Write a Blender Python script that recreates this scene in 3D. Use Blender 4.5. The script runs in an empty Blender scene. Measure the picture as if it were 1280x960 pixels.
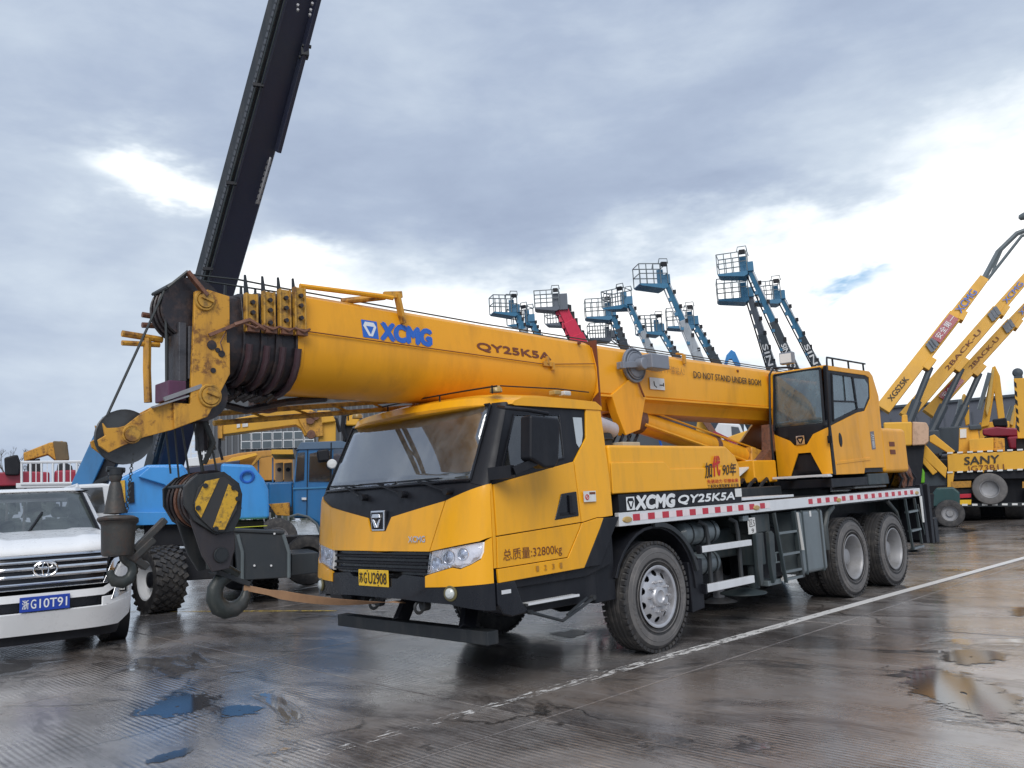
import bpy, bmesh, math, random
from mathutils import Vector, Matrix
random.seed(4)
R = math.radians
sc = bpy.context.scene
COL = sc.collection
# ---------------------------------------------------------------- camera
F, CAM = 1027.5, Vector((6.5745, 6.1282, 1.5183))
YAW, PITCH, ROLL = 3.9388, .1381, -.0531
fwd = Vector((math.cos(YAW)*math.cos(PITCH), math.sin(YAW)*math.cos(PITCH), math.sin(PITCH)))
r0 = fwd.cross(Vector((0, 0, 1))).normalized(); u0 = r0.cross(fwd)
RT = r0*math.cos(ROLL) + u0*math.sin(ROLL)
UP = u0*math.cos(ROLL) - r0*math.sin(ROLL)
cd = bpy.data.cameras.new("camera"); cam = bpy.data.objects.new("camera", cd); COL.objects.link(cam)
cd.sensor_width = 36; cd.lens = 36*F/1280; cd.clip_end = 3000; cd.clip_start = .05
cam.matrix_world = Matrix(((RT.x, UP.x, -fwd.x, CAM.x), (RT.y, UP.y, -fwd.y, CAM.y), (RT.z, UP.z, -fwd.z, CAM.z), (0, 0, 0, 1)))
sc.camera = cam
# ---------------------------------------------------------------- sun, exposure
SUN_EL, SUN_AZ = R(42), R(44)          # azimuth counted from +x towards +y
sd = bpy.data.lights.new("sun", 'SUN'); sd.energy = 2.1; sd.angle = R(38); sd.color = (1, .965, .92)
so = bpy.data.objects.new("sun", sd); COL.objects.link(so)
so.rotation_euler = Vector((-math.cos(SUN_EL)*math.cos(SUN_AZ), -math.cos(SUN_EL)*math.sin(SUN_AZ), -math.sin(SUN_EL))).to_track_quat('-Z', 'Y').to_euler()
sc.view_settings.view_transform = 'Standard'; sc.view_settings.look = 'None'
sc.view_settings.exposure = .18; sc.view_settings.gamma = 1
sc.cycles.max_bounces = 8; sc.cycles.transparent_max_bounces = 12
sc.cycles.use_denoising = True
# ---------------------------------------------------------------- node helper
class N:
    def __init__(s, tree): s.t = tree; s.n = tree.nodes; s.l = tree.links
    def new(s, typ, **kw):
        nd = s.n.new(typ)
        for k, v in kw.items():
            if k.startswith('_'): setattr(nd, k[1:], v)
        return nd
    def put(s, sock, v):
        if hasattr(v, 'is_output') or isinstance(v, bpy.types.NodeSocket): s.l.new(v, sock)
        elif v is not None: sock.default_value = v
    def m(s, op, a, b=None, c=None, clamp=False):
        nd = s.n.new('ShaderNodeMath'); nd.operation = op; nd.use_clamp = clamp
        for i, v in enumerate((a, b, c)):
            if v is not None: s.put(nd.inputs[i], v)
        return nd.outputs[0]
    def noise(s, vec, scale, detail=4, rough=.5, dist=0):
        nd = s.n.new('ShaderNodeTexNoise'); s.put(nd.inputs['Vector'], vec)
        nd.inputs['Scale'].default_value = scale; nd.inputs['Detail'].default_value = detail
        nd.inputs['Roughness'].default_value = rough; nd.inputs['Distortion'].default_value = dist
        return nd.outputs['Fac']
    def ramp(s, fac, stops, interp='LINEAR'):
        nd = s.n.new('ShaderNodeValToRGB'); s.l.new(fac, nd.inputs[0]); e = nd.color_ramp.elements
        nd.color_ramp.interpolation = interp
        while len(e) < len(stops): e.new(.5)
        for el, (p, c) in zip(e, stops):
            el.position = p; el.color = (c, c, c, 1) if isinstance(c, (int, float)) else (*c, 1)
        return nd.outputs[0]
    def mix(s, fac, a, b, mode='MIX'):
        nd = s.n.new('ShaderNodeMix'); nd.data_type = 'RGBA'; nd.blend_type = mode
        s.put(nd.inputs[0], fac)
        for i, v in ((6, a), (7, b)):
            s.put(nd.inputs[i], (*v, 1) if isinstance(v, tuple) and len(v) == 3 else v)
        return nd.outputs[2]
    def mapping(s, vec, scale=(1, 1, 1), rot=(0, 0, 0), loc=(0, 0, 0)):
        nd = s.n.new('ShaderNodeMapping'); s.l.new(vec, nd.inputs[0])
        nd.inputs['Scale'].default_value = scale; nd.inputs['Rotation'].default_value = rot; nd.inputs['Location'].default_value = loc
        return nd.outputs[0]
# ---------------------------------------------------------------- world: layered cloud over a Nishita sky
w = bpy.data.worlds.new("World"); sc.world = w; w.use_nodes = True
n = N(w.node_tree); n.n.clear()
tc = n.n.new('ShaderNodeTexCoord').outputs['Generated']
sep = n.n.new('ShaderNodeSeparateXYZ'); n.l.new(tc, sep.inputs[0])
fh = Vector((math.cos(YAW), math.sin(YAW))); rh = Vector((r0.x, r0.y)).normalized()
dr = n.m('ADD', n.m('MULTIPLY', sep.outputs[0], rh.x), n.m('MULTIPLY', sep.outputs[1], rh.y))
df = n.m('ADD', n.m('MULTIPLY', sep.outputs[0], fh.x), n.m('MULTIPLY', sep.outputs[1], fh.y))
az = n.m('ARCTAN2', dr, df)                         # bearing, radians, 0 along the street the camera looks down
el = n.m('ARCSINE', sep.outputs[2])
cmb = n.n.new('ShaderNodeCombineXYZ'); n.l.new(sep.outputs[0], cmb.inputs[0]); n.l.new(sep.outputs[1], cmb.inputs[1])
n.l.new(n.m('MULTIPLY', sep.outputs[2], 2.6), cmb.inputs[2])
cv = cmb.outputs[0]
warp1 = n.m('SUBTRACT', n.noise(cv, 2.3, 5, .6), .5); warp2 = n.m('SUBTRACT', n.noise(n.mapping(cv, loc=(3, 7, 1)), 2.9, 6, .62), .5)
azw = n.m('ADD', az, n.m('MULTIPLY', warp1, .5)); elw = n.m('ADD', el, n.m('MULTIPLY', warp2, .24))
def skydir(px, py):
    v = (fwd + RT*((px-640)/F) - UP*((py-480)/F)).normalized()
    return math.atan2(v.x*rh.x+v.y*rh.y, v.x*fh.x+v.y*fh.y), math.asin(v.z)
def blob(px, py, sx, sy, amp):
    a, e = skydir(px, py)
    x = n.m('DIVIDE', n.m('SUBTRACT', azw, a), sx/F); y = n.m('DIVIDE', n.m('SUBTRACT', elw, e), sy/F)
    g = n.m('EXPONENT', n.m('MULTIPLY', n.m('ADD', n.m('MULTIPLY', x, x), n.m('MULTIPLY', y, y)), -1.0))
    return n.m('MULTIPLY', g, amp)
big = n.noise(cv, 1.6, 5, .55, .3); fine = n.noise(n.mapping(cv, loc=(5, 2, 0)), 5.5, 6, .6, .2)
B = n.m('ADD', n.m('MULTIPLY', n.m('SUBTRACT', big, .5), .66), .335)
B = n.m('ADD', B, n.m('MULTIPLY', n.m('SUBTRACT', fine, .5), .44))
for args in ((1290, 300, 230, 120, .95), (1180, 380, 240, 95, .55), (700, 400, 330, 62, .62), (370, 345, 110, 38, .7), (168, 226, 115, 36, .85),
             (120, 520, 330, 60, .12), (30, 330, 90, 60, .18), (120, 90, 260, 110, -.06), (960, 250, 190, 30, -.20), (560, 130, 300, 90, -.04), (900, 20, 160, 50, .12),
             (250, 470, 160, 50, .12), (1000, 520, 260, 40, .18), (520, 260, 240, 40, -.08)):
    B = n.m('ADD', B, blob(*args))
hor = n.m('EXPONENT', n.m('MULTIPLY', n.m('ABSOLUTE', el), -9.0))
B = n.m('ADD', B, n.m('MULTIPLY', hor, .15), clamp=True)
cloud = n.ramp(B, [(0, (.265, .325, .46)), (.3, (.39, .465, .60)), (.55, (.57, .65, .75)), (.8, (.88, .94, .99)), (1, (1.2, 1.2, 1.2))])
sky = n.n.new('ShaderNodeTexSky'); sky.sky_type = 'NISHITA'; sky.sun_disc = False
sky.sun_elevation = SUN_EL; sky.sun_rotation = math.pi/2 - SUN_AZ
skyc = n.mix(1, sky.outputs[0], (.09, .09, .09), 'MULTIPLY')
gap = n.m('MULTIPLY', blob(1062, 350, 34, 13, .85), n.ramp(fine, [(.42, 0), (.56, 1)]), clamp=True)
col = n.mix(gap, cloud, n.mix(.5, skyc, (.16, .50, .85)))
bgn = n.n.new('ShaderNodeBackground'); n.l.new(col, bgn.inputs[0]); bgn.inputs[1].default_value = 1.0
wo = n.n.new('ShaderNodeOutputWorld'); n.l.new(bgn.outputs[0], wo.inputs[0])
# ---------------------------------------------------------------- materials
MATS = {}
def mat(name, rgb, rough=.5, metal=0, coat=0, dirt=.25, dirtc=None, scale=6, streak=True, bump=.0, bscale=60, spec=.5, speck=0, emit=0, rust=0, broad=.12):
    if name in MATS: return MATS[name]
    m = bpy.data.materials.new(name); m.use_nodes = True; t = N(m.node_tree)
    b = t.n['Principled BSDF']; pos = t.n.new('ShaderNodeNewGeometry').outputs['Position']
    dc = dirtc or tuple(c*.35+.012 for c in rgb)
    base = t.mix(t.m('MULTIPLY', t.noise(pos, 1.3, 3), broad*2), (*rgb, 1), (*[c*.8 for c in rgb], 1))
    a = t.noise(t.mapping(pos, (scale, scale, scale*(.22 if streak else 1))), 1, 7, .65)
    f = t.m('MULTIPLY', t.ramp(a, [(.48, 0), (.72, 1)]), dirt)
    base = t.mix(f, base, (*dc, 1))
    if speck:
        f2 = t.ramp(t.noise(pos, speck, 5, .7), [(.60, 0), (.66, .85)])
        base = t.mix(f2, base, (*dc, 1))
    if rust:
        f3 = t.m('MULTIPLY', t.ramp(t.noise(pos, 11, 7, .7), [(.52, 0), (.62, 1)]), rust)
        base = t.mix(f3, base, (.10, .035, .018, 1))
    t.l.new(base, b.inputs['Base Color'])
    rr = t.m('ADD', t.m('MULTIPLY', t.noise(pos, scale*1.7, 4, .6), .3), rough-.15, clamp=True)
    t.l.new(rr, b.inputs['Roughness'])
    b.inputs['Metallic'].default_value = metal; b.inputs['Coat Weight'].default_value = coat; b.inputs['Coat Roughness'].default_value = .12
    b.inputs['Specular IOR Level'].default_value = spec
    if bump:
        bn = t.n.new('ShaderNodeBump'); bn.inputs['Strength'].default_value = bump; bn.inputs['Distance'].default_value = .004
        t.l.new(t.noise(pos, bscale, 4), bn.inputs['Height']); t.l.new(bn.outputs[0], b.inputs['Normal'])
    MATS[name] = m; return m
Y = mat('yellow_paint', (.86, .40, .010), .36, coat=.22, spec=.4, dirt=.34, dirtc=(.42, .22, .04), scale=5, bump=.10, bscale=4)
YB = mat('boom_yellow', (.80, .355, .012), .42, coat=.1, spec=.4, dirt=.38, dirtc=(.30, .14, .02), scale=3, bump=.06, bscale=5)
YW = mat('worn_yellow', (.60, .30, .035), .5, dirt=.8, dirtc=(.16, .075, .03), scale=9, rust=.75, bump=.25)
YF = mat('far_yellow', (.72, .38, .035), .5, dirt=.35, dirtc=(.3, .17, .05), scale=2)
YG = mat('greasy_yellow', (.50, .27, .04), .5, dirt=.9, dirtc=(.06, .04, .03), scale=16, rust=.7, bump=.3, streak=False)
GR = mat('greased_steel', (.020, .017, .021), .42, dirt=.7, dirtc=(.085, .05, .04), scale=12, streak=False, bump=.8, bscale=30)
BK = mat('black_plastic', (.010, .011, .015), .48, spec=.3, dirt=.35, dirtc=(.035, .034, .036), bump=.15)
BS = mat('black_gloss', (.007, .008, .012), .28, coat=.25, spec=.3, dirt=.2, dirtc=(.05, .05, .055))
DS = mat('dark_steel', (.024, .028, .032), .5, spec=.35, dirt=.5, dirtc=(.08, .075, .07), bump=.15)
CH = mat('chassis_grey', (.034, .046, .050), .45, spec=.35, dirt=.5, dirtc=(.11, .10, .09), bump=.1)
TK = mat('tank_grey', (.12, .145, .155), .36, coat=.3, dirt=.4, dirtc=(.06, .065, .065), scale=5)
RB = mat('tyre_rubber', (.030, .029, .030), .6, dirt=.7, dirtc=(.11, .10, .09), scale=8, streak=False, bump=.3)
RBS = mat('dusty_sidewall', (.115, .11, .108), .62, dirt=.8, dirtc=(.19, .175, .165), scale=7, streak=False, bump=.3)
SL = mat('alloy_silver', (.52, .52, .54), .36, metal=.55, dirt=.5, dirtc=(.20, .18, .17), streak=False)
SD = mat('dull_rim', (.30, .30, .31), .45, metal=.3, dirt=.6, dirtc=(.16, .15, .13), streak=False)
AL = mat('aluminium', (.74, .75, .76), .38, metal=.25, dirt=.25, dirtc=(.4, .4, .4))
WH = mat('white_paint', (.80, .81, .82), .3, coat=.5, dirt=.12, dirtc=(.5, .5, .48))
WG = mat('far_white', (.66, .68, .70), .5, dirt=.2, dirtc=(.4, .4, .4))
CR = mat('chrome', (.75, .76, .78), .14, metal=1, dirt=.1)
RD = mat('red_reflector', (.50, .022, .045), .35, dirt=.3, dirtc=(.3, .1, .1), scale=20)
WR = mat('white_reflector', (.78, .70, .71), .4, dirt=.3, dirtc=(.5, .4, .38), scale=20)
BL = mat('bright_blue', (.045, .27, .64), .35, coat=.3, dirt=.35, dirtc=(.04, .13, .26), scale=4)
BT = mat('truck_blue', (.02, .15, .36), .33, coat=.4, dirt=.3, dirtc=(.03, .07, .12))
BA = mat('arm_blue', (.03, .15, .33), .4, dirt=.3, dirtc=(.03, .06, .1))
NV = mat('navy_boom', (.028, .032, .058), .42, dirt=.4, dirtc=(.035, .045, .055), scale=2)
RE = mat('red_paint', (.30, .018, .04), .35, coat=.3, dirt=.3)
GN = mat('lime_green', (.16, .5, .03), .4, dirt=.3)
TL = mat('teal_dark', (.02, .06, .06), .4, dirt=.4)
ROPE = mat('wire_rope', (.05, .055, .055), .5, metal=.3, dirt=.5)
RUST = mat('rusty_steel', (.17, .075, .045), .55, dirt=.9, dirtc=(.035, .028, .028), scale=22, streak=False, rust=.6, bump=.4)
CBL = mat('sign_blue', (.02, .12, .50), .45, dirt=.1)
TXT = mat('black_lettering', (.035, .028, .022), .6, dirt=.2)
BRT = mat('brown_lettering', (.16, .045, .02), .6, dirt=.2)
TW = mat('white_lettering', (.75, .77, .78), .5, dirt=.15)
RT_ = mat('red_lettering', (.55, .03, .02), .5, dirt=.2)
PLY = mat('plate_yellow', (.80, .50, .03), .4, dirt=.3)
PLB = mat('plate_blue', (.012, .05, .36), .35, dirt=.1)
STR = mat('worn_stripe_yellow', (.62, .36, .03), .5, dirt=.8, dirtc=(.05, .045, .04), scale=30, streak=False, speck=22)
AMB = mat('amber', (.45, .30, .10), .3, dirt=.3)
STK = mat('sticker_white', (.7, .7, .68), .45, dirt=.25)
GRY = mat('motor_grey', (.20, .22, .26), .42, dirt=.4, dirtc=(.12, .12, .13))
CARD = mat('cardboard', (.42, .28, .17), .7, dirt=.3)
BARK = mat('bark', (.09, .08, .075), .8, dirt=.3)
WEB = mat('webbing', (.42, .24, .13), .7, dirt=.5)
FLR = mat('far_wall', (.075, .082, .092), .6, dirt=.3, scale=1)
CD = mat('machine_chassis', (.024, .031, .038), .45, dirt=.5, dirtc=(.05, .05, .05), bump=.1)
def glass(name, tint=(.02, .025, .03), see=.45, dust=.12, dcol=(.42, .44, .44), rough=.04, refl=1.0, dscale=3):
    m = bpy.data.materials.new(name); m.use_nodes = True; t = N(m.node_tree); t.n.clear()
    pos = t.n.new('ShaderNodeNewGeometry').outputs['Position']
    tr = t.n.new('ShaderNodeBsdfTransparent'); tr.inputs[0].default_value = (see, see, see*1.02, 1)
    gl = t.n.new('ShaderNodeBsdfGlossy'); gl.inputs['Roughness'].default_value = rough; gl.inputs[0].default_value = (.92, .95, 1, 1)
    df_ = t.n.new('ShaderNodeBsdfDiffuse'); df_.inputs[0].default_value = (*dcol, 1)
    fr = t.n.new('ShaderNodeLayerWeight'); fr.inputs[0].default_value = .35
    mx = t.n.new('ShaderNodeMixShader'); t.l.new(t.m('ADD', t.m('MULTIPLY', fr.outputs['Fresnel'], refl), .06*refl, clamp=True), mx.inputs[0]); t.l.new(tr.outputs[0], mx.inputs[1]); t.l.new(gl.outputs[0], mx.inputs[2])
    nz = t.noise(t.mapping(pos, (dscale, dscale, dscale*.7)), 1, 8, .68, .6)
    f = t.m('MULTIPLY', t.ramp(nz, [(.35, .25), (.7, 1)]), dust*2, clamp=True)
    m2 = t.n.new('ShaderNodeMixShader'); t.l.new(f, m2.inputs[0]); t.l.new(mx.outputs[0], m2.inputs[1]); t.l.new(df_.outputs[0], m2.inputs[2])
    o = t.n.new('ShaderNodeOutputMaterial'); t.l.new(m2.outputs[0], o.inputs[0])
    MATS[name] = m; return m
GW = glass('windshield_glass', see=.62, dust=.07, refl=1.9, dscale=6, rough=.03, dcol=(.5, .53, .53))
GD = glass('dark_glass', see=.28, dust=.06, refl=1.0)
GC = glass('clear_glass', see=.65, dust=.05, refl=1.1)
GO = glass('operator_glass', see=.55, dust=.26, refl=1.2, dcol=(.26, .36, .40))
GH = glass('lamp_glass', see=.98, dust=.02, refl=.5)
# ground
def ground_mat():
    m = bpy.data.materials.new('wet_concrete'); m.use_nodes = True; t = N(m.node_tree); b = t.n['Principled BSDF']
    pos = t.n.new('ShaderNodeNewGeometry').outputs['Position']
    p2 = t.mapping(pos, (1, 1, 0))
    a = t.noise(p2, .5, 7, .66, .5); c = t.noise(t.mapping(p2, (1.5, .5, 1)), 1.0, 8, .68, .8); d = t.noise(p2, 22, 5, .72); e = t.noise(t.mapping(p2, loc=(9, 4, 0)), .35, 5, .6, .6)
    streak = t.noise(t.mapping(p2, (26, 1.3, 1)), 1, 6, .7, .15)
    base = t.ramp(a, [(.38, (.15, .135, .128)), (.5, (.27, .25, .238)), (.60, (.44, .415, .395))])
    base = t.mix(t.m('MULTIPLY', t.ramp(e, [(.45, 0), (.62, 1)]), .65), base, (.25, .185, .135, 1))
    base = t.mix(t.m('MULTIPLY', t.ramp(c, [(.50, 0), (.58, 1)]), .72), base, (.060, .048, .043, 1))
    base = t.mix(t.m('MULTIPLY', t.ramp(streak, [(.52, 0), (.66, 1)]), .38), base, (.36, .345, .335, 1))
    base = t.mix(t.m('MULTIPLY', t.ramp(d, [(.5, 0), (.7, 1)]), .3), base, (.38, .36, .345, 1))
    ob = t.n.new('ShaderNodeObjectInfo').outputs['Random']
    base = t.mix(t.m('MULTIPLY', ob, .30), base, (.08, .075, .078, 1))
    vo = t.n.new('ShaderNodeTexVoronoi'); vo.feature = 'DISTANCE_TO_EDGE'; wp = t.n.new('ShaderNodeVectorMath'); wp.operation = 'ADD'
    wn = t.n.new('ShaderNodeTexNoise'); t.l.new(p2, wn.inputs[0]); wn.inputs['Scale'].default_value = 1.6; wn.inputs['Detail'].default_value = 6; t.l.new(p2, wp.inputs[0]); t.l.new(wn.outputs['Color'], wp.inputs[1])
    t.l.new(wp.outputs[0], vo.inputs['Vector']); vo.inputs['Scale'].default_value = .42
    crack = t.m('MULTIPLY', t.ramp(vo.outputs['Distance'], [(0, 1), (.006, .7), (.011, 0)]), t.ramp(t.noise(p2, .4, 3), [(.47, 0), (.56, 1)]))
    base = t.mix(t.m('MULTIPLY', crack, .85), base, (.03, .027, .025, 1))
    spot = t.ramp(t.noise(p2, 3.6, 4, .6), [(.66, 0), (.70, 1)]); base = t.mix(t.m('MULTIPLY', spot, .6), base, (.045, .04, .038, 1))
    pm = t.noise(t.mapping(p2, (1.0, .55, 1), loc=(3.3, 1.7, 0)), .85, 7, .60, .9)
    pool = t.ramp(t.m('ADD', pm, t.m('MULTIPLY', t.m('SUBTRACT', d, .5), .05)), [(.585, 0), (.64, 1)])
    base = t.mix(t.m('MULTIPLY', pool, .6), base, (.035, .032, .033, 1))
    t.l.new(base, b.inputs['Base Color'])
    wr = t.ramp(pm, [(.34, .46), (.44, .30), (.52, .19), (.60, .09)])
    rough = t.m('ADD', wr, t.m('ADD', t.m('MULTIPLY', t.m('SUBTRACT', d, .5), .2), t.m('MULTIPLY', t.m('SUBTRACT', streak, .5), .25)), clamp=True)
    t.l.new(t.m('MAXIMUM', .035, t.m('MULTIPLY', rough, t.m('SUBTRACT', 1.0, t.m('MULTIPLY', pool, .85)))), b.inputs['Roughness'])
    b.inputs['Specular IOR Level'].default_value = .75
    b.inputs['Coat Weight'].default_value = .8; b.inputs['Coat Roughness'].default_value = .13
    # brushed grooves across the slab (fine relief)
    wv = t.n.new('ShaderNodeTexWave'); wv.wave_type = 'BANDS'; wv.bands_direction = 'X'; t.l.new(p2, wv.inputs[0])
    wv.inputs['Scale'].default_value = 7.3; wv.inputs['Distortion'].default_value = 1.6; wv.inputs['Detail'].default_value = 3; wv.inputs['Detail Scale'].default_value = .35
    gm = t.ramp(t.noise(p2, .7, 5, .6), [(.44, 0), (.60, 1)])
    h = t.m('ADD', t.m('MULTIPLY', wv.outputs['Fac'], t.m('MULTIPLY', gm, .9)), t.m('ADD', t.m('ADD', t.m('MULTIPLY', d, .55), t.m('MULTIPLY', streak, .9)), t.m('MULTIPLY', c, 1.6)))
    h = t.m('MULTIPLY', h, t.m('SUBTRACT', 1.0, t.m('MULTIPLY', pool, .97)))
    bn = t.n.new('ShaderNodeBump'); bn.inputs['Strength'].default_value = .8; bn.inputs['Distance'].default_value = .004
    t.l.new(h, bn.inputs['Height']); t.l.new(bn.outputs[0], b.inputs['Normal'])
    cb = t.n.new('ShaderNodeBump'); cb.inputs['Strength'].default_value = .25; cb.inputs['Distance'].default_value = .005
    t.l.new(h, cb.inputs['Height']); t.l.new(cb.outputs[0], b.inputs['Coat Normal'])
    return m
GND = ground_mat()
def worn_line(name, rgb, lo, hi):
    m = bpy.data.materials.new(name); m.use_nodes = True; t = N(m.node_tree); b = t.n['Principled BSDF']
    pos = t.n.new('ShaderNodeNewGeometry').outputs['Position']
    b.inputs['Base Color'].default_value = (*rgb, 1); b.inputs['Roughness'].default_value = .45
    s = t.n.new('ShaderNodeSeparateXYZ'); t.l.new(pos, s.inputs[0])
    f = t.m('ADD', t.noise(t.mapping(pos, (3, 9, 1)), 2, 8, .75), t.m('MULTIPLY', s.outputs[0], -.029))
    t.l.new(t.ramp(f, [(lo, 0), (hi, .88)]), b.inputs['Alpha']); return m
LW = worn_line('worn_white_line', (.78, .76, .73), .46, .53)
LY = worn_line('worn_yellow_line', (.55, .38, .05), .40, .55)
WAT = bpy.data.materials.new('puddle_water'); WAT.use_nodes = True; _t = N(WAT.node_tree); _b = _t.n['Principled BSDF']
_b.inputs['Base Color'].default_value = (.05, .048, .048, 1); _b.inputs['Roughness'].default_value = .09
_b.inputs['Specular IOR Level'].default_value = .9; _b.inputs['Coat Weight'].default_value = .0; _b.inputs['Coat Roughness'].default_value = .02
_at = _t.n.new('ShaderNodeAttribute'); _at.attribute_name = 'film'; _ps = _t.n.new('ShaderNodeNewGeometry').outputs['Position']
_f = _t.m('ADD', _at.outputs['Fac'], _t.m('MULTIPLY', _t.m('SUBTRACT', _t.noise(_t.mapping(_ps, (1.6, .8, 0)), 7, 8, .72, .5), .5), 2.6))
_t.l.new(_t.ramp(_f, [(.36, 0), (.50, .92)]), _b.inputs['Alpha'])
# ---------------------------------------------------------------- geometry helpers
class G:
    def __init__(s): s.b = bmesh.new()
    def _add(s, vs, fs):
        V = [s.b.verts.new(v) for v in vs]
        for f in fs:
            try: s.b.faces.new([V[i] for i in f])
            except ValueError: pass
        return V
    def box(s, c, d, rz=0, ry=0):
        M = Matrix.Translation(c) @ Matrix.Rotation(rz, 4, 'Z') @ Matrix.Rotation(ry, 4, 'Y')
        vs = [M @ Vector((x*d[0]/2, y*d[1]/2, z*d[2]/2)) for x in (-1, 1) for y in (-1, 1) for z in (-1, 1)]
        s._add(vs, [(0, 1, 3, 2), (4, 6, 7, 5), (0, 4, 5, 1), (2, 3, 7, 6), (0, 2, 6, 4), (1, 5, 7, 3)]); return s
    def bb(s, x0, x1, y0, y1, z0, z1): return s.box(((x0+x1)/2, (y0+y1)/2, (z0+z1)/2), (abs(x1-x0), abs(y1-y0), abs(z1-z0)))
    def bar(s, p0, p1, w_, h, up=(0, 0, 1), w2=None, h2=None):
        p0, p1 = Vector(p0), Vector(p1); d = (p1-p0).normalized(); a = d.cross(Vector(up))
        if a.length < 1e-4: a = d.cross(Vector((1, 0, 0)))
        a.normalize(); c = a.cross(d); w2 = w2 or w_; h2 = h2 or h
        vs = [p0+a*x*w_/2+c*z*h/2 for x, z in ((-1, -1), (1, -1), (1, 1), (-1, 1))]+[p1+a*x*w2/2+c*z*h2/2 for x, z in ((-1, -1), (1, -1), (1, 1), (-1, 1))]
        s._add(vs, [(0, 1, 2, 3), (7, 6, 5, 4), (0, 4, 5, 1), (1, 5, 6, 2), (2, 6, 7, 3), (3, 7, 4, 0)]); return s
    def cyl(s, p0, p1, r, r2=None, n=16, cap=True):
        p0, p1 = Vector(p0), Vector(p1); d = (p1-p0).normalized(); a = d.orthogonal().normalized(); c = d.cross(a); r2 = r if r2 is None else r2
        vs = [p0+(a*math.cos(t)+c*math.sin(t))*r for t in [2*math.pi*i/n for i in range(n)]]+[p1+(a*math.cos(t)+c*math.sin(t))*r2 for t in [2*math.pi*i/n for i in range(n)]]
        fs = [(i, (i+1) % n, n+(i+1) % n, n+i) for i in range(n)]
        if cap: fs += [tuple(range(n-1, -1, -1)), tuple(range(n, 2*n))]
        s._add(vs, fs); return s
    def tube(s, pts, r, n=8):
        pts = [Vector(p) for p in pts]; rings = []; a = None
        for i, p in enumerate(pts):
            d = ((pts[min(i+1, len(pts)-1)]-pts[max(i-1, 0)])).normalized()
            a = d.orthogonal().normalized() if a is None else (a-d*a.dot(d)).normalized()
            c = d.cross(a); rings.append([s.b.verts.new(p+(a*math.cos(2*math.pi*k/n)+c*math.sin(2*math.pi*k/n))*r) for k in range(n)])
        for A, B_ in zip(rings, rings[1:]):
            for k in range(n): s.b.faces.new((A[k], A[(k+1) % n], B_[(k+1) % n], B_[k]))
        s.b.faces.new(rings[0][::-1]); s.b.faces.new(rings[-1]); return s
    def prism(s, pts, ax, a, b):
        def P(u, v, t): return {'x': (t, u, v), 'y': (u, t, v), 'z': (u, v, t)}[ax]
        k = len(pts); V = s._add([P(u, v, a) for u, v in pts]+[P(u, v, b) for u, v in pts], [])
        for i in range(k): s.b.faces.new((V[i], V[(i+1) % k], V[k+(i+1) % k], V[k+i]))
        fa = s.b.faces.new([V[i] for i in range(k)][::-1]); fb = s.b.faces.new([V[k+i] for i in range(k)])
        return s
    def lathe(s, prof, o, ax=(0, 0, 1), n=32, close=False):
        o, d = Vector(o), Vector(ax).normalized(); a = d.orthogonal().normalized(); c = d.cross(a); rings = []
        for r, h in prof:
            rings.append([s.b.verts.new(o+d*h+(a*math.cos(2*math.pi*k/n)+c*math.sin(2*math.pi*k/n))*max(r, 1e-4)) for k in range(n)])
        if close: rings.append(rings[0])
        for A, B_ in zip(rings, rings[1:]):
            for k in range(n): s.b.faces.new((A[k], A[(k+1) % n], B_[(k+1) % n], B_[k]))
        return s
    def torus(s, c, ax, R_, r, n=28, m=8, a0=0, a1=2*math.pi):
        c, d = Vector(c), Vector(ax).normalized(); a = d.orthogonal().normalized(); e = d.cross(a)
        full = abs(a1-a0-2*math.pi) < 1e-6; k = n if full else n+1
        pts = [c+(a*math.cos(a0+(a1-a0)*i/n)+e*math.sin(a0+(a1-a0)*i/n))*R_ for i in range(k)]
        rings = []
        for i, p in enumerate(pts):
            q = (p-c).normalized()
            rings.append([s.b.verts.new(p+(q*math.cos(2*math.pi*j/m)+d*math.sin(2*math.pi*j/m))*r) for j in range(m)])
        prs = list(zip(rings, rings[1:]))+([(rings[-1], rings[0])] if full else [])
        for A, B_ in prs:
            for j in range(m): s.b.faces.new((A[j], A[(j+1) % m], B_[(j+1) % m], B_[j]))
        if not full: s.b.faces.new(rings[0][::-1]); s.b.faces.new(rings[-1])
        return s
    def loft(s, secs, cap=True):
        rings = [[s.b.verts.new(p) for p in sec] for sec in secs]; k = len(rings[0])
        for A, B_ in zip(rings, rings[1:]):
            for i in range(k): s.b.faces.new((A[i], A[(i+1) % k], B_[(i+1) % k], B_[i]))
        if cap: s.b.faces.new(rings[0][::-1]); s.b.faces.new(rings[-1])
        return s
    def build(s, name, m, parent=None, bevel=0, ang=35, seg=2, solid=0, loc=None, recalc=True):
        if recalc: bmesh.ops.recalc_face_normals(s.b, faces=s.b.faces)
        me = bpy.data.meshes.new(name); s.b.to_mesh(me); s.b.free()
        if m: me.materials.append(m)
        me.shade_smooth(); me.set_sharp_from_angle(angle=R(ang))
        o = bpy.data.objects.new(name, me); COL.objects.link(o)
        if parent: o.parent = parent
        if loc: o.location = loc
        if solid:
            md = o.modifiers.new('solid', 'SOLIDIFY'); md.thickness = solid; md.offset = -1
        if bevel:
            md = o.modifiers.new('bevel', 'BEVEL'); md.width = bevel; md.segments = seg; md.limit_method = 'ANGLE'; md.angle_limit = R(30); md.harden_normals = True
        return o
def tag(o, label=None, cat=None, group=None, kind=None):
    for k, v in (('label', label), ('category', cat), ('group', group), ('kind', kind)):
        if v: o[k] = v
    return o
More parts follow.
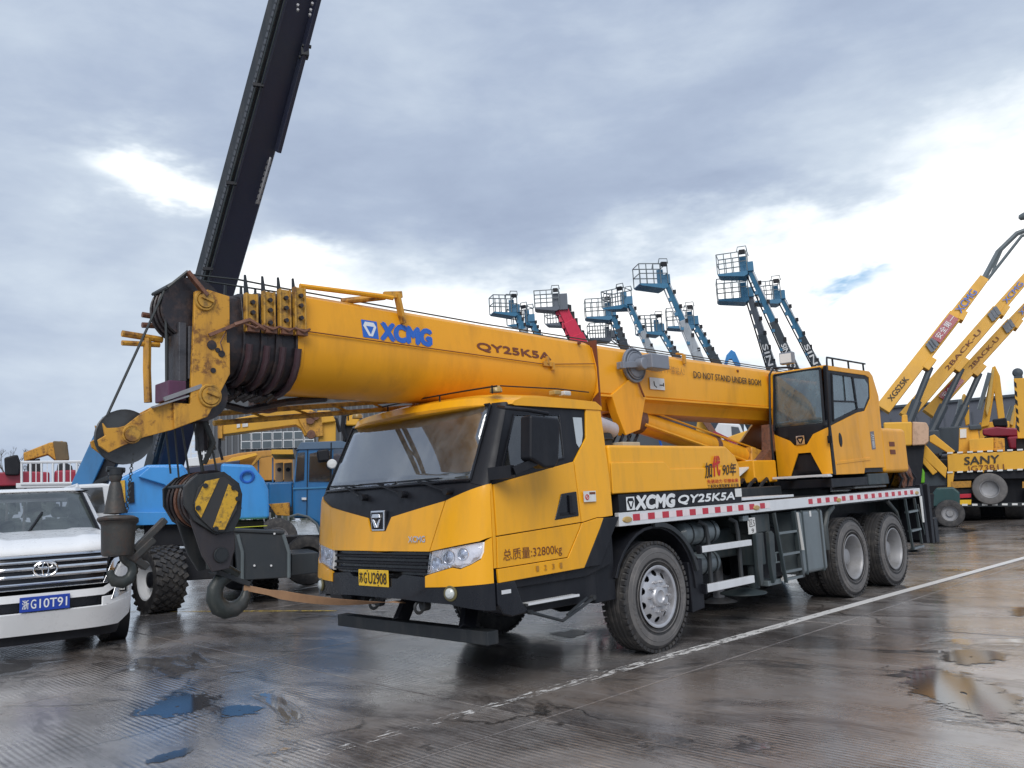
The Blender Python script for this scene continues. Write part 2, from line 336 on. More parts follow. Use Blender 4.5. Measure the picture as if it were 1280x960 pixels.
def empty(name, loc, rz, label, cat, group=None):
    o = bpy.data.objects.new(name, None); COL.objects.link(o); o.location = loc; o.rotation_euler = (0, 0, rz); o.empty_display_size = .3
    return tag(o, label, cat, group)
def ray(x, y): return fwd + RT*((x-640)/F) - UP*((y-480)/F)
def ony(x, y, v): d = ray(x, y); return CAM + d*((v-CAM.y)/d.y)
def onx(x, y, v): d = ray(x, y); return CAM + d*((v-CAM.x)/d.x)
def onz(x, y, v=0): d = ray(x, y); return CAM + d*((v-CAM.z)/d.z)
def atd(x, y, d): return CAM + ray(x, y)*d
class Frame:                       # a ground frame standing at a bearing and depth, its y axis pointing away from the camera
    def __init__(s, px, d, rot=0):
        p = atd(px, 657-.0531*px, d); s.o = Vector((p.x, p.y, 0)); h = Vector((p.x-CAM.x, p.y-CAM.y, 0)).normalized()
        s.rz = math.atan2(h.y, h.x)-math.pi/2+rot; s.M = Matrix.Translation(s.o) @ Matrix.Rotation(s.rz, 4, 'Z'); s.I = s.M.inverted()
    def at(s, px, py, y=0):        # local point where the line of sight meets the local plane y
        c = s.I @ CAM; d = s.I.to_3x3() @ ray(px, py); return c + d*((y-c.y)/d.y)
    def xz(s, pts, y=0): return [(q.x, q.z) for q in (s.at(a, b, y) for a, b in pts)]
    def poly(s, g, pts, y0, y1): return g.prism(s.xz(pts, y0), 'y', y0, y1)
    def empty(s, name, label, cat, group=None): return empty(name, s.o, s.rz, label, cat, group)
def text(name, body, o, u, v, W, H, m, parent, bold=0.0, shear=0, depth=.004, fit=True, ls=1.0):
    cu = bpy.data.curves.new(name, 'FONT'); cu.body = body; cu.shear = shear; cu.extrude = .0; cu.resolution_u = 3; cu.space_character = ls
    ob = bpy.data.objects.new(name, cu); COL.objects.link(ob)
    dg = bpy.context.evaluated_depsgraph_get(); me = bpy.data.meshes.new_from_object(ob.evaluated_get(dg))
    bpy.data.objects.remove(ob); bpy.data.curves.remove(cu)
    if not me.vertices: return None
    xs = [q.co.x for q in me.vertices]; ys = [q.co.y for q in me.vertices]
    x0, x1, y0, y1 = min(xs), max(xs), min(ys), max(ys); u, v = Vector(u).normalized(), Vector(v).normalized(); nn = u.cross(v)
    sx = W/(x1-x0); sy = H/(y1-y0); o = Vector(o)
    fs = [tuple(p.vertices) for p in me.polygons]; base = [q.co.copy() for q in me.vertices]; name_ = me.name; bpy.data.meshes.remove(me); me = bpy.data.meshes.new(name)
    sh = [(0, 0)] if bold <= 0 else [(0, 0), (bold, 0), (-bold, 0), (0, bold*.8), (0, -bold*.8), (bold*.7, bold*.6), (-bold*.7, -bold*.6)]
    vs, ff = [], []
    for k_, (du, dv) in enumerate(sh):
        n0_ = len(vs); vs += [o + u*((q.x-x0)*sx+du*H*1.2) + v*((q.y-y0)*sy+dv*H*1.2) + nn*(depth+.0003*k_) for q in base]; ff += [tuple(i+n0_ for i in f) for f in fs]
    me.from_pydata([tuple(q) for q in vs], [], ff)
    me.materials.clear(); me.materials.append(m); me.name = name
    t = bpy.data.objects.new(name, me); COL.objects.link(t); t.parent = parent
    return t
def emblem(parent, o, u, v, S, ring, field, mark, depth=.004, plate=True, name='emblem'):
    u, v = Vector(u).normalized(), Vector(v).normalized(); nn = u.cross(v); o = Vector(o)
    def flat(pts, m, d, nm, par):
        g = G(); V = [g.b.verts.new(o+u*a*S+v*b*S+nn*d) for a, b in pts]; g.b.faces.new(V); return g.build(nm, m, par, recalc=False)
    par = parent
    e = flat([(0, 0), (1, 0), (1, 1), (0, 1)], ring, depth, name, par)
    flat([(.22, .9), (.78, .9), (.92, .66), (.62, .1), (.38, .1), (.08, .66)], field, depth+.002, 'emblem_shield', par)
    flat([(.26, .66), (.74, .66), (.5, .2)], mark, depth+.004, 'emblem_triangle', par)
    return e
def copy_tree(o, parent=None):
    c = o.copy(); COL.objects.link(c)
    if parent: c.parent = parent
    for ch in list(o.children):
        copy_tree(ch, c)
    return c
# ---------------------------------------------------------------- setting
g = G(); g._add([(-900, -900, -.022), (900, -900, -.022), (900, 900, -.022), (-900, 900, -.022)], [(0, 1, 2, 3)])
ground = tag(g.build('ground', GND, recalc=False), kind='structure')
slab_me = {}
sx_, sy_, gp = 4.6, 4.1, .018
g = G(); g.bb(0, sx_-gp, 0, sy_-gp, -.12, 0); slab = g.build('slab', GND, ground, bevel=.004, seg=1)
XS = [2.38+sx_*i for i in range(-9, 2)]; YS = [1.95+sy_*j for j in range(-9, 3)]
first = True
for x in XS:
    for y in YS:
        o = slab if first else slab.copy()
        if not first: COL.objects.link(o)
        first = False; o.location = (x, y, random.uniform(-.0012, .0012))
def strip(name, p0, p1, wd, m, z=.006):
    p0, p1 = Vector((*p0, z)), Vector((*p1, z)); a = (p1-p0).normalized().cross(Vector((0, 0, 1)))*wd/2
    g = G(); g._add([p0-a, p1-a, p1+a, p0+a], [(0, 1, 2, 3)]); return tag(g.build(name, m), kind='structure')
strip('white_line', (3.9, 1.33), (-17, 1.86), .14, LW)
strip('yellow_line', (1.6, -8.5), (-.2, -4.8), .09, LY)
strip('white_line', (5.0, -6.5), (-17, -13.0), .1, LW, .0065)
def puddle(pts, seed):
    rnd = random.Random(seed); P = [onz(p, q, .004) for p, q in pts]; k = len(P); out = []
    for i in range(k):
        p0, p1, p2, p3 = P[i-1], P[i], P[(i+1) % k], P[(i+2) % k]
        for j in range(8):
            t = j/8; c = .5*((2*p1)+(p2-p0)*t+(2*p0-5*p1+4*p2-p3)*t*t+(3*p1-p0-3*p2+p3)*t**3); rr = (p2-p1).length*.05
            out.append((c.x+rnd.uniform(-rr, rr), c.y+rnd.uniform(-rr, rr), .0045))
    cx, cy = sum(p[0] for p in out)/len(out), sum(p[1] for p in out)/len(out); vs, film, kk = [], [], len(out)
    for f_, v_ in ((1.25, 0), (.9, .35), (.55, .8), (.05, 1.0)):
        for p in out: vs.append((cx+(p[0]-cx)*f_, cy+(p[1]-cy)*f_, .0045)); film.append(v_)
    fc = [(r*kk+i, r*kk+(i+1) % kk, (r+1)*kk+(i+1) % kk, (r+1)*kk+i) for r in range(3) for i in range(kk)]
    g = G(); g._add(vs, fc); o = g.build('puddle', WAT, recalc=False); tag(o, kind='structure')
    if o.data.polygons[0].normal.z < 0: o.data.flip_normals()
    at = o.data.attributes.new('film', 'FLOAT', 'POINT'); at.data.foreach_set('value', film)
puddle([(163, 893), (196, 876), (232, 866), (272, 868), (268, 880), (240, 893), (216, 899), (180, 897)], 1)
puddle([(1110, 840), (1170, 832), (1240, 850), (1290, 880), (1290, 915), (1220, 900), (1150, 872)], 7)
puddle([(186, 948), (232, 934), (237, 940), (205, 953), (180, 954)], 2)
puddle([(1172, 822), (1192, 812), (1230, 812), (1262, 816), (1250, 828), (1210, 832), (1180, 828)], 3)
puddle([(1262, 762), (1300, 756), (1310, 764), (1272, 771)], 6)
puddle([(1150, 664), (1210, 661), (1225, 664), (1170, 668)], 8)
puddle([(265, 888), (300, 880), (330, 884), (318, 893), (285, 896)], 10)
puddle([(690, 792), (722, 786), (735, 790), (712, 798)], 11)
# ---------------------------------------------------------------- the yellow truck crane (world axes are its own: x forward, y to its left)
T = empty('truck_crane', (0, 0, 0), 0, 'large yellow six wheeled truck crane in the foreground, boom lying over its cab', 'truck crane')
def itp(z, t):
    if z <= t[0][0]: return t[0][1]
    for (a, b), (c, d) in zip(t, t[1:]):
        if z <= c: return b+(d-b)*(z-a)/(c-a)
    return t[-1][1]
def front(y, z):
    s = itp(z, [(0, 2.10), (1.6, 2.10), (2.32, 1.78)]); b = itp(z, [(.9, .28), (1.35, .215), (1.65, .165), (2.31, .12)])
    return s+b*math.sqrt(max(0, 1-abs(y/1.25)**4))
def of(px, py):
    X = 2.25
    for i in range(50):
        P = onx(px, py, X); X = X*.5+.5*front(max(-1.249, min(1.249, P.y)), P.z)
    return (max(-1.25, min(1.25, P.y)), P.z)
def fpanel(name, yz, m, parent, off=0.0, thick=.02, step=.09, bevel=.004, xf=front):
    g = G(); V = [g.b.verts.new((0, y, z)) for y, z in yz]; g.b.faces.new(V)
    y0, y1 = min(p[0] for p in yz), max(p[0] for p in yz); z0, z1 = min(p[1] for p in yz), max(p[1] for p in yz)
    cuts = [(0, math.copysign(1.25*(1-(1-k/14)**2.2), s), 0, 'y') for k in range(15) for s in (-1, 1)]
    for _, yc, _, _ in cuts:
        if y0+.004 < yc < y1-.004: bmesh.ops.bisect_plane(g.b, geom=g.b.verts[:]+g.b.edges[:]+g.b.faces[:], plane_co=(0, yc, 0), plane_no=(0, 1, 0))
    z = z0+step
    while z < z1-.01:
        bmesh.ops.bisect_plane(g.b, geom=g.b.verts[:]+g.b.edges[:]+g.b.faces[:], plane_co=(0, 0, z), plane_no=(0, 0, 1)); z += step
    for v in g.b.verts: v.co.x = xf(v.co.y, v.co.z)+off
    g.b.normal_update()
    if sum(f.normal.x*f.calc_area() for f in g.b.faces) < 0: bmesh.ops.reverse_faces(g.b, faces=g.b.faces)
    return g.build(name, m, parent, solid=thick, recalc=False, bevel=bevel, ang=30)
def mir(p): return [(-y, z) for y, z in p][::-1]
def tumble(o, side=True):
    for q in o.data.vertices:
        t = max(0, min(1, (q.co.z-1.66)/.66)); q.co.y *= 1-.075*t
        if side: q.co.x -= .09*t
    return o
# --- cab shell behind the panels
secs = []
def ring(x, hw, z0, z1):
    return [(x, -hw, z0), (x, hw, z0), (x, hw, z1), (x, -hw, z1)]
g = G()
g.prism([(.64, .88), (1.0, .80), (2.04, .80), (2.12, 1.0), (2.12, 1.58), (.64, 1.58)], 'y', -1.225, 1.225)
g.build('cab_floor_box', BK, T, bevel=.01)
g = G(); g.bb(.63, .70, -1.22, 1.22, 1.3, 2.36); tumble(g.build('cab_rear_wall', Y, T, bevel=.01))
# interior
g = G(); g.bb(1.86, 2.10, -1.05, 1.05, 1.55, 1.66); g.build('dashboard', BK, T, bevel=.03)
for yy in (.62, -.62):
    g = G(); g.bb(1.05, 1.5, yy-.25, yy+.25, 1.45, 1.62); g.bar((1.08, yy, 1.55), (.92, yy, 2.12), .46, .12, (0, 1, 0)); g.build('seat', mat('seat_cloth', (.09, .05, .06), .8), T, bevel=.03)
g = G(); g.torus((1.78, .62, 1.86), (-.6, 0, .8), .2, .014); g.tube([(1.78, .62, 1.86), (1.92, .62, 1.62)], .02); g.bar((1.78, .43, 1.86), (1.78, .81, 1.86), .02, .01); g.build('steering_wheel', BK, T)
g = G()
for a, b, c in ((.1, 1.0, .2), (-.5, 1.02, -.2)): g.box((2.0, a, 1.67), (.16, .3, .006), rz=c)
g.build('paper', STK, T)
g = G(); g.box((1.72, .1, 2.16), (.02, .5, .10)); g.build('sun_visor', mat('visor_grey', (.3, .3, .3), .7), T, bevel=.01)
# --- front panels
ja, jb = of(557.7, 626), of(537.8, 688.6)
V1, V2 = of(490.6, 646.3), of(484, 664)
beltc = 1.64
hood = [(-jb[0], jb[1]-.004), (jb[0], jb[1]-.004), (ja[0], ja[1]), (V1[0], V1[1]), (.115, V2[1]), (-.115, V2[1]), (-V1[0], V1[1]), (-ja[0], ja[1])]
hd = fpanel('hood', hood, Y, T, off=.012)
cor = [(ja[0]+.008, ja[1]+.003), (1.12, 1.605), (1.2495, 1.645), (1.2495, 1.226), (1.195, 1.198), (jb[0]+.008, jb[1]-.002)]
fpanel('corner_panel', cor, Y, T, off=.010); fpanel('corner_panel', mir(cor), Y, T, off=.010)
cowl = [(-.16, V2[1]-.006), (.16, V2[1]-.006), (.24, V1[1]), (ja[0], ja[1]-.02), (1.12, 1.58), (1.235, 1.62), (1.235, 1.70), (0, 1.705), (-1.235, 1.70), (-1.235, 1.62), (-1.12, 1.58), (-ja[0], ja[1]-.02), (-.24, V1[1])]
fpanel('cowl', cowl, BK, T, off=-.004)
# windshield + frame
ws = [(-1.09, 1.68), (1.09, 1.68), (1.03, 2.315), (-1.03, 2.315)]
fpanel('windshield', ws, GW, T, off=.006, thick=.006, bevel=0)
for s in (1, -1):
    ap = [(1.085, 1.66), (1.2495, 1.62), (1.2495, 2.33), (1.10, 2.33)]
    tumble(fpanel('windshield_pillar', ap if s > 0 else mir(ap), BK, T, off=.002), False)
g = G(); g.tube([(front(y, 2.315)+.012, y, 2.318) for y in [-1.04+.13*i for i in range(17)]], .012); g.tube([(front(y, 1.685)+.012, y, 1.682) for y in [-1.09+.136*i for i in range(17)]], .013)
g.tube([(front(1.045, 2.315)+.012, 1.045, 2.315), (front(1.09, 1.68)+.012, 1.09, 1.685)], .011); g.tube([(front(-1.045, 2.315)+.012, -1.045, 2.315), (front(-1.09, 1.68)+.012, -1.09, 1.685)], .011)
g.build('windshield_seal', BS, T)
# emblem on the hood
ex, ez0, ez1 = front(0, 1.4)+.02, 1.295, 1.475
g = G(); g.prism([(-.095, ez0), (.095, ez0), (.105, ez1), (-.105, ez1)], 'x', ex-.02, ex+.012); em = g.build('front_emblem', CR, T, bevel=.008)
g = G(); g.prism([(-.078, ez0+.016), (.078, ez0+.016), (.086, ez1-.016), (-.086, ez1-.016)], 'x', ex+.008, ex+.016); g.build('emblem_field', BK, em)
g = G(); g.prism([(-.05, ez1-.03), (.05, ez1-.03), (.066, ez1-.065), (-.066, ez1-.065)], 'x', ex+.014, ex+.03)
g.prism([(-.066, ez1-.075), (-.035, ez1-.075), (.018, ez0+.03), (-.03, ez0+.03)], 'x', ex+.014, ex+.028); g.prism([(.066, ez1-.075), (.045, ez1-.075), (.0, ez0+.055), (.03, ez0+.03)], 'x', ex+.014, ex+.028)
g.build('emblem_mark', CR, em, bevel=.004)
text('badge_lettering', 'XCMG', (front(.475, 1.2)+.018, .475, 1.200), (-.11, 1, 0), (0, 0, 1), .20, .05, CR, hd, bold=.03, depth=.010)
# wipers
for (a, b, c) in (((417, 608), (452, 606.5), (458, 622)), ((454, 606), (498, 602.5), (507, 618)), ((501, 602.5), (551, 598), (563, 614))):
    A, B_, C_ = [(lambda q: Vector((front(q[0], q[1])+.03, q[0], q[1])))(of(*p)) for p in (a, b, c)]
    M_ = A.lerp(B_, .5); g = G(); g.bar(A, B_, .014, .022, (1, 0, 0)); wp = g.build('wiper', BK, T)
    g = G(); g.bar(C_+Vector((.01, 0, 0)), M_+Vector((.02, 0, 0)), .012, .012, w2=.008, h2=.008); g.cyl(C_-Vector((.04, 0, 0)), C_+Vector((.03, 0, 0)), .03, n=12)
    C2 = C_+Vector((0, .05, 0)); g.bar(C2, M_+Vector((.02, .012, 0)), .008, .008); g.build('wiper_arm', BK, wp)
# grille, with three bars
gz0, gz1 = .93, 1.118
fpanel('grille_back', [(-.70, gz0), (.70, gz0), (.71, gz1), (-.71, gz1)], BS, T, off=-.05)
for zz in (.965, 1.02, 1.075):
    g = G(); ys = [-.69+1.38*i/14 for i in range(15)]
    g.loft([[(front(y, zz)-.03, y, zz-.012), (front(y, zz)+.004, y, zz-.006), (front(y, zz)+.004, y, zz+.012), (front(y, zz)-.03, y, zz+.02)] for y in ys]); g.build('grille_bar', BK, T, bevel=.003, seg=1)
# headlights
HP = [of(538.8, 690), of(604.4, 677.5), of(603.6, 690), of(600, 698), of(588, 705), of(575, 710.4), of(565, 708.5), of(535.3, 717.5)]
HP = [(min(p[0], 1.215), p[1]) for p in HP]
for s in (1, -1):
    pts = HP if s > 0 else mir(HP)
    h = fpanel('headlight', pts, mat('lamp_reflector', (.93, .94, .96), .2, metal=.0, coat=.4, dirt=.45, dirtc=(.35, .36, .38), scale=24, streak=False, bump=.5, bscale=24), T, off=-.012, thick=.03)
    fpanel('headlight_lens', pts, GH, h, off=.010, thick=.004, bevel=0)
    g = G()
    for (y, z, r) in ((.80, 1.03, .05), (.93, 1.075, .055), (1.06, 1.10, .045)):
        X = front(y, z); nx = Vector((1, .25+(y-.7)*.6, 0)).normalized(); c = Vector((X-.006, y*s, z)); nn = Vector((nx.x, nx.y*s, 0))
        g.torus(c, nn, r, .006, 20, 6)
        g.lathe([(.002, .006), (r*.5, .004), (r*.9, -.004)], c, nn, 16)
    g.build('lamp_bowl', CR, h)
    g = G()
    for i in range(9):
        t = i/8; y = .73+.27*t; z = .968+.055*t; g.cyl((front(y, z)-.004, s*y, z), (front(y, z)+.006, s*y, z), .008, n=8)
    g.build('running_light', STK, h)
# yellow lower apron and black bumper
by = [(.695, .935), (.695, .842), (.80, .842), (1.0, .853), (1.2495, .868), (1.2495, 1.222), (1.20, 1.195), (1.215, 1.10), (1.165, 1.04), (1.08, .99), (.99, .975), (.93, .995), (.74, .935)]
by = [(.700, .93), (.700, .842), (1.0, .853), (1.2495, .868), (1.2495, 1.222)] + [(min(p[0]+.012, 1.243), p[1]-.006+(.006 if i < 2 else 0)) for i, p in enumerate(HP[1:])] 
fpanel('bumper_apron', by, Y, T, off=.012); fpanel('bumper_apron', mir(by), Y, T, off=.012)
bb = [(-1.2495, .66), (-.95, .715), (-.4, .735), (.4, .735), (.95, .715), (1.2495, .66), (1.2495, .872), (1.0, .850), (.70, .838), (.70, .92), (.40, .935), (.33, .90), (-.33, .90), (-.40, .935), (-.70, .92), (-.70, .838), (-1.0, .850), (-1.2495, .872)]
fpanel('bumper', bb, BS, T, off=.004, thick=.06)
for s in (1, -1):
    X = front(.965, .81); g = G(); g.lathe([(.0, .03), (.028, .026), (.042, .012), (.046, -.02)], (X+.012, .965*s, .80), (1, .3*s, 0), 18); f = g.build('fog_lamp', mat('fog_glass', (.55, .58, .56), .15, coat=1, dirt=.3), T)
    g = G(); g.torus((X+.008, .965*s, .80), (1, .3*s, 0), .052, .011, 20, 8); g.build('fog_bezel', mat('bezel', (.14, .12, .05), .4), f)
# plate
px_ = front(0, .82)+.022
g = G(); g.bb(px_-.01, px_, -.225, .225, .825, .967); pl = g.build('number_plate', PLY, T, bevel=.004, seg=1)
text('plate_lettering', '苏', (px_, -.205, .855), (0, 1, 0), (0, 0, 1), .055, .085, TXT, pl, bold=.012)
text('plate_lettering', 'G', (px_, -.135, .85), (0, 1, 0), (0, 0, 1), .045, .094, TXT, pl, bold=.012)
text('plate_lettering', 'U2908', (px_, -.065, .85), (0, 1, 0), (0, 0, 1), .27, .094, TXT, pl, bold=.012)
g = G(); g.cyl((px_-.002, -.08, .957), (px_+.004, -.08, .957), .006, n=8); g.cyl((px_-.002, .08, .957), (px_+.004, .08, .957), .006, n=8); g.cyl((px_-.002, .08, .836), (px_+.004, .08, .836), .006, n=8); g.build('plate_screw', TXT, pl)
# underrun beam below the bumper
g = G(); g.bb(1.98, 2.10, -1.07, 1.12, .375, .485); g.build('underrun_beam', DS, T, bevel=.008)
for y, y2 in ((-.12, -.2), (.80, .62)):
    g = G(); g.bar((2.04, y, .47), (1.80, y2, .76), .09, .12, (1, 0, 0)); g.build('beam_bracket', BK, T, bevel=.006)
for y in (.55, -.1):
    g = G(); g.cyl((2.24, y, .68), (2.30, y, .68), .045, n=14); g.torus((2.33, y, .67), (0, 1, 0), .045, .014, 16, 6); g.build('tow_hook', DS, T)
# --- sides
def spanel(name, xz, m, parent, s, y0=1.236, y1=1.256, bevel=.004):
    g = G(); g.prism(xz, 'y', s*y0, s*y1); o = g.build(name, m, parent, bevel=bevel, seg=2)
    return tumble(o) if xz[0][0] > 0 else o
for s in (1, -1):
    spanel('cab_quarter_panel', [(.665, 2.325), (.872, 2.325), (.905, 2.03), (1.095, 1.812), (1.047, 1.277), (.836, 1.309), (.76, 1.306), (.612, 1.313), (.622, 1.66)], Y, T, s)
    d = spanel('door', [(2.084, 1.637), (1.106, 1.812), (1.058, 1.280), (2.072, 1.230)], Y, T, s, 1.236, 1.259)
    dl = spanel('door_lower_panel', [(2.072, 1.222), (1.06, 1.272), (1.092, 1.219), (1.263, .994), (2.078, .978)], Y, T, s, 1.236, 1.256)
    spanel('sill_panel', [(2.085, .972), (2.078, .864), (1.057, .885), (.81, 1.213), (.752, 1.299), (.836, 1.303), (1.048, 1.270), (1.085, 1.213), (1.257, .988)], Y, T, s, 1.236, 1.261)
    spanel('door_front_jamb', [(2.11, 1.64), (2.09, 1.637), (2.078, 1.22), (2.084, .98), (2.11, .98)], Y, T, s, 1.22, 1.248, bevel=.002)
    # black glasshouse around the side windows
    sur = spanel('window_surround', [(2.105, 1.625), (1.875, 2.325), (.875, 2.325), (.908, 2.034), (1.098, 1.806), (1.2, 1.79)], BK, T, s, 1.20, 1.240)
    # openings shown by glass proud of the surround
    gdn = [(1.985, 1.715), (1.80, 2.22), (1.24, 2.235), (1.22, 1.85)]
    wn = spanel('side_window', gdn, GD, sur, s, 1.2405, 1.2435, bevel=0)
    g = G(); P3 = [(x, s*1.246, z) for x, z in gdn]; g.tube(P3+[P3[0]], .011, 6); g.tube([(1.42, s*1.246, 1.80), (1.43, s*1.246, 2.23)], .008, 6); tumble(g.build('window_frame', BS, sur))
    g = G(); g.prism([(1.05, 2.22), (.93, 2.22), (.935, 2.06), (.96, 1.98), (1.0, 1.94), (1.03, 1.98)], 'y', s*1.2405, s*1.2445); tumble(g.build('quarter_window', mat('pale_reflecting_glass', (.42, .46, .48), .1, coat=1, dirt=.3), sur))
    # handle
    g = G(); g.prism([(1.295, 1.535), (1.10, 1.55), (1.088, 1.335), (1.40, 1.315)], 'y', s*1.250, s*1.266); hb = g.build('door_handle', BS, d, bevel=.012)
    g = G(); g.bb(1.13, 1.33, s*1.262, s*1.272, 1.35, 1.375); g.bb(1.18, 1.22, s*1.265, s*1.285, 1.36, 1.52); g.build('handle_grip', BK, d, bevel=.006)
    # wheel arch trim (black)
    spanel('fender', [(.752, 1.300), (.81, 1.20), (1.05, .885), (.83, .885), (.62, 1.17), (.52, 1.30)], BK, T, s, 1.10, 1.258, bevel=.008)
    # step assembly
    g = G(); g.prism([(2.10, .868), (1.90, .866), (1.84, .70), (1.76, .60), (1.95, .59), (2.05, .62), (2.10, .70)], 'y', s*1.02, s*1.262); st = g.build('step_cheek', BS, T, bevel=.012)
    g = G(); g.bb(1.96, 2.06, s*1.262, s*1.268, .775, .805); g.build('side_marker', AL, st)
    g = G(); g.bb(.84, 1.9, s*.9, s*1.20, .58, .87); g.build('step_well', BK, T, bevel=.01)
    g = G(); g.bb(1.14, 1.80, s*1.10, s*1.27, .645, .668); sp = g.build('step', DS, T, bevel=.005)
    g = G(); g.bb(1.16, 1.78, s*1.262, s*1.276, .655, .675)
    for i in range(24): g.box((1.18+i*.0255, s*1.2, .671), (.012, .10, .006))
    g.build('step_tread', AL, sp)
    g = G(); g.tube([(1.76, s*1.27, .60), (1.48, s*1.36, .50), (.98, s*1.27, .615)], .014, 6); g.tube([(1.40, s*1.34, .535), (1.05, s*1.26, .63)], .012, 6); g.cyl((1.76, s*1.25, .60), (1.76, s*1.29, .60), .02, n=10); g.cyl((.98, s*1.25, .625), (.98, s*1.29, .625), .022, n=10); g.build('swing_step', DS, T)
g = G(); g.box((.925, 1.262, 1.50), (.165, .004, .095)); sk = g.build('warning_sticker', STK, T)
g = G(); g.torus((.965, 1.266, 1.495), (0, 1, 0), .022, .004, 16, 6); g.bar((.95, 1.267, 1.51), (.98, 1.267, 1.48), .005, .004); g.build('sticker_ring', RT_, sk)
g = G(); g.box((.89, 1.265, 1.527), (.08, .002, .02)); g.build('sticker_text_bar', BRT, sk)
text('door_lettering', '总质量:32800kg', (2.02, 1.259, 1.015), (-1, 0, 0), (0, 0, 1), .69, .105, BRT, bpy.data.objects['door_lower_panel'], bold=0, depth=.002)
for i, ch in enumerate('1231'): text('sill_lettering', ch, (1.66-.095*i, 1.263, .915), (-1, 0, 0), (0, 0, 1), .03, .042, mat('faded_lettering', (.42, .20, .03), .6), bpy.data.objects['sill_panel'], bold=.01)
# roof
def roofsec(x, hw, zt, zb, crown=.03):
    k = 10; top = [(x, hw*(1-2*i/k), zt+crown*(1-((1-2*i/k))**2)-(.03 if i in (0, k) else 0)) for i in range(k+1)]
    return [(x, hw, zb)]+top+[(x, -hw, zb)]
g = G()
def rx(y, z): return front(y, z)
fr = []
k = 12; secs = []
for j, (t, zt, zb) in enumerate(((0, 2.32, 2.31), (.03, 2.385, 2.30), (.12, 2.42, 2.30), (.5, 2.435, 2.30), (.93, 2.42, 2.30), (1.0, 2.375, 2.30))):
    top = []; bot = []
    for i in range(k+1):
        y = 1.258*(1-2*i/k); xf = 1.80+.22*math.sqrt(max(0, 1-abs(y/1.262)**5)); x = xf+(.645-xf)*t
        ee = .045*abs(y/1.258)**8
        top.append((x, y, max(zt-ee+.02*(1-(y/1.26)**2), zb+.002))); bot.append((x, y, zb))
    secs.append(top+bot[::-1])
g.loft(secs); roof_ = g.build('roof', Y, T, bevel=.012, ang=50)
for q in roof_.data.vertices: q.co.y *= .935; q.co.x -= .075*min(1, abs(q.co.y)/1.1)
g = G(); g.tube([(1.90, y, 2.475-.02*(y/1.2)**2) for y in [1.16-.145*i for i in range(17)]], .008, 6); g.tube([(.75, 1.18, 2.46), (1.2, 1.2, 2.465), (1.86, 1.16, 2.46)], .006, 6)
for y in (-1.1, -.4, .4, 1.1): g.cyl((1.9, y, 2.40), (1.9, y, 2.47), .008, n=6)
g.build('roof_rail', BK, T)
for y in (-1.05, 1.06):
    g = G(); g.lathe([(.055, 0), (.052, .03), (.035, .052), (.0, .062)], (1.82, y, 2.42), n=18); g.build('marker_light', AMB, T)
for x, mm in ((1.15, AMB), (1.02, STK)):
    g = G(); g.bb(x-.05, x+.04, 1.08, 1.16, 2.42, 2.462); g.build('marker_light', mm, T, bevel=.01)
# mirror
for s in (1,):
    g = G(); g.prism([(1.93, 2.17), (1.60, 2.155), (1.58, 2.11), (1.63, 1.80), (1.68, 1.745), (1.80, 1.745), (1.96, 1.82)], 'y', s*1.44, s*1.57); mr = g.build('mirror', BK, T, bevel=.03, seg=3)
    g = G(); g.tube([(1.98, s*1.25, 2.27), (2.04, s*1.40, 2.24), (1.9, s*1.5, 2.215), (1.68, s*1.52, 2.19)], .016); g.build('mirror_stay', BK, mr); g = G(); g.bar((2.10, s*1.24, 1.72), (2.02, s*1.42, 1.73), .08, .10); g.bar((2.02, s*1.42, 1.73), (1.85, s*1.5, 1.80), .10, .06); g.build('mirror_arm', BK, mr)
    g = G(); g.bb(1.573, 1.577, s*1.455, s*1.555, 1.84, 2.08); 
    g.b.free()
# --- engine box behind the cab
bxp = [(.595, 1.965), (-1.44, 1.965), (-1.62, 1.86), (-1.695, 1.74), (-1.675, 1.506), (.585, 1.506)]
g = G(); g.prism(bxp, 'y', -1.245, 1.245); eb = g.build('engine_cover', Y, T, bevel=.03, seg=3)
g = G(); g.prism([(.59, 1.80), (-.25, 1.80), (-.34, 1.73), (-1.62, 1.73), (-1.66, 1.60), (-1.65, 1.512), (.59, 1.512)], 'y', 1.240, 1.258); g.build('cover_side_relief', Y, eb, bevel=.010)
g = G(); g.bb(-1.66, .505, -1.25, 1.25, 1.338, 1.502); sb = g.build('name_band', BK, T, bevel=.005)
emblem(sb, (.40, 1.252, 1.350), (-1, 0, 0), (0, 0, 1), .125, TW, BK, TW, .003)
text('band_lettering', 'XCMG', (.262, 1.252, 1.356), (-1, 0, 0), (0, 0, 1), .64, .118, TW, sb, bold=.10, shear=.15, depth=.003)
text('band_lettering', 'QY25K5A', (-.44, 1.252, 1.366), (-1, 0, 0), (0, 0, 1), 1.06, .092, TW, sb, bold=.055, shear=.2, depth=.003)
g = G(); g.box((-1.59, 1.256, 1.45), (.13, .004, .09)); g.build('band_sticker', STK, sb)
text('slogan_lettering', '加', (-.95, 1.26, 1.62), (-1, 0, .06), (.08, 0, 1), .16, .16, TXT, eb, bold=.02, shear=.25, depth=.003)
text('slogan_lettering', '代', (-1.12, 1.26, 1.64), (-1, 0, .06), (.08, 0, 1), .15, .21, RT_, eb, bold=.03, shear=.3, depth=.003)
text('slogan_lettering', '90年', (-1.30, 1.26, 1.64), (-1, 0, 0), (0, 0, 1), .28, .14, TXT, eb, bold=.015, shear=.25, depth=.003)
text('slogan_lettering', '先进动力 引领未来', (-.98, 1.26, 1.565), (-1, 0, 0), (0, 0, 1), .62, .042, RT_, eb, bold=.01, depth=.003)
text('slogan_lettering', '丁系列大宽驾驶室 行于强', (-.98, 1.26, 1.516), (-1, 0, 0), (0, 0, 1), .62, .038, TXT, eb, bold=.01, depth=.003)
